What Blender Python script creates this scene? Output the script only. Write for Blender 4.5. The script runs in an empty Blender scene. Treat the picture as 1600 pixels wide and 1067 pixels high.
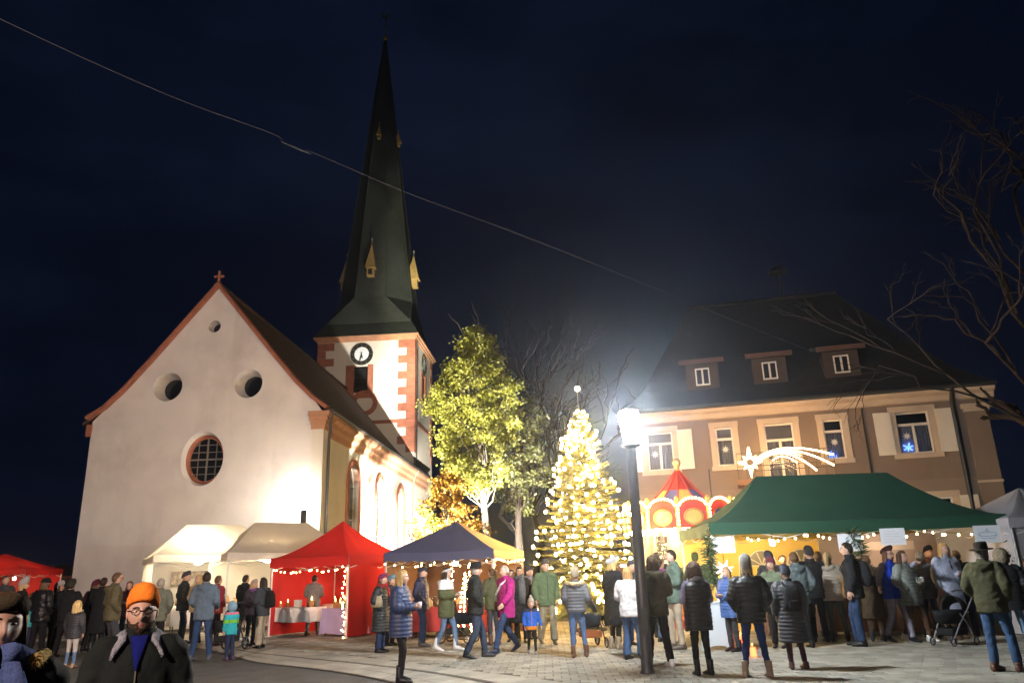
import bpy, bmesh, math, random
import numpy as np
from mathutils import Vector, Matrix, noise as mnoise

S = bpy.context.scene
COL = S.collection
PI = math.pi
R = math.radians
rnd = random.Random(7)

# ------------------------------------------------------------------ camera
CAM_H = 1.53
FPX = 1193.0            # focal length in pixels of a 1600 px wide picture
PITCH, ROLL = R(16.9), R(1.75)
_fw = Vector((0, math.cos(PITCH), math.sin(PITCH)))
_up = Vector((0, -math.sin(PITCH), math.cos(PITCH)))
_rt = Vector((1, 0, 0))
_rt, _up = _rt * math.cos(ROLL) - _up * math.sin(ROLL), _up * math.cos(ROLL) + _rt * math.sin(ROLL)
cam_data = bpy.data.cameras.new('camera')
cam_data.sensor_width = 36.0
cam_data.lens = FPX / 1600 * 36
cam_data.clip_end = 2000
cam_data.clip_start = 0.05
cam = bpy.data.objects.new('camera', cam_data)
COL.objects.link(cam)
cam.matrix_world = Matrix((( _rt.x, _up.x, -_fw.x, 0), (_rt.y, _up.y, -_fw.y, 0), (_rt.z, _up.z, -_fw.z, CAM_H), (0, 0, 0, 1)))
S.camera = cam
CAMP = Vector((0, 0, CAM_H))

def ray(x, y):
    return (_fw * FPX + _rt * (x - 800) - _up * (y - 533.5)).normalized()
def ground(x, y, z=0.0):
    d = ray(x, y); return CAMP + d * ((z - CAM_H) / d.z)
def at(x, y, Y):
    d = ray(x, y); return CAMP + d * (Y / d.y)

# ------------------------------------------------------------------ world: night sky
world = bpy.data.worlds.new('World'); S.world = world
world.use_nodes = True
wn = world.node_tree.nodes; wl = world.node_tree.links
bg = wn['Background']
tc = wn.new('ShaderNodeTexCoord')
mp = wn.new('ShaderNodeMapping'); mp.inputs['Scale'].default_value = (1.2, 1.2, 3.2)
nz = wn.new('ShaderNodeTexNoise'); nz.inputs['Scale'].default_value = 1.7; nz.inputs['Detail'].default_value = 5
nz.inputs['Roughness'].default_value = 0.55
cr = wn.new('ShaderNodeValToRGB')
cr.color_ramp.elements[0].position = 0.42; cr.color_ramp.elements[0].color = (0.0013, 0.0026, 0.0085, 1)
cr.color_ramp.elements[1].position = 0.72; cr.color_ramp.elements[1].color = (0.0042, 0.0074, 0.0215, 1)
wl.new(tc.outputs['Generated'], mp.inputs['Vector']); wl.new(mp.outputs['Vector'], nz.inputs['Vector'])
wl.new(nz.outputs['Fac'], cr.inputs['Fac']); wl.new(cr.outputs['Color'], bg.inputs['Color'])
bg.inputs['Strength'].default_value = 1.0

S.view_settings.view_transform = 'Standard'
S.view_settings.look = 'None'
S.view_settings.exposure = 0.0
S.view_settings.gamma = 1.0
S.view_settings.use_curve_mapping = False
S.cycles.use_denoising = True
S.cycles.max_bounces = 6
S.cycles.diffuse_bounces = 3
S.cycles.glossy_bounces = 3
S.cycles.transmission_bounces = 4
S.cycles.transparent_max_bounces = 8
S.cycles.sample_clamp_indirect = 4.0
S.cycles.caustics_reflective = False
S.cycles.caustics_refractive = False

# ------------------------------------------------------------------ materials
_mats = {}
def M(name, col, rough=0.8, var=0.12, scale=3.0, bump=0.0, bscale=40.0, metal=0.0, emit=None, estr=0.0,
      stain=0.0, stain_col=None, stain_scale=0.6, rows=None, stretch=None, trans=0.0, sheen=0.0, nosample=False, streak=0.0, piecevar=0.0):
    """procedural principled material; rows=(axis 'X'|'Y'|'Z', pitch m, depth) adds fine ridges"""
    if name in _mats: return _mats[name]
    m = bpy.data.materials.new(name); m.use_nodes = True
    nt = m.node_tree; n = nt.nodes; l = nt.links
    b = n['Principled BSDF']
    b.inputs['Roughness'].default_value = rough; b.inputs['Metallic'].default_value = metal
    if trans: b.inputs['Transmission Weight'].default_value = trans
    if sheen: b.inputs['Sheen Weight'].default_value = sheen
    t = n.new('ShaderNodeTexCoord')
    vec = t.outputs['Object']
    if stretch:
        mpp = n.new('ShaderNodeMapping'); mpp.inputs['Scale'].default_value = stretch
        l.new(vec, mpp.inputs['Vector']); vec = mpp.outputs['Vector']
    if var > 0:
        a = n.new('ShaderNodeTexNoise'); a.inputs['Scale'].default_value = scale; a.inputs['Detail'].default_value = 6
        l.new(vec, a.inputs['Vector'])
        r = n.new('ShaderNodeValToRGB')
        r.color_ramp.elements[0].position = 0.3; r.color_ramp.elements[1].position = 0.7
        r.color_ramp.elements[0].color = (*[c * (1 - var) for c in col[:3]], 1)
        r.color_ramp.elements[1].color = (*[min(1, c * (1 + var)) for c in col[:3]], 1)
        l.new(a.outputs['Fac'], r.inputs['Fac']); cout = r.outputs['Color']
        if stain > 0:
            s = n.new('ShaderNodeTexNoise'); s.inputs['Scale'].default_value = stain_scale; s.inputs['Detail'].default_value = 8
            s.inputs['Roughness'].default_value = 0.65
            l.new(t.outputs['Object'], s.inputs['Vector'])
            sr = n.new('ShaderNodeValToRGB'); sr.color_ramp.elements[0].position = 0.48; sr.color_ramp.elements[1].position = 0.75
            sr.color_ramp.elements[0].color = (0, 0, 0, 1); sr.color_ramp.elements[1].color = (stain, stain, stain, 1)
            l.new(s.outputs['Fac'], sr.inputs['Fac'])
            mx = n.new('ShaderNodeMixRGB'); l.new(sr.outputs['Color'], mx.inputs['Fac']); l.new(cout, mx.inputs['Color1'])
            mx.inputs['Color2'].default_value = (*(stain_col or [c * 0.6 for c in col[:3]]), 1)
            cout = mx.outputs['Color']
        if streak > 0:                        # rain streaks running down the surface
            sm_ = n.new('ShaderNodeMapping'); sm_.inputs['Scale'].default_value = (1.3, 1.3, 0.13); l.new(t.outputs['Object'], sm_.inputs['Vector'])
            sk = n.new('ShaderNodeTexNoise'); sk.inputs['Scale'].default_value = 1.0; sk.inputs['Detail'].default_value = 7; sk.inputs['Roughness'].default_value = 0.7; l.new(sm_.outputs['Vector'], sk.inputs['Vector'])
            kr = n.new('ShaderNodeValToRGB'); kr.color_ramp.elements[0].position = 0.56; kr.color_ramp.elements[1].position = 0.78
            kr.color_ramp.elements[0].color = (0, 0, 0, 1); kr.color_ramp.elements[1].color = (streak, streak, streak, 1); l.new(sk.outputs['Fac'], kr.inputs['Fac'])
            m2 = n.new('ShaderNodeMixRGB'); l.new(kr.outputs['Color'], m2.inputs['Fac']); l.new(cout, m2.inputs['Color1']); m2.inputs['Color2'].default_value = (*[c*0.45 for c in col[:3]], 1); cout = m2.outputs['Color']
        if piecevar > 0:                      # every stone its own tone
            oi = n.new('ShaderNodeObjectInfo'); gi = n.new('ShaderNodeNewGeometry'); ad = n.new('ShaderNodeMath'); ad.operation = 'ADD'; l.new(oi.outputs['Random'], ad.inputs[0]); l.new(gi.outputs['Random Per Island'], ad.inputs[1])
            fr_n = n.new('ShaderNodeMath'); fr_n.operation = 'FRACT'; l.new(ad.outputs[0], fr_n.inputs[0])
            mr_ = n.new('ShaderNodeMapRange'); mr_.inputs[3].default_value = 1-piecevar; mr_.inputs[4].default_value = 1+piecevar; l.new(fr_n.outputs[0], mr_.inputs[0])
            vm = n.new('ShaderNodeVectorMath'); vm.operation = 'SCALE'; l.new(cout, vm.inputs[0]); l.new(mr_.outputs[0], vm.inputs['Scale']); cout = vm.outputs[0]
        l.new(cout, b.inputs['Base Color'])
    else:
        b.inputs['Base Color'].default_value = (*col[:3], 1)
    h = None
    if bump > 0:
        bn = n.new('ShaderNodeTexNoise'); bn.inputs['Scale'].default_value = bscale; bn.inputs['Detail'].default_value = 4
        l.new(vec, bn.inputs['Vector']); h = bn.outputs['Fac']
        bp = n.new('ShaderNodeBump'); bp.inputs['Strength'].default_value = bump; bp.inputs['Distance'].default_value = 0.02
        l.new(h, bp.inputs['Height']); l.new(bp.outputs['Normal'], b.inputs['Normal'])
    if rows:
        w = n.new('ShaderNodeTexWave'); w.wave_type = 'BANDS'; w.bands_direction = rows[0]; w.wave_profile = 'SAW'
        w.inputs['Scale'].default_value = 0.314 / rows[1]; w.inputs['Distortion'].default_value = 0.6
        w.inputs['Detail'].default_value = 2; w.inputs['Detail Scale'].default_value = 3
        l.new(t.outputs['Object'], w.inputs['Vector'])
        b2 = n.new('ShaderNodeBump'); b2.inputs['Strength'].default_value = 1.0; b2.inputs['Distance'].default_value = rows[2]
        l.new(w.outputs['Fac'], b2.inputs['Height'])
        if bump > 0: l.new(bp.outputs['Normal'], b2.inputs['Normal'])
        l.new(b2.outputs['Normal'], b.inputs['Normal'])
    if emit:
        b.inputs['Emission Color'].default_value = (*emit, 1); b.inputs['Emission Strength'].default_value = estr
        if nosample: m.cycles.emission_sampling = 'NONE'
    _mats[name] = m
    return m

# ------------------------------------------------------------------ mesh building
class MB:
    def __init__(s): s.v = []; s.f = []; s.m = []
    def add(s, vs, fs, mi=0):
        o = len(s.v); s.v.extend([tuple(p) for p in vs])
        for q in fs: s.f.append(tuple(i + o for i in q)); s.m.append(mi)
        return s
    def box(s, x0, x1, y0, y1, z0, z1, mi=0, T=None):
        vs = [(x0,y0,z0),(x1,y0,z0),(x1,y1,z0),(x0,y1,z0),(x0,y0,z1),(x1,y0,z1),(x1,y1,z1),(x0,y1,z1)]
        if T: vs = [T @ Vector(p) for p in vs]
        return s.add(vs, [(0,3,2,1),(4,5,6,7),(0,1,5,4),(1,2,6,5),(2,3,7,6),(3,0,4,7)], mi)
    def cbox(s, c, d, mi=0, T=None):
        return s.box(c[0]-d[0]/2, c[0]+d[0]/2, c[1]-d[1]/2, c[1]+d[1]/2, c[2]-d[2]/2, c[2]+d[2]/2, mi, T)
    def rings(s, rs, mi=0, closed=True, cap=True):
        n = len(rs[0]); o = len(s.v)
        for r in rs: s.v.extend([tuple(p) for p in r])
        for i in range(len(rs) - 1):
            for j in range(n if closed else n - 1):
                k = (j + 1) % n
                s.f.append((o+i*n+j, o+i*n+k, o+(i+1)*n+k, o+(i+1)*n+j)); s.m.append(mi)
        if cap and closed:
            s.f.append(tuple(o+j for j in reversed(range(n)))); s.m.append(mi)
            s.f.append(tuple(o+(len(rs)-1)*n+j for j in range(n))); s.m.append(mi)
        return s
    def lathe(s, prof, c=(0,0,0), n=16, mi=0, cap=True):
        rs = [[(c[0]+r*math.cos(2*PI*j/n), c[1]+r*math.sin(2*PI*j/n), c[2]+z) for j in range(n)] for r, z in prof]
        return s.rings(rs, mi, True, cap)
    def tube(s, path, r, n=8, mi=0, cap=True, flat=1.0):
        path = [Vector(p) for p in path]
        if not hasattr(r, '__len__'): r = [r] * len(path)
        rs = []; ref = None
        for i, p in enumerate(path):
            t = (path[min(i+1, len(path)-1)] - path[max(i-1, 0)])
            t = t.normalized() if t.length > 1e-9 else Vector((0,0,1))
            if ref is None:
                ref = Vector((1,0,0)) if abs(t.x) < 0.8 else Vector((0,1,0))
            a = (ref - t * ref.dot(t)).normalized(); b = t.cross(a); ref = a
            rs.append([p + a * (r[i]*math.cos(2*PI*j/n)) + b * (r[i]*flat*math.sin(2*PI*j/n)) for j in range(n)])
        return s.rings(rs, mi, True, cap)
    def ell(s, c, d, n=12, k=8, mi=0, T=None):
        rs = []
        for i in range(k + 1):
            th = PI * (i + 0.02) / (k + 0.04)
            rs.append([Vector((d[0]*math.sin(th)*math.cos(2*PI*j/n), d[1]*math.sin(th)*math.sin(2*PI*j/n), -d[2]*math.cos(th))) for j in range(n)])
        rs = [[(T @ p if T else p) + Vector(c) for p in r] for r in rs]
        return s.rings(rs, mi)
    def grid(s, fn, nu, nv, mi=0):
        o = len(s.v)
        for i in range(nu + 1):
            for j in range(nv + 1): s.v.append(tuple(fn(i / nu, j / nv)))
        for i in range(nu):
            for j in range(nv):
                a = o + i*(nv+1) + j
                s.f.append((a, a+nv+1, a+nv+2, a+1)); s.m.append(mi)
        return s
    def mesh(s, name, smooth=False):
        me = bpy.data.meshes.new(name); me.from_pydata(s.v, [], s.f)
        me.polygons.foreach_set('material_index', s.m)
        if smooth: me.polygons.foreach_set('use_smooth', [True] * len(me.polygons))
        me.update(); return me
    def build(s, name, mat, parent=None, smooth=False, loc=None, rz=0.0):
        return obj(name, s.mesh(name, smooth), mat, parent, loc, rz)

def obj(name, me, mat=None, parent=None, loc=None, rz=0.0):
    o = bpy.data.objects.new(name, me); COL.objects.link(o)
    if mat is not None and len(me.materials) == 0:
        for q in (mat if isinstance(mat, (list, tuple)) else [mat]): me.materials.append(q)
    if parent: o.parent = parent
    if loc is not None: o.location = loc
    if rz: o.rotation_euler = (0, 0, rz)
    return o
def solid(o, th, off=0.0):
    md = o.modifiers.new('thickness', 'SOLIDIFY'); md.thickness = th; md.offset = off; return o
def bevel(o, w, seg=2):
    md = o.modifiers.new('bevel', 'BEVEL'); md.width = w; md.segments = seg; md.limit_method = 'ANGLE'; return o
def tag(o, label=None, cat=None, group=None, kind=None):
    if label: o['label'] = label
    if cat: o['category'] = cat
    if group: o['group'] = group
    if kind: o['kind'] = kind
    return o
def thing(name, label, cat, loc=(0,0,0), rz=0.0, group=None):
    o = bpy.data.objects.new(name, None); COL.objects.link(o); o.empty_display_size = 0.2
    o.location = loc; o.rotation_euler = (0, 0, rz); return tag(o, label, cat, group)
def sub(name, parent, loc=(0,0,0), rz=0.0):
    o = bpy.data.objects.new(name, None); COL.objects.link(o); o.parent = parent
    o.location = loc; o.rotation_euler = (0, 0, rz); return o
def lamp(name, kind, loc, power, col, parent=None, radius=0.1, spot=None, target=None, blend=0.3):
    d = bpy.data.lights.new(name, kind); d.energy = power; d.color = col
    d.shadow_soft_size = radius
    if kind == 'SPOT': d.spot_size = R(spot); d.spot_blend = blend
    o = bpy.data.objects.new(name, d); COL.objects.link(o); o.location = loc
    if target is not None:
        o.rotation_euler = (Vector(target) - Vector(loc)).to_track_quat('-Z', 'Y').to_euler()
    if parent: o.parent = parent
    return o
def fill_holes(outer, holes, plane=lambda a, b: (a, 0, b)):
    """flat polygon with holes -> verts, faces (a, b plane coordinates)"""
    bm = bmesh.new(); es = []
    for loop in [outer] + holes:
        vs = [bm.verts.new((p[0], p[1], 0)) for p in loop]
        for i in range(len(vs)): es.append(bm.edges.new((vs[i], vs[(i+1) % len(vs)])))
    bmesh.ops.triangle_fill(bm, edges=es, use_beauty=True, use_dissolve=False, normal=(0, 0, 1))
    bm.verts.ensure_lookup_table(); bm.verts.index_update()
    v = [plane(q.co.x, q.co.y) for q in bm.verts]; f = [tuple(q.index for q in fc.verts) for fc in bm.faces]
    bm.free(); return v, f
def ellipse(cx, cz, rx, rz, n=28):
    return [(cx + rx*math.cos(2*PI*i/n), cz + rz*math.sin(2*PI*i/n)) for i in range(n)]

# ------------------------------------------------------------------ ground, road, plaza
asphalt = M('asphalt', (0.075, 0.072, 0.066), 0.85, 0.25, 2.2, 0.5, 90, stain=0.5, stain_col=(0.045, 0.043, 0.04))
concrete = M('concrete_paver', (0.25, 0.235, 0.195), 0.85, 0.22, 1.7, 0.35, 60, stain=0.45, stain_col=(0.15, 0.135, 0.10), stain_scale=0.9, piecevar=0.24)
concrete2 = M('concrete_paver_pale', (0.29, 0.27, 0.225), 0.85, 0.18, 2.5, 0.3, 60, stain=0.4, stain_col=(0.18, 0.165, 0.13), piecevar=0.15)
joint_sand = M('joint_sand', (0.05, 0.045, 0.038), 0.95, 0.2, 8, 0.3, 80)

mb = MB()                                    # one sheet to the horizon, dipping gently towards the street the camera stands on
def gz(Y):
    t = min(1, max(0, (10.5 - Y) / 7.0)); return -0.16 * t * t * (3 - 2 * t) - 0.03
ys = [-390, -60, -12, -4, 0, 2, 3, 4, 5, 6, 7, 8, 9, 10, 11, 14, 20, 40, 80, 200, 390]
xs = [-390, -200, -60, -20, -8, 0, 8, 20, 60, 200, 390]
for y in ys:
    for x in xs: mb.v.append((x, y, gz(y)))
for i in range(len(ys) - 1):
    for j in range(len(xs) - 1):
        a = i * len(xs) + j; mb.f.append((a, a+1, a+len(xs)+1, a+len(xs))); mb.m.append(0)
tag(mb.build('road', asphalt, smooth=True), 'grey asphalt street and lane around the paved square', None, kind='structure')

# curve of the paving edge on the ground (from the picture), running from the left tents to the foot of the frame
edge_a = [ground(*p) for p in ((250, 1003), (330, 1014), (400, 1033), (480, 1041), (560, 1052), (630, 1067), (700, 1088), (800, 1125))]
edge_b = [ground(*p) for p in ((250, 1000), (330, 1008), (400, 1019), (480, 1027), (560, 1035), (630, 1043), (700, 1053), (800, 1071), (900, 1100))]
edge_c = [ground(*p) for p in ((250, 997), (330, 1003), (400, 1010), (480, 1017), (560, 1024), (630, 1033), (700, 1041), (760, 1049), (830, 1057), (900, 1066), (1000, 1085))]
def resample(path, step):
    out = [path[0].copy()]; acc = 0
    for a, b in zip(path, path[1:]):
        L = (b - a).length; d = step - acc
        while d <= L: out.append(a + (b - a) * (d / L)); d += step
        acc = (acc + L) % step
    return out
pe = MB()                                    # bedding slab of the square, 1 cm under the pavers
poly = [(p.x, p.y) for p in edge_a] + [(3, 7.0), (9, 6.0), (40, 6.0), (40, 60), (-30, 60), (-30, 27)]
v, f = fill_holes(poly, [], lambda a, b: (a, b, -0.014)); pe.add(v, f)
plaza = tag(pe.build('plaza', joint_sand), 'paved square in front of the church and town hall', None, kind='structure')
for p in plaza.data.polygons:
    if p.normal.z < 0: p.flip()

def inside(poly, x, y):
    c = False; n = len(poly)
    for i in range(n):
        x1, y1 = poly[i]; x2, y2 = poly[i-1]
        if (y1 > y) != (y2 > y) and x < (x2-x1)*(y-y1)/(y2-y1)+x1: c = not c
    return c
pc_poly = [(p.x, p.y) for p in edge_c] + [(4.5, 8.0), (40, 8.0), (40, 60), (-30, 60), (-30, 27)]
def paver_mesh(w, d):
    h = 0.014; c = 0.028; b = 0.006; m = MB()
    def octo(e, z): return [(-w/2+c, -d/2+e, z), (w/2-c, -d/2+e, z), (w/2-e, -d/2+c, z), (w/2-e, d/2-c, z), (w/2-c, d/2-e, z), (-w/2+c, d/2-e, z), (-w/2+e, d/2-c, z), (-w/2+e, -d/2+c, z)]
    m.rings([octo(0, -h), octo(0, -0.004), octo(b, 0)], 0, True, True); return m
PW, PD, PG = 0.25, 0.25, 0.010
pm = paver_mesh(PW, PD); pav_mesh = pm.mesh('paver'); pav_mesh.materials.append(concrete)
ang = R(-2.0); ca, sa = math.cos(ang), math.sin(ang)
spots = []
for i in range(-60, 140):
    for j in range(0, 66):
        u = (i + 0.5 * (j % 2)) * (PW + PG); w = 9.6 + j * (PD + PG)
        x = u * ca - (w - 14) * sa; y = u * sa + w - 0.0
        if inside(pc_poly, x, y) and abs(x) < 0.75 * y + 1.5: spots.append((x, y))
spots.sort(key=lambda p: p[1])
vis = []
rest = MB()
for x, y in spots:
    px = 800 + FPX * x / (y * 0.957); 
    z = rnd.uniform(-0.0025, 0.0025)
    seen = y > 11.55 + 0.03 * x and -80 < px < 1680
    if seen and len(vis) < 300:
        o = obj('paver', pav_mesh, None, plaza, (x, y, z), ang + rnd.uniform(-.006, .006)); vis.append(o)
    else:
        T = Matrix.Translation((x, y, z)) @ Matrix.Rotation(ang, 4, 'Z')
        rest.add([T @ Vector(q) for q in pm.v], pm.f)
tag(rest.build('paver_field', concrete, plaza), kind='stuff')
# two pale bands of long slabs with a dark slot drain between, following the curve of the street
def band(inner, outer, n):
    m = MB(); 
    a = resample(inner, 0.02); b = resample(outer, 0.02)
    pts = []
    for i in range(n + 1):
        t = i / n; pts.append((a[min(int(t*(len(a)-1)), len(a)-1)], b[min(int(t*(len(b)-1)), len(b)-1)]))
    res = []
    for (a0, b0), (a1, b1) in zip(pts, pts[1:]):
        g = 0.015
        q = [a0.lerp(a1, g), a0.lerp(a1, 1-g), b0.lerp(b1, 1-g), b0.lerp(b1, g)]
        mm = MB(); mm.rings([[(p.x, p.y, -0.013) for p in q], [(p.x, p.y, 0.0) for p in q]]); res.append(mm)
    return res
def shrink(e1, e2, t0, t1):
    n = 40; r1 = resample(e1, 0.05); r2 = resample(e2, 0.05); A = []; B = []
    for i in range(n + 1):
        p = r1[int(i/n*(len(r1)-1))]; q = r2[int(i/n*(len(r2)-1))]
        A.append(p.lerp(q, t0)); B.append(p.lerp(q, t1))
    return A, B
for (e1, e2, n, t0, t1) in ((edge_a, edge_b, 26, 0.0, 0.40), (edge_a, edge_b, 26, 0.42, 0.90), (edge_b, edge_c, 24, 0.08, 0.92)):
    A, B = shrink(e1, e2, t0, t1)
    for q in band(A, B, n): q.build('kerb_slab', concrete2, plaza)
# ------------------------------------------------------------------ church
plaster = M('church_plaster', (0.72, 0.67, 0.62), 0.92, 0.06, 0.8, 0.35, 9, stain=0.7, stain_col=(0.50, 0.43, 0.39), stain_scale=0.35, streak=0.22)
plaster_w = M('tower_plaster', (0.68, 0.63, 0.54), 0.92, 0.05, 0.9, 0.2, 14, stain=0.25, stain_col=(0.55, 0.49, 0.4), stain_scale=0.6, streak=0.15)
sandstone = M('red_sandstone', (0.34, 0.125, 0.075), 0.88, 0.2, 2.5, 0.35, 25, stain=0.4, stain_col=(0.22, 0.09, 0.06), stain_scale=1.4)
sand_lt = M('pink_sandstone', (0.46, 0.24, 0.14), 0.88, 0.15, 2.5, 0.3, 25, stain=0.3, stain_col=(0.3, 0.15, 0.09))
tiles = M('roof_tiles', (0.075, 0.045, 0.03), 0.85, 0.3, 3, 0.6, 14, rows=('Z', 0.16, 0.03), stain=0.4, stain_col=(0.03, 0.025, 0.02))
slate = M('slate', (0.022, 0.027, 0.022), 0.62, 0.25, 2.5, 0.5, 9, rows=('Z', 0.22, 0.03), stain=0.35, stain_col=(0.03, 0.034, 0.03))
darkglass = M('dark_glass', (0.012, 0.014, 0.018), 0.12, 0, 1)
lead = M('leading', (0.20, 0.19, 0.17), 0.6, 0.1, 5)
iron = M('dark_iron', (0.03, 0.03, 0.03), 0.5, 0.1, 5)
black_paint = M('black_paint', (0.02, 0.022, 0.024), 0.5, 0.1, 4)
gold = M('gilding', (0.75, 0.5, 0.14), 0.35, 0.1, 8, metal=0.9)
copper = M('ochre_lucarne', (0.38, 0.26, 0.09), 0.7, 0.2, 5)
white_dial = M('dial', (0.72, 0.78, 0.80), 0.6, 0.04, 4)

CH_ROT = math.atan2(-0.064, 0.998)
church = thing('church', 'plastered village church with round gable windows and tall slate spire', 'church', (-8.6, 33.7, 0), CH_ROT)
UL, ZE, ZA, UA = -10.75, 8.75, 15.05, -5.3
def gable_right(n=10):
    """verge from the apex down to the right eave, flared at the foot"""
    P = [(UA, ZA), (-2.35, 11.42), (-1.22, 10.1), (-0.45, 9.35), (0.22, 8.86)]
    return P
gr = gable_right(); gl = [(2*UA - u, z) for u, z in gr]; gl[-1] = (-10.95, 8.86)
holes = [ellipse(-5.38, 13.06, 0.30, 0.30, 20), ellipse(-7.36, 10.24, 0.70, 0.68), ellipse(-3.54, 10.22, 0.66, 0.68), ellipse(-5.42, 6.86, 0.98, 1.22, 32)]
outer = [(UL, 0), (0, 0), (0, ZE)] + [(u, z) for u, z in reversed(gr[:-1])] + [(u, z) for u, z in gl[1:-1]] + [(UL, ZE)]
v, f = fill_holes(outer, holes, lambda a, b: (a, 0, b))
w = MB(); w.add(v, f)
depths = [0.5, 0.75, 0.75, 0.55]; inner = []
for h, d in zip(holes, depths):
    cx = sum(p[0] for p in h)/len(h); cz = sum(p[1] for p in h)/len(h)
    k = 0.84 if d < 0.6 else 0.74
    inn = [(cx + (p[0]-cx)*k, cz + (p[1]-cz)*k) for p in h]
    w.rings([[(p[0], 0, p[1]) for p in h], [(p[0], d*0.5, p[1]) for p in [(cx+(q[0]-cx)*(0.5+k/2), cz+(q[1]-cz)*(0.5+k/2)) for q in h]], [(p[0], d, p[1]) for p in inn]], 0, True, False)
    inner.append((cx, cz, inn, d))
fac = w.build('facade_wall', plaster, church)
for (cx, cz, inn, d), i in zip(inner, range(4)):
    win = MB(); n = len(inn)
    win.add([(p[0], d - 0.01, p[1]) for p in inn] , [tuple(range(n))])
    wo = win.build('round_window', darkglass, church)
    if i == 3:
        fr = MB()
        fr.rings([[(cx+(p[0]-cx)*s, yy, cz+(p[1]-cz)*s) for p in inn] for s, yy in ((1.12, d-0.3), (1.0, d-0.12), (0.94, d-0.12), (0.94, d-0.02))], 0, True, False)
        fr.build('frame', sandstone, wo)
        rx = max(p[0] for p in inn)-cx; rz = max(p[1] for p in inn)-cz
        for t in (-0.5, 0, 0.5):
            hh = rz*math.sqrt(1-t*t)*0.95
            b = 0.035 if t == 0 else 0.016
            MB().box(cx+t*rx-b, cx+t*rx+b, d-0.07, d-0.02, cz-hh, cz+hh).build('glazing_bar', lead, wo)
        for t in (-0.62, -0.3, 0.02, 0.34, 0.66):
            ww = rx*math.sqrt(1-t*t)*0.95; b = 0.035 if abs(t) < .1 else 0.016
            MB().box(cx-ww, cx+ww, d-0.066, d-0.024, cz+t*rz-b, cz+t*rz+b).build('glazing_bar', lead, wo)
# verge mouldings
def verge(pts, name, sgn):
    m = MB(); rs = []
    prof = [(-0.28, -0.05), (-0.28, 0.10), (-0.14, 0.16), (0.05, 0.16), (0.05, -0.05)]
    for i, (u, z) in enumerate(pts):
        a = pts[max(0, i-1)]; b = pts[min(len(pts)-1, i+1)]
        t = Vector((b[0]-a[0], b[1]-a[1])).normalized(); nrm = Vector((-t.y, t.x))
        if nrm.y < 0: nrm = -nrm
        rs.append([(u + nrm.x*q, y_, z + nrm.y*q) for y_, q in [(p[0], p[1]*0.9) for p in prof]])
    m.rings(rs); return m.build(name, sandstone, church)
def densify(pts, n=6):
    out = []
    for i in range(len(pts)-1):
        p0 = pts[max(0, i-1)]; p1 = pts[i]; p2 = pts[i+1]; p3 = pts[min(len(pts)-1, i+2)]
        for k in range(n):
            t = k/n
            out.append(tuple(0.5*((2*p1[c]) + (-p0[c]+p2[c])*t + (2*p0[c]-5*p1[c]+4*p2[c]-p3[c])*t*t + (-p0[c]+3*p1[c]-3*p2[c]+p3[c])*t**3) for c in (0, 1)))
    return out + [pts[-1]]
verge(gr, 'verge_trim', 1); verge(gl, 'verge_trim', -1)
cr_ = MB(); cr_.box(UA-0.05, UA+0.05, -0.17, -0.07, ZA+0.1, ZA+0.75); cr_.box(UA-0.24, UA+0.24, -0.16, -0.08, ZA+0.42, ZA+0.52)
cr_.lathe([(0.16, 0), (0.2, 0.06), (0.1, 0.16)], (UA, -0.12, ZA), 10)
cr_.build('gable_cross', sandstone, church)
# nave roof: the gable profile run back along the nave, both slopes
NL = 25.2
for side in (gr, gl):
    pr = list(side)
    e = pr[-1]; pr[-1] = (e[0] + (0.30 if e[0] > -5 else -0.3), e[1] - 0.16)
    m = MB(); rs = []
    for y in [0.06] + [NL*k/12 for k in range(1, 13)]:
        rs.append([(u, y, z + 0.05) for u, z in pr] + [(u, y, z - 0.1) for u, z in reversed(pr)])
    m.rings(rs); m.build('roof_slope', tiles, church)
m = MB(); m.tube([(UA, 0.1, ZA+0.06), (UA, NL, ZA+0.06)], 0.13, 8); m.build('ridge_tile', tiles, church)
# back gable and left wall
v, f = fill_holes(outer, [], lambda a, b: (a, NL-0.2, b)); MB().add(v, f).build('rear_wall', plaster_w, church)
MB().box(UL, UL+0.5, 0.02, NL-0.25, 0, ZE).build('side_wall', plaster_w, church)
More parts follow.
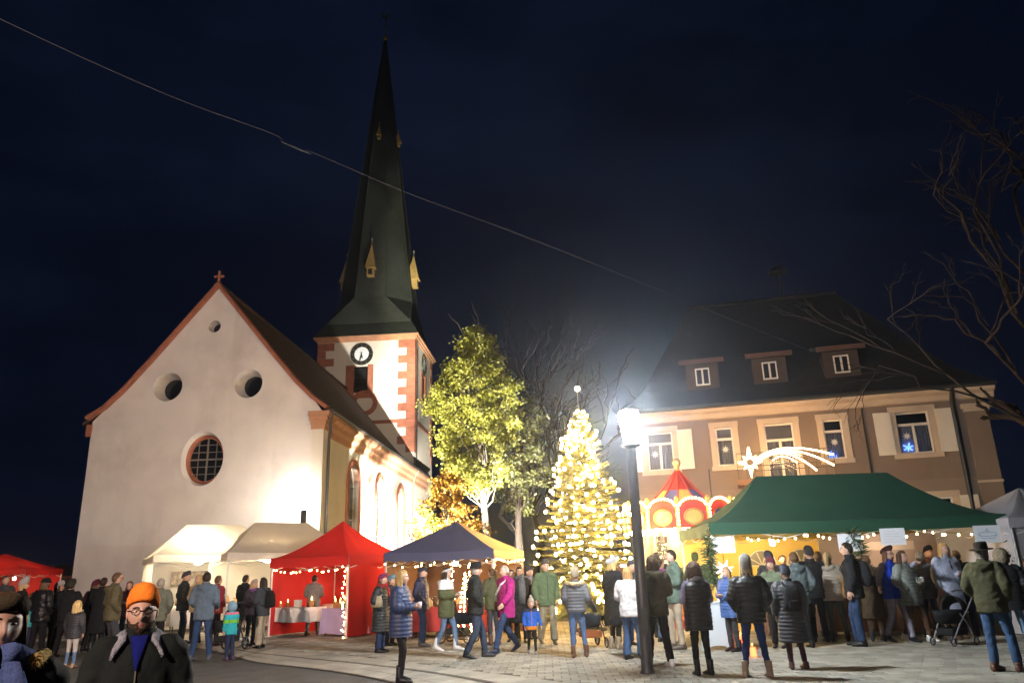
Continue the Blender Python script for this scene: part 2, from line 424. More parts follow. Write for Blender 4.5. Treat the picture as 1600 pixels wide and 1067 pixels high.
# south wall with tall arched windows in sandstone frames
def arch(y0, y1, z0, z1, n=10):
    r = (y1-y0)/2; c = (y0+y1)/2
    return [(y0, z0), (y1, z0)] + [(c + r*math.cos(PI*i/n), z1 - r + r*math.sin(PI*i/n)) for i in range(n+1)]
wins = [(4.3, 6.4), (9.9, 12.0), (15.5, 17.6)]
aro = [arch(a, b, 2.2, 7.1) for a, b in wins]
v, f = fill_holes([(0.02, 0), (NL-0.22, 0), (NL-0.22, ZE), (0.02, ZE)], aro, lambda a, b: (0, a, b))
sw = MB(); sw.add(v, f)
for a in aro: sw.rings([[(0, p[0], p[1]) for p in a], [(-0.45, p[0], p[1]) for p in a]], 0, True, False)
sw.build('nave_wall', plaster_w, church)
for (a, b), ar in zip(wins, aro):
    g_ = MB(); g_.add([(-0.30, p[0], p[1]) for p in ar], [tuple(range(len(ar)))])
    wo = g_.build('arched_window', darkglass, church)
    o2 = arch(a-0.24, b+0.24, 2.0, 7.34); fr = MB()
    fr.rings([[(0.0, p[0], p[1]) for p in o2], [(0.09, p[0], p[1]) for p in o2], [(0.09, p[0], p[1]) for p in ar], [(-0.25, p[0], p[1]) for p in ar]], 0, True, False)
    fr.build('frame', sandstone, wo)
    for k in range(1, 3):
        MB().box(-0.29, -0.25, a+(b-a)*k/3-0.015, a+(b-a)*k/3+0.015, 2.25, 6.7).build('glazing_bar', lead, wo)
    for k in range(7):
        MB().box(-0.288, -0.252, a+0.02, b-0.02, 2.7+k*0.55, 2.73+k*0.55).build('glazing_bar', lead, wo)
# corner pilaster, capital, cornice, gutter and downpipes
MB().box(-0.42, 0.10, -0.08, 0.55, 0, 7.95).build('pilaster', plaster_w, church)
m = MB()
for k, (e, z0, z1) in enumerate([(0.05, 7.95, 8.15), (0.12, 8.15, 8.32), (0.22, 8.32, 8.5), (0.32, 8.5, 8.72)]): m.box(-0.45-e*0.3, 0.10+e, -0.08-e, 0.55+e, z0, z1)
m.build('capital', sand_lt, church)
m = MB(); rs = []
prof = [(0.0, 7.75), (0.10, 7.80), (0.10, 8.02), (0.22, 8.16), (0.24, 8.38), (0.42, 8.50), (0.42, 8.66), (0.0, 8.72)]
for y in (0.9, NL+0.25): rs.append([(p[0], y, p[1]) for p in prof])
m.rings(rs); m.build('cornice', sand_lt, church)
m = MB(); m.tube([(0.50, -0.2, 8.74), (0.50, NL+0.3, 8.72)], 0.085, 8); m.build('gutter', iron, church)
m = MB(); m.tube([(0.5, -0.05, 8.7), (0.36, 0.0, 8.35), (0.28, 0.35, 7.9), (0.20, 0.45, 7.6), (0.20, 0.45, 0.1)], 0.06, 8); m.build('downpipe', iron, church)
m = MB(); m.tube([(0.5, 20.3, 8.7), (0.14, 20.3, 8.1), (0.14, 20.3, 0.1)], 0.05, 8); m.build('downpipe', lead, church)
m = MB(); m.box(-10.75-0.2, -10.75+0.03, -0.1, 0.5, 8.05, 8.6); m.build('cornice_return', sandstone, church)
# vestry lean-to at the end of the nave
m = MB(); m.add([(0.02, 21.8, 0), (2.9, 21.8, 0), (2.9, 21.8, 3.9), (0.02, 21.8, 5.9), (0.02, 27.5, 0), (2.9, 27.5, 0), (2.9, 27.5, 3.9), (0.02, 27.5, 5.9)], [(0,1,2,3), (1,5,6,2), (4,7,6,5)])
m.build('vestry_wall', plaster_w, church)
m = MB(); m.add([(-0.0, 21.6, 6.12), (3.3, 21.6, 3.85), (3.3, 27.8, 3.85), (0.0, 27.8, 6.12), (-0.0, 21.6, 5.98), (3.3, 21.6, 3.71), (3.3, 27.8, 3.71), (0.0, 27.8, 5.98)], [(0,1,2,3), (4,7,6,5), (0,4,5,1), (1,5,6,2), (2,6,7,3), (3,7,4,0)])
m.build('vestry_roof', tiles, church)

# ---- tower
TX0, TX1, TY0, TY1, TZ = -7.55, -0.12, 21.5, 28.9, 18.85
cu = (TX0+TX1)/2; cy = (TY0+TY1)/2
lou = (cu - 0.36, 15.7)
t_ = MB()
lh = [(cu-1.0+0.15, 14.75), (cu+1.0-0.75+0.15, 14.75)]
LX0, LX1, LZ0, LZ1 = -4.72, -3.66, 14.75, 16.75
v, f = fill_holes([(TX0, 0), (TX1, 0), (TX1, TZ), (TX0, TZ)], [[(LX0, LZ0), (LX1, LZ0), (LX1, LZ1), (LX0, LZ1)]], lambda a, b: (a, TY0, b)); t_.add(v, f)
SY0, SY1 = cy-0.55, cy+0.55
v, f = fill_holes([(TY0, 0), (TY1, 0), (TY1, TZ), (TY0, TZ)], [[(SY0, LZ0), (SY1, LZ0), (SY1, LZ1), (SY0, LZ1)]], lambda a, b: (TX1, a, b)); t_.add(v, f)
t_.add([(TX0, TY0, 0), (TX0, TY1, 0), (TX0, TY1, TZ), (TX0, TY0, TZ), (TX1, TY1, 0), (TX1, TY1, TZ)], [(0, 3, 2, 1), (1, 2, 5, 4)])
t_.build('tower_wall', plaster_w, church)
def louvre(front):
    e = sub('louvre_window', church)
    def P(a, d, z): return (a, TY0 + d, z) if front else (TX1 - d, a, z)
    a0, a1 = (LX0, LX1) if front else (SY0, SY1)
    def bx(A0, A1, d0, d1, z0, z1):
        p, q = P(A0, d0, z0), P(A1, d1, z1)
        return MB().box(min(p[0], q[0]), max(p[0], q[0]), min(p[1], q[1]), max(p[1], q[1]), z0, z1)
    bx(a0, a1, 0.32, 0.36, LZ0, LZ1).build('backing', black_paint, e)
    for s in (0, 1):
        A = (a0-0.62, a0) if s == 0 else (a1, a1+0.42)
        bx(*A, -0.05, 0.2, LZ0-0.15, LZ1+0.12).build('jamb', sandstone, e)
    bx(a0-0.62, a1+0.42, -0.07, 0.2, LZ0-0.42, LZ0-0.152).build('sill', sandstone, e)
    for k in range(13):
        z = LZ0 + 0.08 + k*0.148
        p0 = P(a0+0.02, 0.04, z); p1 = P(a1-0.02, 0.04, z); p2 = P(a1-0.02, 0.2, z+0.12); p3 = P(a0+0.02, 0.2, z+0.12)
        mm = MB(); mm.rings([[p0, p1, p2, p3], [(q[0], q[1], q[2]+0.02) for q in (p0, p1, p2, p3)]]); mm.build('slat', iron, e)
louvre(True); louvre(False)
def clock(front):
    c = (-4.16, 17.72) if front else (cy, 17.62)
    e = sub('clock_face', church, (c[0], TY0-0.01, c[1]) if front else (TX1+0.01, c[0], c[1]), 0 if front else PI/2)
    def disc(r0, r1, y0, y1, n=40):
        mm = MB(); A = [[(r*math.cos(2*PI*i/n), y, r*math.sin(2*PI*i/n)) for i in range(n)] for r, y in ((r1, 0.0), (r1, y1), (r0, y1), (r0, 0.0))]
        mm.rings(A, 0, True, False); return mm
    disc(0.56, 0.86, 0, -0.07).build('dial_ring', black_paint, e)
    n = 36; mm = MB(); mm.add([(0.57*math.cos(2*PI*i/n), -0.03, 0.57*math.sin(2*PI*i/n)) for i in range(n)], [tuple(range(n))]); mm.build('dial', white_dial, e)
    for i in range(12):
        a = PI*2*i/12; T = Matrix.Rotation(a, 4, 'Y'); L = 0.10
        MB().box(-0.022, 0.022, -0.085, -0.07, 0.66, 0.66+L, 0, T).build('hour_mark', gold, e)
    for a, L, wd in ((R(192), 0.66, 0.04), (R(168), 0.40, 0.055)):      # 5:32
        T = Matrix.Rotation(a, 4, 'Y'); mm = MB()
        ps = [(-wd*0.5, -0.12), (wd*0.5, -0.12), (wd, L*0.75), (0, L), (-wd, L*0.75)]
        mm.rings([[T @ Vector((p[0], -0.10-wd*0.3, p[1])) for p in ps], [T @ Vector((p[0], -0.085-wd*0.3, p[1])) for p in ps]])
        mm.build('hand', black_paint, e)
clock(True); clock(False)
# quoins, alternating long and short, each its own stone
def quoins(corner, zs):
    for i, z in enumerate(zs):
        h = 0.60; long = i % 2 == 0
        la, lb = (1.25, 0.62) if long else (0.62, 1.1)
        if corner == 'R':
            m = MB(); a, b = la, lb
            m.box(TX1-a, TX1+0.035, TY0-0.035, TY0+0.1, z, z+h-0.012); m.box(TX1-0.1, TX1+0.034, TY0+0.101, TY0+b, z, z+h-0.012)
        elif corner == 'L':
            m = MB(); m.box(TX0-0.035, TX0+la, TY0-0.035, TY0+0.1, z, z+h-0.012)
        else:
            m = MB(); m.box(TX1-0.1, TX1+0.034, TY1-la*0.8, TY1+0.03, z, z+h-0.012)
        m.build('quoin', sandstone, church)
zs = [18.1 - 0.61*k for k in range(14)]
quoins('R', zs); quoins('L', zs[:9]); quoins('B', zs)
m = MB()
for x0, x1, y0, y1 in ((TX0-0.07, TX1+0.07, TY0-0.07, TY0+0.05), (TX1-0.05, TX1+0.072, TY0+0.051, TY1+0.07)): m.box(x0, x1, y0, y1, 12.35, 12.6)
m.build('string_course', sandstone, church)
m = MB()
for k, (e, z0, z1) in enumerate(((0.08, 18.72, 18.86), (0.2, 18.861, 19.0), (0.32, 19.001, 19.12))): m.box(TX0-e, TX1+e, TY0-e, TY1+e, z0, z1)
m.build('tower_cornice', sand_lt, church)
n = 28; m = MB(); c = (-3.85, 13.95)
m.rings([[(c[0]+r*math.cos(2*PI*i/n), y, c[1]+r*math.sin(2*PI*i/n)) for i in range(n)] for r, y in ((0.98, TY0), (0.98, TY0-0.06), (0.62, TY0-0.06), (0.62, TY0+0.01))], 0, True, False)
m.build('round_surround', sandstone, church)
m = MB(); m.add([(c[0]+0.62*math.cos(2*PI*i/n), TY0-0.01, c[1]+0.62*math.sin(2*PI*i/n)) for i in range(n)], [tuple(range(n))]); m.build('round_panel', plaster_w, church)
m = MB(); m.tube([(TX1+0.1, TY0+0.3, 18.7), (TX1+0.12, TY0+0.62, 18.2), (TX1+0.08, TY0+0.62, 9)], 0.045, 6); m.build('downpipe', iron, church)
# ---- spire: square broach turning octagonal, then a very tall needle
def sq(e, z): 
    x0, x1, y0, y1 = TX0-e, TX1+e, TY0-e, TY1+e
    return [(x0, (y0+y1)/2 - (y1-y0)*0.5*1, z), (cu, y0, z), (x1, y0, z), (x1, cy, z), (x1, y1, z), (cu, y1, z), (x0, y1, z), (x0, cy, z)]
def octa(r, z, k=1.0):
    # r = apothem; vertices ordered to follow the square's eight points
    o = []
    for i in range(8):
        a = R(-157.5 + 45*i); o.append((cu + r/math.cos(PI/8)*math.cos(a), cy + r/math.cos(PI/8)*math.sin(a), z))
    return o
AP, ZT = (cu, cy), 48.7
m = MB()
m.lathe([(5.55, 19.12), (4.6, 20.1)], (cu, cy, 0), 4) if False else None
# skirt (four sided, flared) and broaches
h0 = 4.03
base = [(cu-h0, cy-h0, 19.12), (cu+h0, cy-h0, 19.12), (cu+h0, cy+h0, 19.12), (cu-h0, cy+h0, 19.12)]
r1, z1 = 2.95, 22.6
oc = octa(r1, z1)                      # oc[0],oc[1] front-left ... order starting at angle -157.5
mid = [(cu-3.35, cy-3.35, 20.3), (cu+3.35, cy-3.35, 20.3), (cu+3.35, cy+3.35, 20.3), (cu-3.35, cy+3.35, 20.3)]
V = base + mid + oc
b0, m0, o0 = 0, 4, 8
F = []
for i in range(4): F.append((i, (i+1) % 4, 4+(i+1) % 4, 4+i))
# octagon vertex angles: -157.5,-112.5,-67.5,-22.5,22.5,67.5,112.5,157.5 ; corner i of square at -135,-45,45,135
for i in range(4):
    a, b = o0 + 2*i, o0 + (2*i+1) % 8
    F.append((4+i, b, a))                                   # broach triangle at the corner
    nb = o0 + (2*i+1) % 8; nc = o0 + (2*i+2) % 8
    F.append((4+i, 4+(i+1) % 4, nc, nb))                    # face between two corners
V2 = octa(0.10, ZT); F2 = []
V += V2; o1 = 16
for i in range(8): F.append((o0+i, o0+(i+1) % 8, o1+(i+1) % 8, o1+i))
m = MB(); m.add(V, F); sp = m.build('spire', slate, church)
for i in range(8):                                          # hip ridges catch a line of light
    mm = MB(); mm.tube([V[o0+i], V[o1+i]], [0.055, 0.03], 5); mm.build('hip_ridge', slate, sp)
def lucarne(dirv, z, s):
    """slim pointed dormer on a face of the spire"""
    t = (z - z1) / (ZT - z1); r = r1 * (1 - t) + 0.1 * t
    d = Vector(dirv); side = Vector((-d.y, d.x))
    c = Vector((cu, cy)) + d * (r - 0.25*s)
    def P(a, o, h): q = c + side*a + d*o; return (q.x, q.y, z + h)
    wdt = 0.46*s; out = 0.75*s
    mm = MB()
    mm.add([P(-wdt*.7, out, 0), P(wdt*.7, out, 0), P(wdt*.7, out, 0.85*s), P(-wdt*.7, out, 0.85*s), P(-wdt*.7, -.4, 0), P(wdt*.7, -.4, 0), P(wdt*.7, -.4, .85*s), P(-wdt*.7, -.4, .85*s)], [(0,1,2,3), (1,5,6,2), (0,3,7,4), (0,4,5,1)])
    lo = mm.build('lucarne', copper, sp)
    mm = MB(); mm.add([P(-wdt, out+.14, .8*s), P(wdt, out+.14, .8*s), P(wdt, -.3, .8*s), P(-wdt, -.3, .8*s), P(0, out*0.45, 3.4*s)], [(0,1,4), (1,2,4), (2,3,4), (3,0,4), (0,3,2,1)])
    mm.build('lucarne_roof', copper, sp)
    mm = MB(); mm.add([P(-wdt*.4, out+.012, .12*s), P(wdt*.4, out+.012, .12*s), P(wdt*.4, out+.012, .66*s), P(-wdt*.4, out+.012, .66*s)], [(0,1,2,3)]); mm.build('opening', black_paint, sp)
    p = P(0, out*0.45, 3.4*s); mm = MB(); mm.tube([p, (p[0], p[1], p[2]+0.55*s)], 0.03, 6); mm.ell((p[0], p[1], p[2]+0.35*s), (0.09, 0.09, 0.09), 8, 6); mm.build('lucarne_finial', lead, sp)
for d in ((0, -1), (1, 0), (0, 1), (-1, 0)): lucarne(d, 24.3, 0.86)
for d in ((0, -1), (1, 0)): lucarne(d, 37.6, 0.42)
m = MB(); m.tube([(cu, cy, ZT-0.4), (cu, cy, ZT+3.0)], 0.045, 6); m.ell((cu, cy, ZT+0.25), (0.26, 0.26, 0.26), 12, 8); m.build('spire_finial', gold, sp, True)
m = MB(); pts = [(-0.5, 0.1), (-0.3, 0.0), (0.0, -0.12), (0.25, 0.0), (0.4, 0.28), (0.55, 0.35), (0.42, 0.5), (0.25, 0.3), (-0.05, 0.12), (-0.25, 0.42), (-0.5, 0.5)]
m.rings([[(cu+p[0]*.7, cy+y, ZT+2.55+p[1]) for p in pts] for y in (-0.03, 0.03)]); m.build('weathercock', gold, sp)

# ------------------------------------------------------------------ town hall
hall_wall = M('hall_render', (0.225, 0.168, 0.132), 0.92, 0.07, 1.0, 0.25, 30, streak=0.18, stain=0.35, stain_col=(0.18, 0.13, 0.10), stain_scale=0.7)
hall_low = M('hall_render_lower', (0.26, 0.195, 0.155), 0.92, 0.07, 1.0, 0.25, 30, stain=0.25, stain_col=(0.21, 0.155, 0.12))
cream = M('cream_stone', (0.56, 0.45, 0.35), 0.85, 0.06, 2, 0.2, 30)
white_paint = M('white_paint', (0.78, 0.72, 0.64), 0.55, 0.04, 3)
hall_tiles = M('hall_tiles', (0.012, 0.012, 0.014), 0.9, 0.25, 3, 0.5, 12, rows=('Z', 0.14, 0.03))
curtain = M('curtain', (0.58, 0.53, 0.48), 0.9, 0.25, 14, 0.6, 10, stretch=(9, 1, 0.3))
blind = M('roller_blind', (0.50, 0.42, 0.34), 0.9, 0.08, 4)
paper = M('paper_star', (0.75, 0.72, 0.68), 0.9, 0.05, 8)
wood = M('brown_wood', (0.22, 0.10, 0.05), 0.7, 0.25, 4, 0.3, 20, stretch=(6, 6, 0.6))
def glassmat(name, fac, tint):
    m = bpy.data.materials.new(name); m.use_nodes = True; n = m.node_tree.nodes; l = m.node_tree.links
    t = n.new('ShaderNodeBsdfTransparent'); t.inputs['Color'].default_value = (*tint, 1); g = n.new('ShaderNodeBsdfGlossy'); g.inputs['Roughness'].default_value = 0.04
    f = n.new('ShaderNodeFresnel'); f.inputs['IOR'].default_value = 1.5; x = n.new('ShaderNodeMixShader')
    l.new(f.outputs[0], x.inputs[0]); l.new(t.outputs[0], x.inputs[1]); l.new(g.outputs[0], x.inputs[2]); l.new(x.outputs[0], n['Material Output'].inputs['Surface']); n.remove(n['Principled BSDF']); return m
pane = glassmat('window_pane', 0.1, (0.72, 0.74, 0.78))

HB = Vector((16.2, 26.0, 0)); H_ROT = math.atan2(-0.262, 0.965)
hall = thing('town_hall', 'beige two storey town hall with hipped roof, dormers and balcony', 'town hall', HB, H_ROT)
HW, HD, HE = 12.25, 10.5, 7.05
ups = [(-11.1, 5.08, 6.52, 0.98, True, 'sh'), (-8.72, 5.1, 6.52, 0.62, False, 'n'), (-6.78, 4.52, 6.52, 1.02, True, 'd'), (-4.93, 5.1, 6.52, 0.66, False, 'n'), (-2.3, 5.12, 6.58, 1.08, True, 'sh')]
lows = [(-11.1, 1.7, 3.25, 0.98, True, 'sh'), (-8.6, 1.6, 3.6, 0.8, False, 'n'), (-6.78, 0.2, 2.9, 1.2, True, 'd'), (-4.93, 1.7, 3.4, 0.66, False, 'n'), (-2.0, 2.0, 3.6, 1.0, True, 'sh')]
hs = [[(u-w/2, z0), (u+w/2, z0), (u+w/2, z1), (u-w/2, z1)] for u, z0, z1, w, dbl, k in ups + lows]
SB = 4.18
v, f = fill_holes([(-HW, SB), (0, SB), (0, HE), (-HW, HE)], hs[:5], lambda a, b: (a, 0, b)); MB().add(v, f).build('upper_wall', hall_wall, hall)
v, f = fill_holes([(-HW, 0), (0, 0), (0, SB-0.09), (-HW, SB-0.09)], hs[5:], lambda a, b: (a, -0.03, b)); MB().add(v, f).build('lower_wall', hall_low, hall)
m = MB(); m.add([(0, 0, 0), (0, HD, 0), (0, HD, HE), (0, 0, HE), (-HW, 0, 0), (-HW, HD, 0), (-HW, HD, HE), (-HW, 0, HE)], [(0,1,2,3), (1,5,6,2), (4,7,6,5)]); m.build('side_wall', hall_wall, hall)
MB().box(-HW-0.02, 0.02, -0.06, 0.05, SB-0.088, SB+0.03).build('string_course', hall_low, hall)
MB().box(-HW-0.03, 0.03, -0.07, -0.032, 0, 0.7).build('plinth', sandstone, hall)
star_pts = [(math.sin(PI*2*i/16)*(1 if i % 2 == 0 else 0.42), math.cos(PI*2*i/16)*(1 if i % 2 == 0 else 0.42)) for i in range(16)]
def hwindow(u, z0, z1, w, dbl, kind, y=0.0, star=True, lower=False):
    e = sub('window', hall, (u, y, 0))
    h = w/2; sw_ = 0.2
    # surround: four stones
    MB().box(-h-sw_, -h, -0.05, 0.16, z0, z1).build('surround', cream, e); MB().box(h, h+sw_, -0.05, 0.16, z0, z1).build('surround', cream, e)
    MB().box(-h-sw_-0.02, h+sw_+0.02, -0.06, 0.16, z1+0.002, z1+0.2).build('surround', cream, e)
    MB().box(-h-sw_-0.04, h+sw_+0.04, -0.10, 0.16, z0-0.17, z0-0.002).build('sill', cream, e)
    zt = z0 + (z1-z0)*0.70
    def bar(x0, x1, a, b, d0=0.10, d1=0.16): MB().box(x0, x1, d0, d1, a, b).build('sash', white_paint, e)
    t = 0.06
    bar(-h, -h+t, z0, z1); bar(h-t, h, z0, z1); bar(-h+t, h-t, z0, z0+t); bar(-h+t, h-t, z1-t, z1); bar(-h+t, h-t, zt-0.045, zt+0.045, 0.085, 0.16)
    if dbl: bar(-0.045, 0.045, z0+t, zt-0.046, 0.09, 0.16)
    xs_ = ([(-h+t, -0.046), (0.046, h-t)] if dbl else [(-h+t, h-t)])
    for a, b in xs_: MB().box(a, b, 0.128, 0.134, z0+t, zt-0.046).build('pane', pane, e)
    MB().box(-h+t, h-t, 0.128, 0.134, zt+0.046, z1-t).build('pane', pane, e)
    # curtain with folds behind, blind in the top light
    cm = MB(); cm.grid(lambda a, b: (-h+t+(w-2*t)*a, 0.30+0.035*math.sin(a*w*52+u), z0+0.02+(zt-z0)*b), 40, 2); cm.build('curtain', curtain, e, True)
    MB().box(-h+0.01, h-0.01, 0.24, 0.26, zt-0.02, z1).build('roller_blind', blind if u > -12 and u < -6 else darkglass, e)
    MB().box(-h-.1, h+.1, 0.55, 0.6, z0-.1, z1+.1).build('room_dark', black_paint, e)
    if star and not lower:
        sx = -w*0.22 if dbl else 0.0; r = 0.155
        sm = MB(); sm.rings([[(sx+p[0]*r, yy, z0+(zt-z0)*0.62+p[1]*r) for p in star_pts] for yy in (0.112, 0.122)]); sm.build('paper_star', paper, e)
    if kind == 'sh':
        for s in (-1, 1):
            x0 = s*(h+0.18) if s > 0 else -h-0.18-0.55
            sh = sub('shutter', e) if False else MB().box(x0, x0+0.55, -0.13, -0.09, z0-0.02, z1+0.02).build('shutter', white_paint, e)
            for k in range(2):
                za = z0+0.06+k*(z1-z0)*0.5
                m2 = MB(); m2.box(x0+0.06, x0+0.49, -0.14, -0.131, za, za+(z1-z0)*0.5-0.12); m2.build('shutter_panel', white_paint, e)
    return e
for q in ups: hwindow(*q)
for q in lows: hwindow(*q, y=-0.03, lower=True)
# blue illuminated star in the right window
blue_led = M('blue_led', (0.1, 0.2, 0.9), 0.5, 0, 1, emit=(0.12, 0.25, 1.0), estr=9)
sd = thing('window_star', 'small glowing blue star standing in shuttered window', 'star', HB + Matrix.Rotation(H_ROT, 3, 'Z') @ Vector((-2.55, 0.17, 5.2)), H_ROT)
for a in (20, 75, 130, 185, 240, 300):
    T = Matrix.Translation((0, 0, 0.16)) @ Matrix.Rotation(R(a), 4, 'Y'); MB().box(-0.018, 0.018, -0.01, 0.01, 0.02, 0.17, 0, T).build('ray', blue_led, sd)
MB().box(-0.1, 0.1, -0.04, 0.04, -0.02, 0.02).build('foot', white_paint, sd)
sd2 = thing('window_light', 'thin blue light sticks standing in narrow window beside balcony', 'light', HB + Matrix.Rotation(H_ROT, 3, 'Z') @ Vector((-5.05, 0.18, 5.12)), H_ROT)
for k, hgt in ((-0.1, 0.2), (-0.03, 0.3), (0.05, 0.24), (0.12, 0.14)): MB().box(k-0.008, k+0.008, -0.01, 0.01, 0, hgt).build('light_stick', blue_led, sd2)
MB().box(-0.16, 0.18, -0.03, 0.03, -0.03, -0.002).build('foot', white_paint, sd2)
# eaves cornice, pilaster at the right corner, downpipes
m = MB(); rs = []
prof = [(0.02, 6.86), (-0.10, 6.90), (-0.14, 7.05), (-0.34, 7.12), (-0.42, 7.28), (0.02, 7.30)]
m.rings([[(-HW-0.15, p[0], p[1]) for p in prof], [(0.36, p[0], p[1]) for p in prof]]); m.build('eaves_cornice', cream, hall)
m = MB(); m.rings([[(-p[0], 0.03, p[1]) for p in prof], [(-p[0], HD, p[1]) for p in prof]]); m.build('eaves_cornice', cream, hall)
MB().box(-0.62, 0.06, -0.09, 0.02, 0, 6.42).build('pilaster', hall_wall, hall)
m = MB(); m.box(-0.68, 0.12, -0.14, 0.03, 6.421, 6.52); m.box(-0.74, 0.18, -0.2, 0.04, 6.521, 6.68); m.build('pilaster_capital', cream, hall)
MB().box(-0.66, 0.10, -0.13, 0.02, 4.0, 4.08).build('pilaster_band', cream, hall)
m = MB(); m.tube([(-0.98, -0.42, 7.25), (-1.0, -0.15, 6.8), (-1.0, -0.14, 0.1)], 0.07, 8); m.build('downpipe', iron, hall)
m = MB(); m.tube([(-3.9, -0.07, 6.8), (-3.9, -0.07, 0.1)], 0.03, 6); m.build('downpipe', iron, hall)
m = MB(); m.tube([(-9.4, -0.07, 5.0), (-9.4, -0.07, 0.1)], 0.02, 6); m.build('cable_pipe', iron, hall)
m = MB(); m.tube([(-HW-0.2, -0.42, 7.29), (0.4, -0.42, 7.29)], 0.08, 8); m.build('gutter', iron, hall)
# hipped roof with a bell-cast foot
def hring(e, z): return [(-HW-e*0.5, -e, z), (e, -e, z), (e, HD+e, z), (-HW-e*0.5, HD+e, z)]
RL, RR, RZ, RD = -9.72, -3.2, 13.2, HD/2 + 0.6
e0 = hring(0.42, 7.30); e1 = [(-HW+0.55, 0.75, 8.25), (-0.55, 0.75, 8.25), (-0.55, HD-0.75, 8.25), (-HW+0.55, HD-0.75, 8.25)]
Vr = e0 + e1 + [(RL, RD, RZ), (RR, RD, RZ)]
m = MB(); m.add(Vr, [(0,1,5,4), (1,2,6,5), (2,3,7,6), (3,0,4,7), (4,5,9,8), (5,6,9), (6,7,8,9), (7,4,8), (3,2,1,0)])
rf = m.build('roof', hall_tiles, hall)
m = MB(); m.tube([(RL, RD, RZ+0.04), (RR, RD, RZ+0.04)], 0.12, 8); m.build('ridge', hall_tiles, rf)
m = MB(); m.tube([(-5.5, RD, RZ), (-5.5, RD, RZ+1.4)], 0.05, 6); m.lathe([(0.45, 0), (0.3, 0.25), (0.05, 0.4)], (-5.5, RD, RZ+1.3), 12); m.build('siren', iron, rf)
dorm_wood = M('dormer_wood', (0.045, 0.027, 0.021), 0.8, 0.15, 5)
for du in (-9.28, -6.77, -4.2):
    d = sub('dormer', hall, (du, 0.68, 8.22))
    m = MB(); m.box(-0.62, 0.62, 0, 2.6, -0.35, 0.98); m.build('dormer_wall', dorm_wood, d)
    m = MB(); m.add([(-0.84, -0.28, 0.98), (0.84, -0.28, 0.98), (0.84, 3.1, 1.9), (-0.84, 3.1, 1.9), (-0.84, -0.28, 1.1), (0.84, -0.28, 1.1), (0.84, 3.1, 2.02), (-0.84, 3.1, 2.02)], [(0,3,2,1), (4,5,6,7), (0,1,5,4), (1,2,6,5), (2,3,7,6), (3,0,4,7)]); m.build('dormer_roof', dorm_wood if False else hall_tiles, d)
    MB().box(-0.86, 0.86, -0.33, -0.281, 0.94, 1.12).build('fascia', M('fascia_brown', (0.09, 0.045, 0.033), 0.8, 0.1, 5), d)
    for x0, x1, z0, z1 in ((-0.27, -0.22, 0.12, 0.80), (0.22, 0.27, 0.12, 0.80), (-0.219, 0.219, 0.12, 0.17), (-0.219, 0.219, 0.75, 0.80), (-0.035, 0.035, 0.171, 0.749)):
        MB().box(x0, x1, -0.06, 0.01, z0, z1).build('sash', white_paint, d)
    for x0, x1 in ((-0.219, -0.036), (0.036, 0.219)): MB().box(x0, x1, -0.02, -0.005, 0.171, 0.749).build('pane', darkglass, d)
# balcony with brackets and a thin rail
bal = sub('balcony', hall, (-6.78, 0, 0))
MB().box(-1.65, 1.65, -1.15, -0.06, 4.26, 4.44).build('slab', M('balcony_brown', (0.30, 0.16, 0.10), 0.8, 0.1, 4), bal)
for x in (-1.35, -0.95, 1.35): MB().box(x-0.1, x+0.1, -0.98, -0.78, 0.0, 4.258).build('post', wood, bal)
MB().box(-1.45, 1.45, -0.97, -0.8, 4.0, 4.257).build('beam', wood, bal) if False else None
for z in (4.9, 5.36):
    m = MB(); m.tube([(-1.6, -0.1, z), (-1.6, -1.1, z), (1.6, -1.1, z), (1.6, -0.1, z)], 0.014, 6); m.build('rail', iron, bal)
for k in range(12):
    x = -1.6 + 3.2*k/11; m = MB(); m.tube([(x, -1.1, 4.44), (x, -1.1, 5.36)], 0.010, 5); m.build('baluster', iron, bal)
# shooting star of rope light in front of the balcony
rope = M('rope_light', (1.0, 0.8, 0.5), 0.5, 0, 1, emit=(1.0, 0.60, 0.26), estr=26)
ss = thing('shooting_star', 'warm white rope light shooting star with long curved tail on balcony', 'star light', HB + Matrix.Rotation(H_ROT, 3, 'Z') @ Vector((-7.95, -1.22, 5.02)), H_ROT)
m = MB(); st = []
for i in range(17):
    a = PI*2*i/16; rr = (0.52 if i % 8 == 0 else 0.40 if i % 4 == 0 else 0.30 if i % 2 == 0 else 0.17); st.append((math.sin(a)*rr, 0, math.cos(a)*rr))
m.tube(st, 0.026, 6); m.build('star_outline', rope, ss)
m = MB(); m.tube([(0.15*math.sin(2*PI*i/12), 0, 0.15*math.cos(2*PI*i/12)) for i in range(13)], 0.024, 6); m.build('star_core', rope, ss)
tails = [((0.25, 0.12), (1.15, 0.72), (2.75, 0.08)), ((0.3, 0.1), (1.3, 0.72), (2.72, -0.28)), ((0.35, 0.05), (1.2, 0.62), (2.15, -0.42)), ((0.55, 0.2), (1.1, 0.45), (1.7, 0.12)), ((0.75, 0.0), (1.1, 0.33), (1.55, -0.12))]
for p0, p1, p2 in tails:
    pts = []
    for i in range(19):
        t = i/18; pts.append((p0[0]*(1-t)**2+2*p1[0]*t*(1-t)+p2[0]*t*t, 0.0, p0[1]*(1-t)**2+2*p1[1]*t*(1-t)+p2[1]*t*t))
    m = MB(); m.tube(pts, 0.024 if p2[0] > 2 else 0.014, 6); m.build('tail', rope, ss)
m = MB(); m.tube([(-0.1, 0.05, -0.3), (2.7, 0.05, -0.3)], 0.012, 5); m.build('carrier_rail', iron, ss)
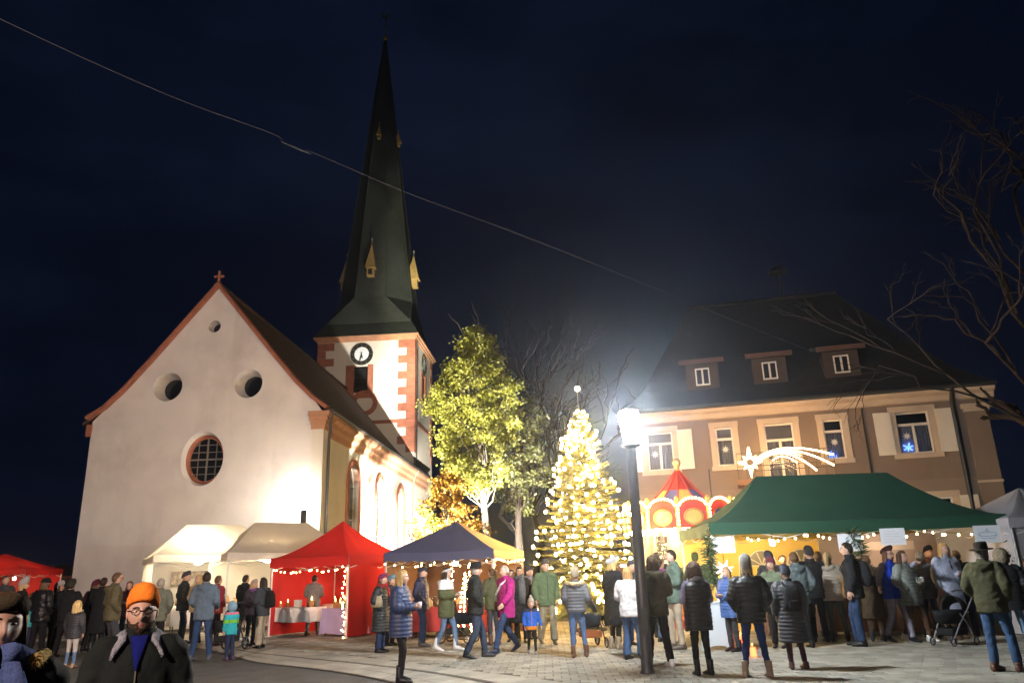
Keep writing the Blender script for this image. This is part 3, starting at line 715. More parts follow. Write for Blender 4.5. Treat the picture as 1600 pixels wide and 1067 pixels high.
# ------------------------------------------------------------------ floodlights and street lamps
steel = M('galvanised_steel', (0.42, 0.42, 0.42), 0.4, 0.1, 6, metal=0.7)
alu = M('white_aluminium', (0.70, 0.70, 0.68), 0.45, 0.05, 6)
lamp_face = M('flood_face', (1, 1, 1), 0.5, 0, 1, emit=(1.0, 0.93, 0.78), estr=30, nosample=True)
def CH(u, l, z): return Vector((-8.6, 33.7, 0)) + Matrix.Rotation(CH_ROT, 3, 'Z') @ Vector((u, l, z))
def floodlight(pos, target, label, h):
    pos = Vector(pos); e = thing('floodlight', label, 'floodlight', (pos.x, pos.y, 0))
    m = MB(); m.tube([(0, 0, 0), (0, 0, h-0.12)], 0.04, 8); m.build('pole', iron, e)
    m = MB(); m.lathe([(0.3, 0), (0.3, 0.04), (0.06, 0.08)], (0, 0, 0), 14); m.build('base', iron, e)
    d = (Vector(target) - Vector((pos.x, pos.y, h))); q = d.to_track_quat('-Z', 'Y'); T = Matrix.Translation((0, 0, h)) @ q.to_matrix().to_4x4()
    m = MB(); m.box(-0.24, 0.24, -0.17, 0.17, 0.0, 0.16, 0, T); m.build('housing', iron, e)
    m = MB(); m.add([T @ Vector(p) for p in ((-0.21, -0.14, -0.004), (-0.21, 0.14, -0.004), (0.21, 0.14, -0.004), (0.21, -0.14, -0.004))], [(0, 1, 2, 3)]); m.build('lens', lamp_face, e)
    return e, T
fp = CH(5.6, 5.6, 0.9)
fe, T = floodlight(fp, CH(-1.5, 18, 9), 'ground floodlight aimed at nave wall and tower of church', 0.9)
p = T @ Vector((0, 0, -0.08))
lamp('flood_lamp', 'SPOT', p, 90000, (1.0, 0.93, 0.80), fe, 0.12, 112, target=(CH(-1.2, 18, 10) - CH(5.6, 5.6, 0)), blend=0.12)
fp2 = CH(3.2, -0.8, 0.9)
LT = at(757, 845, 43.0)            # foot of the lime tree
fe, T = floodlight(fp2, (LT.x, LT.y, 10), 'ground floodlight aimed up into the lime tree', 0.9)
p = T @ Vector((0, 0, -0.08))
lamp('tree_flood_lamp', 'SPOT', p, 62000, (1.0, 0.92, 0.62), fe, 0.12, 46, target=Vector((LT.x-0.4, LT.y, 10.2)) - Vector((fp2.x, fp2.y, 0)), blend=0.3)
# wall floodlight seen from behind at the corner of the gable
fq = at(474, 812, 32.2)
e = thing('wall_floodlight', 'dark floodlight box on a pole washing the gable corner with white light', 'floodlight', (fq.x, fq.y, 0))
m = MB(); m.box(-0.11, 0.11, -0.08, 0.08, fq.z-0.36, fq.z+0.40); bevel(m.build('housing', black_paint, e), 0.02)
m = MB(); m.box(-0.085, 0.085, 0.081, 0.09, fq.z-0.3, fq.z+0.34); m.build('lens', lamp_face, e)
m = MB(); m.tube([(0, 0, 0), (0, 0, fq.z-0.36)], 0.035, 8); m.build('pole', iron, e)
lamp('gable_lamp', 'SPOT', (0, 0.12, fq.z+0.3), 1100, (1.0, 0.95, 0.85), e, 0.1, 170, target=(-1.6, 1.6, fq.z+0.9), blend=1.0)

lamp_glass = M('lamp_diffuser', (1, 1, 1), 0.5, 0, 1, emit=(0.90, 0.96, 1.0), estr=1500)
lamp_glass_w = M('lamp_diffuser_warm', (1, 1, 1), 0.5, 0, 1, emit=(1.0, 0.64, 0.47), estr=40, nosample=True)
post_paint = M('post_paint', (0.045, 0.047, 0.055), 0.45, 0.12, 5, 0.1, 50)
def street_lamp(loc, label, h, power, col, glass, r=0.094):
    e = thing('street_lamp', label, 'street lamp', loc)
    m = MB(); m.lathe([(r*1.25, 0), (r*1.22, 0.02), (r*1.02, 0.05), (r, 0.08), (r*0.98, 0.9), (r*0.86, h-0.46)], (0, 0, 0), 24); m.build('post', post_paint, e, True)
    m = MB(); m.box(-0.05, 0.05, -r-0.004, -r+0.02, 0.55, 0.95); m.build('service_hatch', post_paint, e)
    m = MB(); m.lathe([(r*0.9, h-0.47), (r*1.0, h-0.45), (r*1.75, h-0.425), (r*1.75, h-0.402)], (0, 0, 0), 24); m.build('collar', post_paint, e, True)  # wide dish added to keep the diffuser's light off the post top
    m = MB(); m.lathe([(0.098, h-0.40), (0.105, h-0.36), (0.135, h-0.10), (0.17, h+0.02), (0.175, h+0.10), (0.15, h+0.17), (0.03, h+0.19)], (0, 0, 0), 24); m.build('diffuser', glass, e, True)
    return e
lp = ground(1012, 1051)
sl = street_lamp((lp.x, lp.y, 0), 'round dark street lamp post with dazzling cool white head', 3.95, 2300, (0.93, 0.97, 1.0), lamp_glass)
for o in sl.children:
    if o.name.startswith('diffuser'): o.visible_shadow = True
sl2 = street_lamp((-6.5, -7.0, 0), 'street lamp with shielded warm pinkish light beside the road, facing the church gable', 6.6, 0, None, lamp_glass_w, 0.09)
lamp('street_light', 'SPOT', (-0.05, 0.6, 6.55), 27000, (1.0, 0.77, 0.66), sl2, 0.25, 92, target=(-8.5, 40.5, -2.0), blend=0.9)

# ------------------------------------------------------------------ tents
def fabric(name, col, tr=0.35, rough=0.85):
    if name in _mats: return _mats[name]
    m = M(name, col, rough, 0.07, 1.5, 0.5, 3.5)
    n = m.node_tree.nodes; l = m.node_tree.links; b = n['Principled BSDF']; out = n['Material Output']
    t = n.new('ShaderNodeBsdfTranslucent'); t.inputs['Color'].default_value = (*[min(1, c*1.15) for c in col], 1)
    mx = n.new('ShaderNodeMixShader'); mx.inputs[0].default_value = tr
    l.new(b.outputs[0], mx.inputs[1]); l.new(t.outputs[0], mx.inputs[2]); l.new(mx.outputs[0], out.inputs['Surface'])
    return m
f_white = fabric('white_tent_cloth', (0.82, 0.78, 0.70), 0.60)
f_red = fabric('red_tent_cloth', (0.50, 0.018, 0.014), 0.30)
f_navy = fabric('navy_tent_cloth', (0.045, 0.05, 0.10), 0.06)
f_tan = fabric('tan_tent_cloth', (0.62, 0.40, 0.22), 0.40)
f_green = fabric('green_tent_cloth', (0.0045, 0.052, 0.027), 0.08)
f_yellow = fabric('yellow_tent_wall', (0.62, 0.42, 0.10), 0.25)
f_brown = fabric('brown_cloth', (0.13, 0.065, 0.035), 0.05)
f_grey = fabric('grey_tent_wall', (0.42, 0.40, 0.42), 0.2)

def tent(label, corner, rz, w, d, ze, zp, ridge, cloth, cloths=None, val=0.24, k=1.3, legmat=alu, walls=(), name='market_tent', group=None, scallop=0.0, sag=0.0):
    """corner = front left corner on the ground; walls: (side, mat, t0, t1)"""
    e = thing(name, label, 'tent', corner, rz, group)
    cl = cloths or [cloth]*4
    hx, hy = ridge/2, 0.0
    C = (w/2, d/2)
    E = [(0, 0), (w, 0), (w, d), (0, d)]
    T = [(C[0]-hx, C[1]), (C[0]+hx, C[1]), (C[0]+hx, C[1]), (C[0]-hx, C[1])]
    def P(i, a, t):
        j = (i+1) % 4
        e0 = Vector(E[i]).lerp(Vector(E[j]), a); t0 = Vector(T[i]).lerp(Vector(T[j]), a)
        q = e0.lerp(t0, t)
        z = ze + (zp-ze)*(t**k) - sag*math.sin(PI*a)*math.sin(PI*min(1, t*1.2))
        z -= 0.03*math.sin(PI*a)*(1-t)
        if 0.02 < a < 0.98 and 0.02 < t < 0.98: z += 0.030*mnoise.noise((a*7+w, t*3+i*5, 1.3)) + 0.016*mnoise.noise((a*19, t*5+i*3, 4.1))
        return (q.x, q.y, z)
    for i in range(4):
        m = MB(); m.grid(lambda a, t: P(i, a, t), 30, 16)
        m.build('roof_panel', cl[i], e, True)
        m = MB(); j = (i+1) % 4
        nrm = [(0, -1), (1, 0), (0, 1), (-1, 0)][i]
        def V(a, t):
            p = Vector(E[i]).lerp(Vector(E[j]), a)
            b = 0.012*math.sin(a*23+i)*t
            zz = ze - 0.03*math.sin(PI*a) - t*(val - scallop*abs(math.sin(a*PI*9)))
            return (p.x+nrm[0]*(0.01+b), p.y+nrm[1]*(0.01+b), zz)
        m.grid(V, 40, 3); m.build('valance', cl[i], e, True)
    for (x, y) in E:
        sx = 0.04 if x == 0 else -0.04; sy = 0.04 if y == 0 else -0.04
        m = MB(); m.box(x+sx-0.022, x+sx+0.022, y+sy-0.022, y+sy+0.022, 0.01, ze-0.02); m.box(x+sx-0.06, x+sx+0.06, y+sy-0.06, y+sy+0.06, 0, 0.01); m.build('leg', legmat, e)
        c = Vector((x+sx, y+sy, ze-0.12)); t = Vector((C[0] + (hx if x > w/2 else -hx), C[1], zp-0.05))
        m = MB(); m.tube([c + (t-c)*q + Vector((0, 0, ((zp-ze)*(q**k - q)) - 0.05)) for q in [0, .25, .5, .75, 1]], 0.014, 6); m.build('roof_strut', legmat, e)
    for i in range(4):                                      # scissor trusses under the eaves
        a = Vector(E[i]); b = Vector(E[(i+1) % 4]); n = max(2, round((b-a).length/1.5))
        for q in range(n):
            p0 = a.lerp(b, q/n); p1 = a.lerp(b, (q+1)/n); inn = (Vector(C) - (p0+p1)/2).normalized()*0.05
            m = MB(); m.tube([(p0.x+inn.x, p0.y+inn.y, ze-0.05), (p1.x+inn.x, p1.y+inn.y, ze-0.36)], 0.011, 5)
            m.tube([(p0.x+inn.x, p0.y+inn.y, ze-0.36), (p1.x+inn.x, p1.y+inn.y, ze-0.05)], 0.011, 5); m.build('truss', legmat, e)
    for side, mat, t0, t1 in walls:
        a = Vector(E[side]); b = Vector(E[(side+1) % 4]); nrm = [(0, -1), (1, 0), (0, 1), (-1, 0)][side]
        m = MB()
        def Wf(u, v):
            p = a.lerp(b, t0+(t1-t0)*u); o = 0.02*math.sin(u*31+v*2)+0.02*math.sin(u*13-v*3)
            return (p.x+nrm[0]*(o*(1-0.5*v)-0.03), p.y+nrm[1]*(o*(1-0.5*v)-0.03), 0.03+(ze-0.08)*v)
        m.grid(Wf, 36, 5); m.build('wall_panel', mat, e, True)
    return e
warm_bulb = M('warm_bulb', (1, 0.8, 0.5), 0.5, 0, 1, emit=(1.0, 0.62, 0.26), estr=42, nosample=True)
tree_bulb = M('tree_bulb', (1, 0.85, 0.55), 0.5, 0, 1, emit=(1.0, 0.60, 0.18), estr=270)
wire_m = M('black_cable', (0.02, 0.025, 0.02), 0.6, 0, 1)
def bulb_mesh(r, mat, nm='bulb'):
    m = MB(); m.ell((0, 0, 0), (r, r, r*1.2), 8, 5); me = m.mesh(nm, True); me.materials.append(mat); return me
wb_small = bulb_mesh(0.017, warm_bulb); tb = bulb_mesh(0.040, tree_bulb)
def string_lights(label, pts, n, me=wb_small, sagk=0.06, name='light_string', group=None, jitter=0.03):
    pts = [Vector(p) for p in pts]; e = thing(name, label, 'string lights', pts[0], 0, group)
    L = [(b-a).length for a, b in zip(pts, pts[1:])]; tot = sum(L); path = []
    for i, (a, b) in enumerate(zip(pts, pts[1:])):
        k = max(2, int(L[i]/0.15))
        for q in range(k): t = q/k; path.append(a.lerp(b, t) - Vector((0, 0, sagk*4*t*(1-t))))
    path.append(pts[-1])
    m = MB(); m.tube([p - pts[0] for p in path], 0.006, 4); m.build('cable', wire_m, e)
    for i in range(n):
        t = min(0.999, max(0, (i+0.5+rnd.uniform(-.45, .45))/n))*(len(path)-1); a = path[int(t)]; b = path[min(int(t)+1, len(path)-1)]; p = a.lerp(b, t-int(t))
        obj('bulb', me, None, e, p - pts[0] + Vector((rnd.uniform(-jitter, jitter), rnd.uniform(-jitter, jitter), -0.03-rnd.uniform(0, jitter))))
    return e
cloth_white = M('table_cloth', (0.66, 0.62, 0.58), 0.9, 0.06, 3, 0.4, 8)
cloth_lilac = M('lilac_cloth', (0.42, 0.32, 0.50), 0.9, 0.08, 3, 0.4, 8)
def table(label, c, rz, w, d, h, cloth, drop=0.62):
    e = thing('table', label, 'table', c, rz)
    m = MB(); m.box(-w/2, w/2, -d/2, d/2, h-0.03, h); m.build('table_top', wood, e)
    for x in (-w/2+0.08, w/2-0.08):
        for y in (-d/2+0.06, d/2-0.06): m = MB(); m.tube([(x, y, 0), (x, y, h-0.03)], 0.018, 6); m.build('leg', iron, e)
    m = MB(); n = 48; rs = []
    for t, o in ((0, 0.0), (0.001, 0.01), (0.3, 0.02), (0.6, 0.045), (1, 0.07)):
        ring = []
        for i in range(n):
            a = 2*PI*i/n; x = max(-1, min(1, 1.6*math.cos(a))); y = max(-1, min(1, 1.6*math.sin(a)))
            f = o*(0.5+0.5*math.sin(i*1.9)); ring.append((x*(w/2+0.012+f), y*(d/2+0.012+f), h+0.004-t*drop*(1+0.03*math.sin(i*0.9))))
        rs.append(ring)
    m.rings(rs, 0, True, False); m.f.append(tuple(range(n))); m.m.append(0)
    m.build('table_cloth', cloth, e, True)
    return e
glow_candle = M('candle_glow', (1, .7, .3), 0.5, 0, 1, emit=(1.0, 0.55, 0.18), estr=14, nosample=True)
glass_c = M('amber_glass', (0.5, 0.25, 0.08), 0.15, 0.05, 4)
def candle(pos, s, label, group):
    e = thing('candle_lantern', label, 'lantern', pos, rnd.uniform(0, 6), group)
    m = MB(); m.lathe([(0.05*s, 0), (0.055*s, 0.01*s), (0.05*s, 0.10*s), (0.056*s, 0.12*s)], n=10); m.build('jar', glass_c, e, True)
    m = MB(); m.lathe([(0.004*s, 0.12*s), (0.014*s, 0.14*s), (0.012*s, 0.16*s), (0.002*s, 0.20*s)], n=6); m.build('flame', glow_candle, e, True)
def craft_box(pos, d, col, label, group):
    e = thing('gift_box', label, 'box', pos, rnd.uniform(-.4, .4), group)
    mt = M('craft_%d' % (int(col[0]*1e4+col[1]*100)), col, 0.8, 0.1, 5)
    m = MB(); m.box(-d[0]/2, d[0]/2, -d[1]/2, d[1]/2, 0, d[2]); m.build('box_body', mt, e)
    m = MB(); m.box(-d[0]/2-0.006, d[0]/2+0.006, -d[1]/2-0.006, d[1]/2+0.006, d[2], d[2]+0.03); m.build('box_lid', mt, e)
def wood_tree(pos, h, label, group):
    e = thing('wooden_tree', label, 'ornament', pos, rnd.uniform(-.3, .3), group)
    m = MB(); m.add([(-h*.3, -.012, .06), (h*.3, -.012, .06), (0, -.012, h), (-h*.3, .012, .06), (h*.3, .012, .06), (0, .012, h)], [(0,1,2), (3,5,4), (0,3,4,1), (1,4,5,2), (2,5,3,0)]); m.build('tree_board', M('pale_wood', (0.5, 0.33, 0.17), 0.75, 0.15, 6), e)
    m = MB(); m.box(-.05, .05, -.05, .05, 0, .06); m.build('foot', wood, e)
crafts = [((0.42, 0.05, 0.04), 'red'), ((0.5, 0.33, 0.15), 'tan'), ((0.12, 0.25, 0.12), 'green'), ((0.55, 0.5, 0.42), 'cream'), ((0.3, 0.12, 0.05), 'brown'), ((0.5, 0.4, 0.1), 'mustard')]
def stock(center, rz, w, d, h, n, what):
    """things for sale standing on a stall table"""
    Rm = Matrix.Rotation(rz, 3, 'Z')
    for i in range(n):
        p = Vector(center) + Rm @ Vector(((i+0.5)/n*w - w/2, rnd.uniform(-d*.3, d*.3), h + 0.008))
        k = rnd.random()
        if k < 0.45: candle(p, rnd.uniform(0.8, 1.5), 'amber candle jar burning on table of ' + what, 'candles on ' + what)
        elif k < 0.75:
            cc, cn = crafts[i % 6]; hh = rnd.uniform(.06, .2)
            craft_box(p, (rnd.uniform(.1, .2), rnd.uniform(.1, .16), hh), cc, ('tall ' if hh > .13 else 'flat ') + cn + ' craft box on table of ' + what, 'boxes on ' + what)
        else: wood_tree(p, rnd.uniform(.22, .42), 'pale wooden tree ornament on table of ' + what, 'wooden trees on ' + what)

# white tents against the church
wl_lamp = M('work_lamp', (1, 1, 1), 0.5, 0, 1, emit=(1.0, 0.90, 0.70), estr=60, nosample=True)
def hung_lamp(pos, power, col, label, r=0.10, mat=wl_lamp, name='hanging_lamp'):
    e = thing(name, label, 'lamp', pos)
    m = MB(); m.ell((0, 0, 0), (r, r, r), 14, 10); m.build('globe', mat, e, True)
    m = MB(); m.tube([(0, 0, r), (0, 0, r+0.3)], 0.012, 6); m.build('hanger', iron, e)
    if power > 300: pass                      # the globe itself lights the tent
    else: lamp('lamp_light', 'POINT', (0, 0, -r-0.06), power, col, e, 0.08)
    return e
RW = R(30)
work_glow = M('work_lamp_glow', (1, 1, 1), 0.5, 0, 1, emit=(1.0, 0.80, 0.52), estr=430)
for (px, lab, wl_, grp) in ((240, 'white gazebo tent with a dark poster on its back wall', ((2, f_white, 0, 1), (3, f_white, 0, 1)), None), (356, 'white gazebo tent standing next to the large red tent', ((2, f_white, 0, 1), (1, f_white, 0.0, 1)), None)):
    c = at(px, 868, 24.5)
    tent(lab, (c.x, c.y, 0), RW, 4.0, 3.5, 2.42, 3.45, 1.8, f_white, walls=wl_, val=0.22, k=1.15, sag=0.05)
    Rm = Matrix.Rotation(RW, 3, 'Z')
    q = Vector((c.x, c.y, 0)) + Rm @ Vector((1.5, 1.3, 2.25))
    hung_lamp(q, 620, (1.0, 0.86, 0.62), 'dazzling work lamp hung under the ' + ('poster' if px < 300 else 'plain') + ' white tent roof', 0.13, work_glow)
    q2 = Vector((c.x, c.y, 0)) + Rm @ Vector((1.9, 1.5, 0))
    table('trestle table with white cloth under the white tent ' + ('with the poster' if px < 300 else 'next to the red tent'), q2, RW, 2.2, 0.7, 0.85, cloth_white)
    stock(q2, RW, 2.1, 0.6, 0.85, 8, 'the white tent ' + ('with the poster' if px < 300 else 'next to the red tent'))
c = at(240, 868, 24.5); q = Vector((c.x, c.y, 0)) + Matrix.Rotation(RW, 3, 'Z') @ Vector((1.7, 3.40, 1.7))
pb = thing('poster', 'dark printed poster hung on the back wall of white tent', 'poster', q, RW)
MB().box(-0.75, 0.75, -0.02, 0, -0.25, 0.25).build('board', M('poster_print', (0.22, 0.18, 0.15), 0.8, 0.8, 6), pb)
# red tent
rr_ = R(-30); c0 = Vector((-4.72 - 3.05*math.cos(rr_), 22.0 - 3.05*math.sin(rr_), 0))
rt_ = tent('red gazebo tent with closed red side wall', c0, rr_, 3.05, 2.75, 2.17, 3.22, 0.02, f_red, walls=((1, f_red, 0, 1), (2, f_red, 0, 1), (3, f_red, 0, 1)), val=0.26, k=1.45)
Rm = Matrix.Rotation(rr_, 3, 'Z')
def RT(x, y, z): return c0 + Rm @ Vector((x, y, z))
string_lights('warm fairy lights along the front edge of the red tent', [RT(0.1, -0.06, 1.92), RT(1.7, -0.06, 1.86), RT(3.0, -0.06, 1.92)], 17, sagk=0.1)
string_lights('warm fairy lights wound down the corner leg of the red tent', [RT(3.0, -0.05, 1.9), RT(2.96, -0.08, 1.2), RT(3.02, -0.08, 0.6), RT(2.98, -0.08, 0.05)], 22, sagk=0.0, jitter=0.05)
hung_lamp(RT(1.6, 1.9, 1.75), 38, (1.0, 0.62, 0.34), 'warm lamp hung inside the red tent', 0.09)
hung_lamp(RT(2.3, 1.7, 1.85), 30, (1.0, 0.62, 0.34), 'second warm lamp hung inside the red tent near its side wall', 0.07)
pn = thing('glowing_screen', 'tall glowing cream paper window screen at back of red tent', 'screen', RT(1.25, 2.55, 0.72), rr_)
MB().box(-0.4, 0.4, -0.02, 0.02, 0, 1.15).build('paper', M('glow_paper', (0.9, 0.75, 0.5), 0.8, 0.05, 3, emit=(1.0, 0.72, 0.36), estr=0.75), pn)
for x in (-0.41, -0.135, 0.135, 0.41): MB().box(x-0.012, x+0.012, -0.035, -0.021, 0, 1.15).build('frame_bar', M('pale_wood', (0.5, 0.33, 0.17), 0.75, 0.15, 6), pn)
for z in (0.4, 0.8): MB().box(-0.4, 0.4, -0.034, -0.022, z-0.01, z+0.01).build('frame_bar', M('pale_wood', (0.5, 0.33, 0.17), 0.75, 0.15, 6), pn)
table('trestle table with pinkish white cloth at the open front of the red tent', RT(0.62, 0.6, 0), rr_, 1.5, 0.7, 0.78, cloth_white, 0.4)
stock(RT(0.62, 0.6, 0), rr_, 1.4, 0.6, 0.78, 6, 'the red tent, white cloth table')
table('stall table with lilac cloth beside the closed side wall of red tent', RT(2.3, 0.9, 0), rr_, 1.25, 0.8, 0.74, cloth_lilac, 0.68)
stock(RT(2.3, 0.9, 0), rr_, 1.15, 0.7, 0.74, 7, 'the red tent, lilac cloth table')
table('back table with white cloth under the paper panel in red tent', RT(1.5, 2.2, 0), rr_, 2.4, 0.5, 0.80, cloth_white)
stock(RT(1.5, 2.2, 0), rr_, 2.2, 0.4, 0.80, 9, 'the red tent, back row')
# navy and tan tent
b0 = Vector((-3.45, 20.3, 0)); br = R(-16)
f_navy_v = f_navy
bt = tent('navy and tan gazebo tent with scalloped valance', b0, br, 2.95, 2.75, 2.13, 2.92, 0.02, f_navy, cloths=[f_navy, f_tan, f_navy, f_navy], walls=((2, f_brown, 0, 1), (3, f_brown, 0, 1)), val=0.24, k=1.08, scallop=0.05, legmat=steel)
Rb = Matrix.Rotation(br, 3, 'Z')
def BT(x, y, z): return b0 + Rb @ Vector((x, y, z))
string_lights('warm fairy lights along the front edge of the navy tent', [BT(0.05, -0.05, 1.92), BT(1.5, -0.05, 1.9), BT(2.9, -0.05, 1.92)], 13, sagk=0.1)
string_lights('warm fairy lights along the tan side of the navy tent', [BT(2.98, 0.1, 1.95), BT(2.98, 2.7, 1.95)], 14)
for k, x in enumerate((0.35, 1.15, 1.75, 2.35)):
    string_lights('hanging curtain strand of fairy lights inside navy tent', [BT(x, 1.6+0.3*(k % 2), 1.95), BT(x, 1.6+0.3*(k % 2), 0.95)], 14, sagk=0, group='hanging light strands in the navy tent')
hung_lamp(BT(1.4, 1.5, 1.85), 26, (1.0, 0.60, 0.28), 'warm lamp hung inside the navy tent', 0.07)
table('table with red cloth inside the navy tent', BT(1.45, 1.55, 0), br, 2.3, 0.8, 0.75, M('red_cloth', (0.30, 0.03, 0.03), 0.9, 0.1, 4), 0.6)
stock(BT(1.45, 1.55, 0), br, 2.2, 0.7, 0.75, 10, 'the navy tent')
e = thing('light_cone_tree', 'slim cone tree of warm lights standing before the navy tent', 'light tree', BT(1.95, 0.7, 0))
m = MB(); m.lathe([(0.2, 0), (0.2, 0.03), (0.02, 0.05)], n=12); m.build('foot', iron, e)
m = MB(); m.tube([(0, 0, 0.04), (0, 0, 1.62)], 0.012, 6); m.build('stem', iron, e)
for i in range(90):
    t = i/90; a = i*0.9; rr0 = 0.23*(1-t)+0.01; obj('bulb', wb_small, None, e, (rr0*math.cos(a), rr0*math.sin(a), 0.15+1.45*t))
# green tent
gl_ = at(1108, 822, 17.0); gr_ = at(1570, 797, 17.0)
GW = gr_.x - gl_.x; g0 = Vector((gl_.x, 17.0, 0))
gt = tent('large green gazebo tent with hipped roof and four white signs', g0, 0, GW, 3.2, 2.46, 3.60, GW*0.49, f_green, val=0.25, k=1.55, walls=((2, f_yellow, 0, 0.999),))
def GT(x, y, z): return g0 + Vector((x, y, z))
f_mauve = M('mauve_board', (0.40, 0.30, 0.27), 0.8, 0.08, 2)
bw = thing('counter_wall', 'mauve board wall behind the counter under the green tent', 'partition', GT(GW*0.74, 2.4, 0))
MB().box(-1.55, 1.55, -0.03, 0.03, 0.02, 2.2).build('board', f_mauve, bw)
MB().box(-1.0, 0.75, -0.06, -0.031, 1.82, 2.02).build('pale_strip', M('pale_strip', (0.62, 0.5, 0.44), 0.8, 0.05, 3), bw)
for x in (2.0, 3.0):                              # arched windows in the yellow wall
    we = thing('wall_window', 'arched clear window in the yellow back wall of green tent', 'window', GT(x, 3.12, 1.55), 0, 'arched windows in the yellow tent wall')
    n = 14; A = [(-0.34, 0), (0.34, 0)] + [(0.34*math.cos(PI*i/n), 0.34*math.sin(PI*i/n)) for i in range(1, n)]
    m = MB(); m.rings([[(p[0]*1.15, 0, p[1]*1.15-0.02) for p in A], [(p[0]*1.15, -0.012, p[1]*1.15-0.02) for p in A], [(p[0], -0.012, p[1]+0.01) for p in A], [(p[0], 0, p[1]+0.01) for p in A]], 0, True, False); m.build('frame', white_paint, we)
    for k in (-60, -20, 20, 60):
        T = Matrix.Rotation(R(k), 4, 'Y'); MB().box(-0.015, 0.015, -0.02, -0.013, 0.02, 0.33, 0, T).build('frame_bar', white_paint, we)
    m = MB(); m.add([(p[0], -0.004, p[1]+0.01) for p in A], [tuple(range(len(A)))]); m.build('clear_sheet', M('clear_sheet', (0.30, 0.26, 0.2), 0.3, 0.1, 4), we)
string_lights('warm fairy lights along the front edge of the green tent', [GT(0.7, 0.1, 2.17), GT(2.2, 0.1, 2.2), GT(3.6, 0.1, 2.17), GT(4.6, 0.1, 2.2), GT(GW-0.2, 0.1, 2.17)], 34, sagk=0.09, me=bulb_mesh(0.021, warm_bulb))
hung_lamp(GT(1.9, 1.8, 2.05), 70, (1.0, 0.72, 0.30), 'warm lamp hung under the green tent before its yellow wall', 0.07)
hung_lamp(GT(4.6, 1.5, 2.1), 34, (1.0, 0.74, 0.45), 'warm lamp hung under the green tent before its mauve wall', 0.06)
# hand drawn signs hung from the valance
ink = M('blue_ink', (0.25, 0.36, 0.52), 0.8, 0.1, 8); ink_r = M('red_ink', (0.55, 0.22, 0.25), 0.8, 0.1, 8)
sign_w = M('sign_card', (0.74, 0.76, 0.80), 0.8, 0.03, 4)
for px, py, wd, hh, kind in ((1131, 851, 0.46, 0.33, 'tree'), (1328, 847, 0.5, 0.36, 'mug'), (1395, 838, 0.53, 0.35, 'list'), (1543, 834, 0.58, 0.36, 'bowl')):
    p = at(px, py, 16.93); lab = {'tree': 'white card sign with a thin tree drawing hung at corner of green tent', 'mug': 'white card sign with a mug drawing behind tall man in black', 'list': 'white card sign with lines of red writing on green tent', 'bowl': 'white card sign with a wide bowl drawing at green tent corner beside grey tent'}[kind]
    e = thing('paper_sign', lab, 'sign', (p.x, p.y, p.z), R(rnd.uniform(-3, 3)), 'white signs along the green tent')
    bd = MB().box(-wd/2, wd/2, -0.006, 0.0, -hh/2, hh/2).build('card', sign_w, e)
    def stroke(pts, r=0.006, mt=ink):
        m = MB(); m.tube([(q[0], -0.008, q[1]) for q in pts], r, 5, flat=0.4); m.build('drawn_line', mt, e)
    if kind == 'tree':
        stroke([(0, -0.12), (0, 0.12)]); stroke([(-0.1, -0.05), (0, 0.04), (0.1, -0.05)]); stroke([(-0.07, 0.02), (0, 0.09), (0.07, 0.02)]); stroke([(-0.15, -0.12), (0.15, -0.12)])
    elif kind == 'mug':
        stroke([(-0.08, 0.06), (-0.07, -0.1), (0.07, -0.1), (0.08, 0.06), (-0.08, 0.06)]); stroke([(0.08, 0.03), (0.14, 0.01), (0.13, -0.06), (0.075, -0.07)]); stroke([(-0.03, 0.08), (-0.01, 0.11), (-0.03, 0.14)]); stroke([(0.03, 0.08), (0.05, 0.11), (0.03, 0.14)])
    elif kind == 'list':
        for i in range(5): stroke([(-0.2, 0.11-i*0.055), (-0.2+rnd.uniform(.2, .38), 0.112-i*0.055)], 0.005, ink_r)
    else:
        stroke([(-0.2, 0.0), (-0.13, -0.09), (0.13, -0.09), (0.2, 0.0)]); stroke([(0.2*math.cos(2*PI*i/18), 0.045*math.sin(2*PI*i/18)) for i in range(19)]); stroke([(0, 0.02), (0, 0.13)]); stroke([(-0.05, 0.06), (0, 0.1), (0.05, 0.06)])
    m = MB(); m.tube([(-wd*.4, -0.003, hh/2), (-wd*.4, -0.003, hh/2+0.07)], 0.004, 4); m.tube([(wd*.4, -0.003, hh/2), (wd*.4, -0.003, hh/2+0.07)], 0.004, 4); m.build('string', wire_m, e)
# white A-frame counter board with its thin mast at the left leg
e = thing('white_counter', 'plain white counter panel with arched foot beside the green tent', 'counter', (*at(1120, 985, 15.9).xy, 0))
n = 10; A = [(-0.32, 0), (-0.24, 0)] + [(0.22*math.cos(PI-PI*i/n), 0.09*math.sin(PI*i/n)) for i in range(n+1)] + [(0.24, 0), (0.32, 0), (0.32, 0.86), (-0.32, 0.86)]
m = MB(); m.rings([[(p[0], y, p[1]) for p in A] for y in (-0.02, 0.02)]); m.build('front_panel', M('counter_grey', (0.42, 0.47, 0.50), 0.7, 0.05, 3), e)
m = MB(); m.box(-0.34, 0.34, -0.04, 0.5, 0.861, 0.89); m.build('counter_top', M('counter_grey', (0.42, 0.47, 0.50), 0.7, 0.05, 3), e)
for x in (-0.3, 0.3): MB().box(x-0.02, x+0.02, 0.44, 0.48, 0, 0.86).build('leg', alu, e)
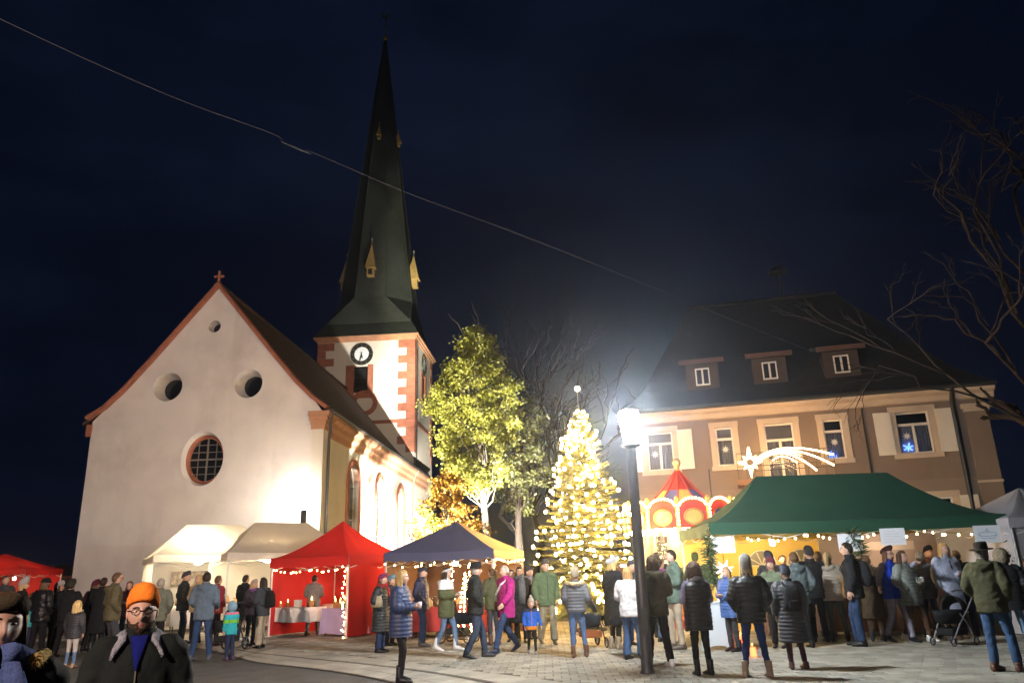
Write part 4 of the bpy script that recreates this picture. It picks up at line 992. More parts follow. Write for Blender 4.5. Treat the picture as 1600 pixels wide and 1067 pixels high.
# counter with goods
table('long serving counter with brown cloth under the green tent', GT(3.6, 1.3, 0), 0, 4.6, 0.7, 0.95, f_brown, 0.85)
stock(GT(3.6, 1.3, 0), 0, 4.4, 0.55, 0.95, 16, 'the green tent')
for i, (px, py, col) in enumerate(((1352, 965, (0.06, 0.28, 0.10)), (1412, 968, (0.42, 0.02, 0.02)))):
    p = ground(px, 992 if i == 0 else 985)
    e = thing('crate', ['green topped carton standing on the paving by black jacket man', 'red crate standing before the green tent counter'][i], 'crate', (p.x, p.y, 0), R(8))
    mt = M('crate_%d' % i, (0.5, 0.42, 0.3) if i == 0 else col, 0.75, 0.1, 4); w_, h_ = (0.42, 0.52) if i == 0 else (0.62, 0.42)
    m = MB(); m.box(-w_/2, w_/2, -0.2, 0.2, 0, h_); bevel(m.build('box_body', mt, e), 0.01)
    m = MB(); m.box(-w_/2-0.01, w_/2+0.01, -0.21, 0.21, h_, h_+0.07); m.build('box_lid', M('crate_lid_%d' % i, col, 0.6, 0.05, 3), e)
# pale grey tent at the right edge, red tent at the far left
rg = at(1578, 820, 16.6)
tent('pale grey walled tent standing beyond the green tent', (rg.x, 16.6, 0), R(4), 3.0, 3.0, 2.36, 3.1, 0.02, f_grey, walls=((0, f_grey, 0, 1), (3, f_grey, 0, 1)), val=0.2)
lf = at(40, 888, 36.0)
tent('small bright red tent beyond the poster tent', (lf.x-4.0, 36.0, 0), R(0), 4.0, 3.0, lf.z, lf.z+0.75, 0.02, f_red, walls=((2, f_red, 0, 1),), val=0.24, k=1.2)
hung_lamp((lf.x-1.2, 37.2, 2.0), 90, (1.0, 0.6, 0.35), 'warm lamp under the small red tent', 0.07)
# ------------------------------------------------------------------ carousel
cp = at(1064, 800, 23.0); CX, CY = cp.x, 23.0
red_p = M('carousel_red', (0.50, 0.035, 0.02), 0.5, 0.12, 4); yel_p = M('carousel_yellow', (0.72, 0.48, 0.12), 0.5, 0.12, 4); blu_p = M('carousel_blue', (0.10, 0.10, 0.32), 0.5, 0.15, 4); gre_p = M('carousel_grey', (0.40, 0.36, 0.34), 0.5, 0.2, 4)
car = thing('carousel', 'small painted carousel with red cone top and lit arched panels', 'carousel', (CX, CY, 0))
NP = 12; RC = 1.62; ZB, ZU = 2.62, 3.25
m = MB(); m.lathe([(RC+0.05, 0.02), (RC+0.05, 0.22), (0.1, 0.24)], n=40); m.build('platform', red_p, car)
m = MB(); m.lathe([(0.42, 0.24), (0.42, 2.5), (0.5, 2.6)], n=16); m.build('centre_drum', yel_p, car, True)
m = MB(); m.lathe([(0.4, ZB+0.02), (RC-0.06, ZB), (RC-0.06, ZB+0.06), (0.4, ZB+0.1)], n=40, cap=False); m.build('canopy_soffit', M('soffit_cream', (0.75, 0.62, 0.4), 0.6, 0.05, 3), car)
chase = M('chaser_bulb', (1, 0.7, 0.4), 0.5, 0, 1, emit=(1.0, 0.42, 0.14), estr=26, nosample=True)
cb = bulb_mesh(0.032, chase)
bulb_n = 0
for i in range(NP):
    a0 = 2*PI*i/NP + R(-90) + PI/NP*0; a = a0
    e = sub('rounding_board', car, (0, 0, 0), a + PI/2)
    hw = RC*math.sin(PI/NP)*0.93; yy = -RC*math.cos(PI/NP)
    n = 12
    pts = [(-hw, ZB-0.02), (hw, ZB-0.02), (hw, ZU-0.12)] + [(hw*math.cos(PI*k/n), ZU-0.12+0.24*math.sin(PI*k/n)) for k in range(1, n)] + [(-hw, ZU-0.12)]
    m = MB(); m.rings([[(p[0], yy-0.03, p[1]) for p in pts], [(p[0], yy+0.01, p[1]) for p in pts]]); m.build('panel', red_p, e)
    # painted oval, scrolls and a centre figure
    m = MB(); m.rings([[(0.24*s*math.cos(2*PI*k/20), yy-0.03-d_, ZB+0.27+0.2*s*math.sin(2*PI*k/20)) for k in range(20)] for s, d_ in ((1.15, 0), (1.15, 0.02), (1, 0.02), (1, 0))], 0, True, False); m.build('oval_frame', gold, e)
    m = MB(); m.add([(0.23*math.cos(2*PI*k/20), yy-0.034, ZB+0.27+0.19*math.sin(2*PI*k/20)) for k in range(20)], [tuple(range(20))]); m.build('oval_painting', [yel_p, blu_p, M('carousel_rose', (0.6, 0.25, 0.2), 0.5, 0.35, 9)][i % 3], e)
    m = MB(); m.box(-hw-0.09, -hw+0.01, yy-0.06, yy+0.02, ZB-0.02, ZU+0.08); m.lathe([(0.05, ZU+0.08), (0.07, ZU+0.13), (0.03, ZU+0.2)], (-hw-0.04, yy-0.02, 0), 8); m.build('divider', yel_p, e)
    for k in range(1, n, 1): obj('bulb', cb, None, e, (hw*0.97*math.cos(PI*k/n), yy-0.06, ZU-0.10+0.24*math.sin(PI*k/n)))
    for k in range(6): obj('bulb', cb, None, e, (-hw-0.04, yy-0.085, ZB+0.06+k*0.1))
m = MB(); seg = 20
for j in range(seg):                                   # cone: red cap above, painted trapezoids below
    pass
def cone_panel(j, r0, z0, r1_, z1_, mat, nm):
    a, b = 2*PI*j/NP + R(-90) - PI/NP, 2*PI*(j+1)/NP + R(-90) - PI/NP
    m = MB(); m.grid(lambda u, v: ((r0+(r1_-r0)*v)*math.cos(a+(b-a)*u), (r0+(r1_-r0)*v)*math.sin(a+(b-a)*u), z0+(z1_-z0)*(v**0.85 if False else v)), 3, 4)
    o = m.build(nm, mat, car); solid(o, 0.02); return o
for j in range(NP):
    cone_panel(j, 1.30, 3.02, 0.52, 3.72, [gre_p, blu_p][j % 2] if j % 5 else yel_p, 'roof_painting')
    cone_panel(j, 0.52, 3.722, 0.06, 4.30, red_p, 'roof_cap')
    a = 2*PI*j/NP + R(-90) - PI/NP
    m = MB(); m.tube([(1.32*math.cos(a), 1.32*math.sin(a), 3.04), (0.53*math.cos(a), 0.53*math.sin(a), 3.75), (0.07*math.cos(a), 0.07*math.sin(a), 4.32)], 0.022, 5); m.build('roof_rib', red_p, car)
m = MB(); m.lathe([(0.10, 4.28), (0.05, 4.36), (0.05, 4.42), (0.10, 4.47), (0.13, 4.56), (0.10, 4.66), (0.02, 4.70)], n=14); m.build('finial', gold, car, True)
canopy_lamp = M('canopy_bulb', (1, .9, .7), 0.5, 0, 1, emit=(1.0, 0.80, 0.48), estr=50, nosample=True); kb = bulb_mesh(0.045, canopy_lamp)
for j in range(36):
    a = 2*PI*j/36; obj('bulb', kb, None, car, (RC*0.93*math.cos(a), RC*0.93*math.sin(a), ZB-0.05))
for j in range(5):
    a = 2*PI*(j+0.3)/5 - PI/2; lamp('canopy_light', 'POINT', (1.0*math.cos(a), 1.0*math.sin(a), 2.38), 260, (1.0, 0.78, 0.46), car, 0.15)
for j in range(6):
    a = 2*PI*(j+.5)/6; x, y = 1.1*math.cos(a), 1.1*math.sin(a)
    m = MB(); m.tube([(x, y, 0.24), (x, y, ZB)], 0.02, 8); m.build('pole', gold, car)
    T = Matrix.Translation((x, y, 0.95)) @ Matrix.Rotation(a+PI/2, 4, 'Z')
    m = MB(); m.ell((0, 0, 0), (0.38, 0.14, 0.17), 12, 8); m.tube([(0.26, 0, 0.06), (0.40, 0, 0.30), (0.44, 0, 0.42)], [0.12, 0.08, 0.07], 8); m.tube([(0.40, 0, 0.45), (0.62, 0, 0.33)], [0.075, 0.045], 8)
    for lx, ly in ((0.26, 0.08), (0.26, -0.08), (-0.26, 0.08), (-0.26, -0.08)): m.tube([(lx, ly, -0.05), (lx+0.08, ly, -0.32), (lx-0.05, ly, -0.52)], [0.06, 0.04, 0.03], 6)
    m.tube([(-0.36, 0, 0.08), (-0.52, 0, -0.05), (-0.52, 0, -0.3)], [0.05, 0.05, 0.02], 6)
    m.v = [tuple(T @ Vector(q)) for q in m.v]; m.build('carousel_horse', cream, car, True)
# ------------------------------------------------------------------ overhead cable
cabm = M('grey_cable', (0.085, 0.085, 0.085), 0.5, 0, 1)
def cable(label, pix, name='overhead_cable'):
    pts = [at(x, y, Y) for x, y, Y in pix]; e = []
    path = []
    for i in range(len(pts)-1):
        p0 = pts[max(0, i-1)]; p1 = pts[i]; p2 = pts[i+1]; p3 = pts[min(len(pts)-1, i+2)]
        for k in range(8):
            t = k/8; path.append(0.5*((2*p1)+(-p0+p2)*t+(2*p0-5*p1+4*p2-p3)*t*t+(-p0+3*p1-3*p2+p3)*t**3))
    path.append(pts[-1])
    m = MB(); m.tube(path, 0.0038, 5); o = m.build(name, cabm); return tag(o, label, 'cable')
cable('thin overhead cable high over the church gable ending at its kinked insulator', ((-120, -28, 11.0), (0, 30, 11.6), (150, 100, 12.6), (290, 160, 13.6), (425, 209, 14.6), (440, 222, 14.75)))
cable('thin overhead cable passing before the spire down to the town hall dormer', ((485, 241, 15.1), (492, 240, 15.2), (640, 303, 16.6), (800, 362, 18.3), (960, 425, 20.4), (1110, 486, 23.0), (1270, 550, 27.0)))
ca_, cb_ = at(440, 222, 14.75), at(485, 241, 15.1)
m = MB(); m.tube([ca_, ca_.lerp(cb_, 0.5), cb_], [0.011, 0.02, 0.011], 6); tag(m.build('cable_insulator', black_paint), 'dark insulator joining the two overhead cables against the sky', 'insulator')
# low dark house at the far left
hb = thing('low_house', 'low dark house with red edged roof beyond the small red tent', 'house', (*at(80, 905, 62).xy, 0), R(4))
MB().box(-6, 5, 0, 6, 0, 2.4).build('wall', M('dark_wall', (0.16, 0.13, 0.11), 0.9, 0.1, 1), hb)
m = MB(); m.add([(-6.6, -0.6, 2.3), (5.6, -0.6, 2.3), (5.6, 3, 3.3), (-6.6, 3, 3.3), (5.6, 6.6, 2.3), (-6.6, 6.6, 2.3)], [(0,1,2,3), (3,2,4,5), (0,3,5), (1,4,2), (0,5,4,1)]); m.build('roof', tiles, hb)
MB().box(-6.6, 5.6, -0.68, -0.61, 2.2, 2.38).build('fascia', sandstone, hb)

# star lantern under the sign, red grave lights on the paving
sp0 = at(1132, 889, 16.75); e = thing('star_lantern', 'blue white pointed star lantern hanging under the tree sign', 'lantern', sp0)
star_g = M('star_glow', (0.7, 0.8, 1.0), 0.5, 0, 1, emit=(0.55, 0.72, 1.0), estr=2.2)
for k in range(14):
    zz = 1-2*(k+.5)/14; a = k*2.4; d = Vector((math.sqrt(1-zz*zz)*math.cos(a), math.sqrt(1-zz*zz)*math.sin(a), zz)); o1_ = d.orthogonal().normalized(); o2_ = d.cross(o1_)
    m = MB(); m.add([d*0.05+o1_*0.045, d*0.05+o2_*0.045, d*0.05-o1_*0.045, d*0.05-o2_*0.045, d*0.21], [(0,1,4), (1,2,4), (2,3,4), (3,0,4), (3,2,1,0)]); m.build('point', star_g, e)
m = MB(); m.ell((0, 0, 0), (0.07, 0.07, 0.07), 10, 8); m.build('core', star_g, e, True)
m = MB(); m.tube([(0, 0, 0.06), (0, 0, 0.45)], 0.004, 4); m.build('cord', wire_m, e)
red_glow = M('red_lantern_glow', (0.8, 0.1, 0.03), 0.4, 0, 1, emit=(1.0, 0.10, 0.03), estr=7)
for px, py in ((1166, 1016), (1178, 1026), (1160, 1003)):
    q = ground(px, py); e = thing('red_lantern', 'small red glass candle lantern glowing on the paving', 'lantern', (q.x, q.y, 0), 0, 'red lanterns on the paving')
    m = MB(); m.lathe([(0.05, 0), (0.055, 0.02), (0.05, 0.15), (0.035, 0.17)], n=12); m.build('glass', red_glow, e, True)
    m = MB(); m.lathe([(0.056, 0.17), (0.058, 0.185), (0.02, 0.22), (0.015, 0.24)], n=12); m.build('lid', gold, e, True)
# ------------------------------------------------------------------ trees
def leafmat(name, col, col2, tr=0.35):
    m = M(name, col, 0.6, 0.0, 1); n = m.node_tree.nodes; l = m.node_tree.links; b = n['Principled BSDF']; out = n['Material Output']
    g = n.new('ShaderNodeNewGeometry'); r = n.new('ShaderNodeMixRGB'); r.inputs['Color1'].default_value = (*col, 1); r.inputs['Color2'].default_value = (*col2, 1)
    l.new(g.outputs['Random Per Island'], r.inputs['Fac']); l.new(r.outputs[0], b.inputs['Base Color'])
    t = n.new('ShaderNodeBsdfTranslucent'); l.new(r.outputs[0], t.inputs['Color']); mx = n.new('ShaderNodeMixShader'); mx.inputs[0].default_value = tr
    l.new(b.outputs[0], mx.inputs[1]); l.new(t.outputs[0], mx.inputs[2]); l.new(mx.outputs[0], out.inputs['Surface']); return m
bark = M('bark', (0.085, 0.075, 0.06), 0.95, 0.3, 5, 0.8, 14, stretch=(3, 3, 0.5))
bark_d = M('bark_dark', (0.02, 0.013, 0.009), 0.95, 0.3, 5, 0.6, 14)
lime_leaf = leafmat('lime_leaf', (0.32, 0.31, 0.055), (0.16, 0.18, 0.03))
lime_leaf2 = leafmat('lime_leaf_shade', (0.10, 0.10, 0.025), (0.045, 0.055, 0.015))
rust_leaf = leafmat('rust_leaf', (0.34, 0.17, 0.02), (0.20, 0.11, 0.015))
needle = leafmat('spruce_needle', (0.13, 0.125, 0.03), (0.07, 0.085, 0.022), 0.2)

def leaf(mb_, c, s, rg):
    n = Vector((rg.gauss(0, 1), rg.gauss(0, 1), rg.gauss(0, 1)+0.4)).normalized()
    a = n.orthogonal().normalized(); a = (Matrix.Rotation(rg.uniform(0, 6.28), 3, n) @ a); b = n.cross(a)
    mb_.add([c - a*s*0.55, c + b*s*0.38 + n*s*0.05, c + a*s*0.6, c - b*s*0.38 + n*s*0.05], [(0, 1, 2, 3)])
def limb(mb_, p0, p1, r0, r1, rg, seg=5, wob=0.12, n=6):
    pts = []; L = (p1-p0).length
    for i in range(seg+1):
        t = i/seg; o = Vector((rg.gauss(0, 1), rg.gauss(0, 1), rg.gauss(0, .5)))*wob*L*0.25*math.sin(PI*t)
        pts.append(p0.lerp(p1, t)+o)
    mb_.tube(pts, [r0+(r1-r0)*i/seg for i in range(seg+1)], n); return pts
def leafy_tree(label, foot, cx_off, env, z0, z1, r_trunk, nclump, nleaf, ls, mat, seed, name='lime_tree', barkm=bark, group=None, asym=None, cl_r=(0.25, 0.6)):
    """env(t) -> crown radius at height fraction t"""
    rg = random.Random(seed); e = thing(name, label, 'tree', (foot.x, foot.y, 0), 0, group)
    tr = MB(); top = Vector((cx_off, 0, z1-0.3))
    pts = limb(tr, Vector((0, 0, -0.1)), top, r_trunk, 0.03, rg, 9, 0.05, 10)
    tr.build('trunk', barkm, e, True)
    br = MB(); lv = MB()
    for i in range(nclump):
        t = rg.random()**0.85; a = rg.uniform(0, 2*PI); rr = env(t)*math.sqrt(rg.uniform(0.08, 1.3))
        ox = asym(t) if asym else 0
        c = Vector((cx_off*t + ox + rr*math.cos(a), rr*math.sin(a), z0+(z1-z0)*t))
        if i % 3 == 0:
            tt = max(0.18, (c.z-0.9*rr*0.6-0.3)/z1); b = pts[min(len(pts)-1, max(1, int(tt*(len(pts)-1))))]
            limb(br, b, c, 0.035+0.03*rr*0.4, 0.008, rg, 4, 0.2, 5)
        k = int(nleaf*rg.uniform(0.5, 1.5)); cr0 = rg.uniform(*cl_r)
        for q in range(k):
            d = Vector((rg.gauss(0, 1), rg.gauss(0, 1), rg.gauss(0, 0.7)))*cr0*0.55
            leaf(lv, c+d, ls*rg.uniform(0.7, 1.25), rg)
    br.build('branches', barkm, e, True); lv.build('crown', mat, e)
    return e
def envf(pts):
    def f(t):
        for (a, ra), (b, rb) in zip(pts, pts[1:]):
            if a <= t <= b: return ra+(rb-ra)*(t-a)/(b-a)
        return pts[-1][1]
    return f
zc = lambda y, Y, x=757: at(x, y, Y).z
leafy_tree('lime tree with floodlit yellow green leaves beside the church', LT, -0.3, envf([(0, 0.7), (0.12, 1.7), (0.3, 2.1), (0.5, 2.7), (0.65, 2.05), (0.8, 1.35), (0.93, 0.6), (1, 0.25)]), zc(770, 43), zc(515, 43), 0.27, 240, 105, 0.155, lime_leaf, 3, asym=lambda t: -0.55*(1-t)**2)
L2 = at(806, 860, 47.0)
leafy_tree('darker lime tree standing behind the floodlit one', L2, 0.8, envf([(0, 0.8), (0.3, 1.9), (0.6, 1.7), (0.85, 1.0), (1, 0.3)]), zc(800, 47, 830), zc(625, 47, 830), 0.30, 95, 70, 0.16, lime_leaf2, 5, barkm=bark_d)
BU = at(700, 860, 39.0)
leafy_tree('rust coloured bushy tree behind the navy tent', BU, 0.0, envf([(0, 1.2), (0.3, 1.75), (0.6, 1.5), (0.85, 0.9), (1, 0.4)]), 1.2, zc(745, 39, 700), 0.10, 120, 40, 0.16, rust_leaf, 11, name='bush', cl_r=(0.2, 0.5))
B2 = at(672, 862, 37.0)
leafy_tree('small pale yellow shrub against the vestry wall', B2, 0.0, envf([(0, 0.5), (0.5, 0.7), (1, 0.3)]), 1.2, zc(795, 37, 672), 0.05, 30, 22, 0.13, lime_leaf, 21, name='bush', cl_r=(0.15, 0.35))
def bare_tree(label, foot, dirs, r, depth, seed, name='bare_tree', mat=bark_d, shrinkk=0.72, group=None, spread=0.75, grav=0.02):
    rg = random.Random(seed); e = thing(name, label, 'tree', (foot.x, foot.y, 0), 0, group)
    tr = MB(); br = MB(); tw = MB()
    def grow(p, d, L, r_, dep, mbx):
        q = p + d*L
        limb(mbx, p, q, r_, r_*0.66, rg, 4, 0.22, 6 if dep > 2 else 4)
        if dep <= 0: return
        n = 3 if dep > 2 else rg.choice((2, 3, 3))
        for i in range(n):
            nd = (d + Vector((rg.gauss(0, spread), rg.gauss(0, spread), rg.gauss(0, spread*0.7)+grav))).normalized()
            st = p.lerp(q, rg.uniform(0.5, 1.0)) if i else q
            grow(st, nd, L*shrinkk*rg.uniform(0.75, 1.2), r_*0.62, dep-1, tw if dep <= 3 else br)
    for i, (a, b, L, rr0) in enumerate(dirs):
        grow(Vector(a), Vector(b).normalized(), L, rr0, depth, tr if i == 0 else br)
    tr.build('trunk', mat, e, True); tag(br.build('branches', mat, e, True), kind='stuff'); tag(tw.build('twigs', mat, e, True), kind='stuff')
    return e
fr_ = at(1690, 880, 21.0)
def rel(x, y, Y): q = at(x, y, Y); return q - Vector((fr_.x, fr_.y, 0))
b0_ = rel(1690, 700, 21.0)
def bd(x0, y0, x1, y1, Y0, Y1, rr0):
    a = rel(x0, y0, Y0); b = rel(x1, y1, Y1); return (a, b-a, (b-a).length, rr0)
rt0 = Vector((0, 0, 0)); 
bare_tree('big bare winter tree spreading branches over the corner of town hall', fr_, [((0, 0, 0), b0_, b0_.length, 0.28), bd(1690, 700, 1560, 430, 21, 20.5, 0.075), bd(1690, 690, 1540, 535, 21, 20.0, 0.065), bd(1690, 640, 1590, 330, 21, 21.5, 0.085), bd(1690, 720, 1480, 585, 21, 19.6, 0.045), bd(1690, 680, 1650, 350, 21, 21, 0.14)], 0.3, 4, 8, spread=0.5, shrinkk=0.52)
for i, (px, Y, h0_, sd) in enumerate(((835, 58, 17.0, 4), (880, 62, 15.5, 9), (800, 66, 18, 15))):
    ft = at(px, 880, Y)
    bare_tree(['tall dark bare tree rising behind the darker lime tree', 'tall dark bare tree behind the christmas tree', 'slim dark bare tree farthest behind the lime trees'][i], ft, [((0, 0, 0), (0.02, 0, 1), h0_*0.45, 0.28), ((0, 0, h0_*.45), (0.3, 0, 1), h0_*0.28, 0.16), ((0, 0, h0_*.42), (-0.4, 0.2, 1), h0_*0.25, 0.14), ((0, 0, h0_*.3), (0.5, -0.2, 0.8), h0_*0.2, 0.1)], 0.3, 4, sd, spread=0.42, group='bare trees behind the square')
# ------------------------------------------------------------------ christmas tree
xt = at(917, 880, 22.0); XZ = at(917, 640, 22.0).z
xm = thing('christmas_tree', 'tall spruce christmas tree smothered in warm lights', 'christmas tree', (xt.x, 22.0, 0))
rg = random.Random(2)
m = MB(); m.tube([(0, 0, 0), (0.02, 0, XZ*0.5), (-0.02, 0, XZ+0.1)], [0.11, 0.07, 0.012], 8); m.build('trunk', bark_d, xm, True)
m = MB(); m.lathe([(0.45, 0), (0.45, 0.06), (0.16, 0.12), (0.14, 0.5)], n=16); m.build('stand', iron, xm, True)
bm_, nm_ = MB(), MB(); tips = []
XR = 1.66
z = 0.75
while z < XZ - 0.1:
    t = (z-0.75)/(XZ-0.75); Rz = XR*(1-t)**0.92+0.10
    nb = max(6, int(17*(1-t)+6)); ph = rg.uniform(0, 6)
    for i in range(nb):
        a = ph + 2*PI*i/nb + rg.uniform(-.2, .2); L = Rz*rg.uniform(0.66, 1.22); up_ = 0.25*t - 0.10
        pts = [Vector((math.cos(a)*L*q, math.sin(a)*L*q, z + L*(up_*q - 0.22*q*q*(1-t) + 0.13*q**3))) for q in (0, .33, .66, 1)]
        bm_.tube(pts, [0.018, 0.013, 0.009, 0.004], 4)
        side = Vector((-math.sin(a), math.cos(a), 0))
        nq = int(9+13*L)
        for k in range(nq):
            q = 0.12+0.88*k/nq; p = pts[min(2, int(q*3))].lerp(pts[min(3, int(q*3)+1)], q*3-int(q*3) if q < 1 else 1)
            for sg in (-1, 1):
                ln = (0.10+0.18*(1-q)*L)*rg.uniform(.7, 1.2); dv = (side*sg*0.8 + Vector((math.cos(a), math.sin(a), 0))*0.6 + Vector((0, 0, rg.uniform(-.35, .2)))).normalized()
                u_ = dv.cross(Vector((0, 0, 1))).normalized()*0.022 + Vector((0, 0, 0.012))
                nm_.add([p-u_, p+dv*ln*.6-u_*1.2, p+dv*ln, p+dv*ln*.6+u_*1.2, p+u_], [(0, 1, 2, 3, 4)])
                wv = Vector((0, 0, 0.024))
                nm_.add([p-wv, p+dv*ln*.5-wv, p+dv*ln*.9, p+dv*ln*.5+wv, p+wv], [(0, 1, 2, 3, 4)])
        tips.append((pts[3], pts[2], pts[1]))
    z += 0.165*(0.75+0.45*(1-t))
bm_.build('boughs', bark_d, xm); tag(nm_.build('needles', needle, xm), kind='stuff')
xl = thing('tree_lights', 'string of warm bulbs wound all over the christmas tree', 'string lights', (xt.x, 22.0, 0))
nb_ = 0; cand = []
for T3 in tips:
    for j, p in enumerate(T3):
        pr_ = (0.56, 0.48, 0.28)[j]
        if rg.random() < pr_: cand.append(p + Vector((rg.uniform(-.06, .06), rg.uniform(-.06, .06), rg.uniform(0.01, .07))))
cand.sort(key=lambda p: p.y)          # the ones on the near side first
for p in cand[:300]: obj('bulb', tb, None, xl, p)
m = MB(); bmv, bmf = [v_.co.copy() for v_ in tb.vertices], [tuple(f_.vertices) for f_ in tb.polygons]
for p in cand[300:]: m.add([p + q for q in bmv], bmf)
if m.v: tag(m.build('far_side_bulbs', tree_bulb, xl), kind='stuff')
m = MB(); pth = []
for i in range(260):
    t = i/259; a = i*0.55; rr0 = (XR*(1-t)**0.92+0.08)*0.8; pth.append((rr0*math.cos(a), rr0*math.sin(a), 0.8+(XZ-0.9)*t))
m.tube(pth, 0.006, 4); m.build('cable', wire_m, xl)
sp_ = at(916, 607, 22.0)
e = thing('tree_top_light', 'single bright bulb on a thin rod at top of christmas tree', 'light', (xt.x, 22.0, XZ))
m = MB(); m.tube([(0, 0, -0.1), (0, 0, sp_.z-XZ)], 0.009, 5); m.build('rod', steel, e)
m = MB(); m.ell((0, 0, sp_.z-XZ), (0.07, 0.07, 0.07), 10, 8); m.build('bulb', tree_bulb, e, True)
# fir garland on the green tent posts
def garland(label, pts, n, r=0.12):
    pts = [Vector(p) for p in pts]; e = thing('fir_garland', label, 'garland', pts[0], 0, 'fir greenery on the green tent')
    m = MB(); m.tube([p-pts[0] for p in pts], 0.012, 5); m.build('stem', bark_d, e)
    g = MB()
    for i in range(n):
        t = rg.random()*(len(pts)-1); p = pts[int(t)].lerp(pts[min(int(t)+1, len(pts)-1)], t-int(t)) - pts[0]
        d = Vector((rg.gauss(0, 1), rg.gauss(0, 1), rg.gauss(-0.3, .8))).normalized(); ln = r*rg.uniform(.7, 1.8); u_ = d.orthogonal().normalized()*0.014
        g.add([p-u_, p+d*ln*.6-u_, p+d*ln, p+d*ln*.6+u_, p+u_], [(0, 1, 2, 3, 4)])
    tag(g.build('fir_sprigs', leafmat('fir_sprig', (0.05, 0.10, 0.03), (0.03, 0.06, 0.02), .1), e), kind='stuff')
garland('fir branch tied to the green tent post nearest the carousel', [GT(-0.05, -0.1, 2.2), GT(-0.1, -0.12, 1.7), GT(0.0, -0.1, 1.15)], 260, 0.16)
garland('fir branch hung from the middle of the green tent front', [GT(2.95, -0.02, 2.2), GT(3.15, -0.05, 1.9), GT(3.2, -0.05, 1.3)], 260, 0.18)
garland('fir branch tied to the green tent post beside the grey tent', [GT(GW-0.06, -0.1, 2.2), GT(GW-0.12, -0.12, 1.6), GT(GW-0.1, -0.1, 1.0)], 220, 0.15)
# ------------------------------------------------------------------ people
skin = M('skin', (0.42, 0.245, 0.175), 0.55, 0.08, 9); eye_w = M('eye_white', (0.7, 0.68, 0.64), 0.3, 0, 1)
eye_d = M('eye_dark', (0.03, 0.02, 0.015), 0.4, 0, 1); lip = M('lip', (0.42, 0.15, 0.13), 0.5, 0, 1)
BODY_M = [skin, eye_w, eye_d, lip]
def hp(d):
    dx, dy, dz = d
    x, y, z = 0.077*dx, 0.098*dy, 0.120*dz
    if dz < 0:
        t = -dz; x *= 1-0.26*t*t
        y *= (1-0.38*t) if dy > 0 else (1-0.10*t)
    if dy < -0.2:
        ax = abs(x); o = 0
        o += 0.024*math.exp(-(x/0.015)**2-((z+0.024)/0.020)**2) + 0.011*math.exp(-(x/0.012)**2-((z-0.004)/0.026)**2)
        o -= 0.011*math.exp(-((ax-0.032)/0.016)**2-((z-0.010)/0.013)**2)
        o += 0.006*math.exp(-((ax-0.03)/0.026)**2-((z-0.034)/0.010)**2)
        o += 0.005*math.exp(-(x/0.022)**2-((z+0.064)/0.009)**2) + 0.009*math.exp(-(x/0.026)**2-((z+0.104)/0.02)**2)
        o += 0.003*math.exp(-((ax-0.045)/0.018)**2-((z+0.02)/0.02)**2)
        y -= o
    return (x, y, z)
def sph(nu, nv):
    for i in range(nv+1):
        th = PI*(i+0.01)/(nv+0.02)
        yield [(math.sin(th)*math.sin(2*PI*j/nu), -math.sin(th)*math.cos(2*PI*j/nu), math.cos(th)) for j in range(nu)]
def head_mb(nu=30, nv=24):
    m = MB(); rs = [[hp(d) for d in ring] for ring in sph(nu, nv)]; m.rings(rs)
    for k, q in enumerate(m.f):                                   # lips
        c = [sum(m.v[i][a] for i in q)/len(q) for a in range(3)]
        if c[1] < -0.07 and abs(c[0]) < 0.025 and abs(c[2]+0.064) < 0.011: m.m[k] = 3
    for s in (-1, 1):
        m.ell((s*0.031, -0.0755, 0.010), (0.0125, 0.009, 0.0050), 8, 6, 1); m.ell((s*0.031, -0.0822, 0.010), (0.0056, 0.0035, 0.0050), 6, 4, 2)
        m.tube([(s*0.014, -0.0965, 0.030), (s*0.032, -0.0935, 0.036), (s*0.050, -0.078, 0.030)], 0.0042, 5, 2)
        m.ell((s*0.078, 0.012, -0.004), (0.010, 0.020, 0.032), 8, 6, 0)
    return m
def hand_mb(w, d, n):
    """open, slightly curled hand at wrist w; d finger direction, n palm normal"""
    d = d.normalized(); n = (n - d*n.dot(d)).normalized(); s = d.cross(n); m = MB()
    T = Matrix((s, n, d)).transposed()
    m.ell(w + d*0.05, (0.042, 0.017, 0.055), 8, 6, 0, T)
    for k, (o, L) in enumerate(((-0.030, 0.060), (-0.010, 0.074), (0.010, 0.078), (0.030, 0.070))):
        b = w + d*0.088 + s*o
        m.tube([b - d*0.015, b + d*L*0.45 + n*0.008, b + d*L*0.8 + n*0.03, b + d*L*0.88 + n*0.05], [0.0095, 0.009, 0.008, 0.006], 6)
    b = w + d*0.03 + s*0.036
    m.tube([b, b + d*0.03 + s*0.022 + n*0.01, b + d*0.06 + s*0.024 + n*0.024], [0.012, 0.0105, 0.007], 6)
    return m
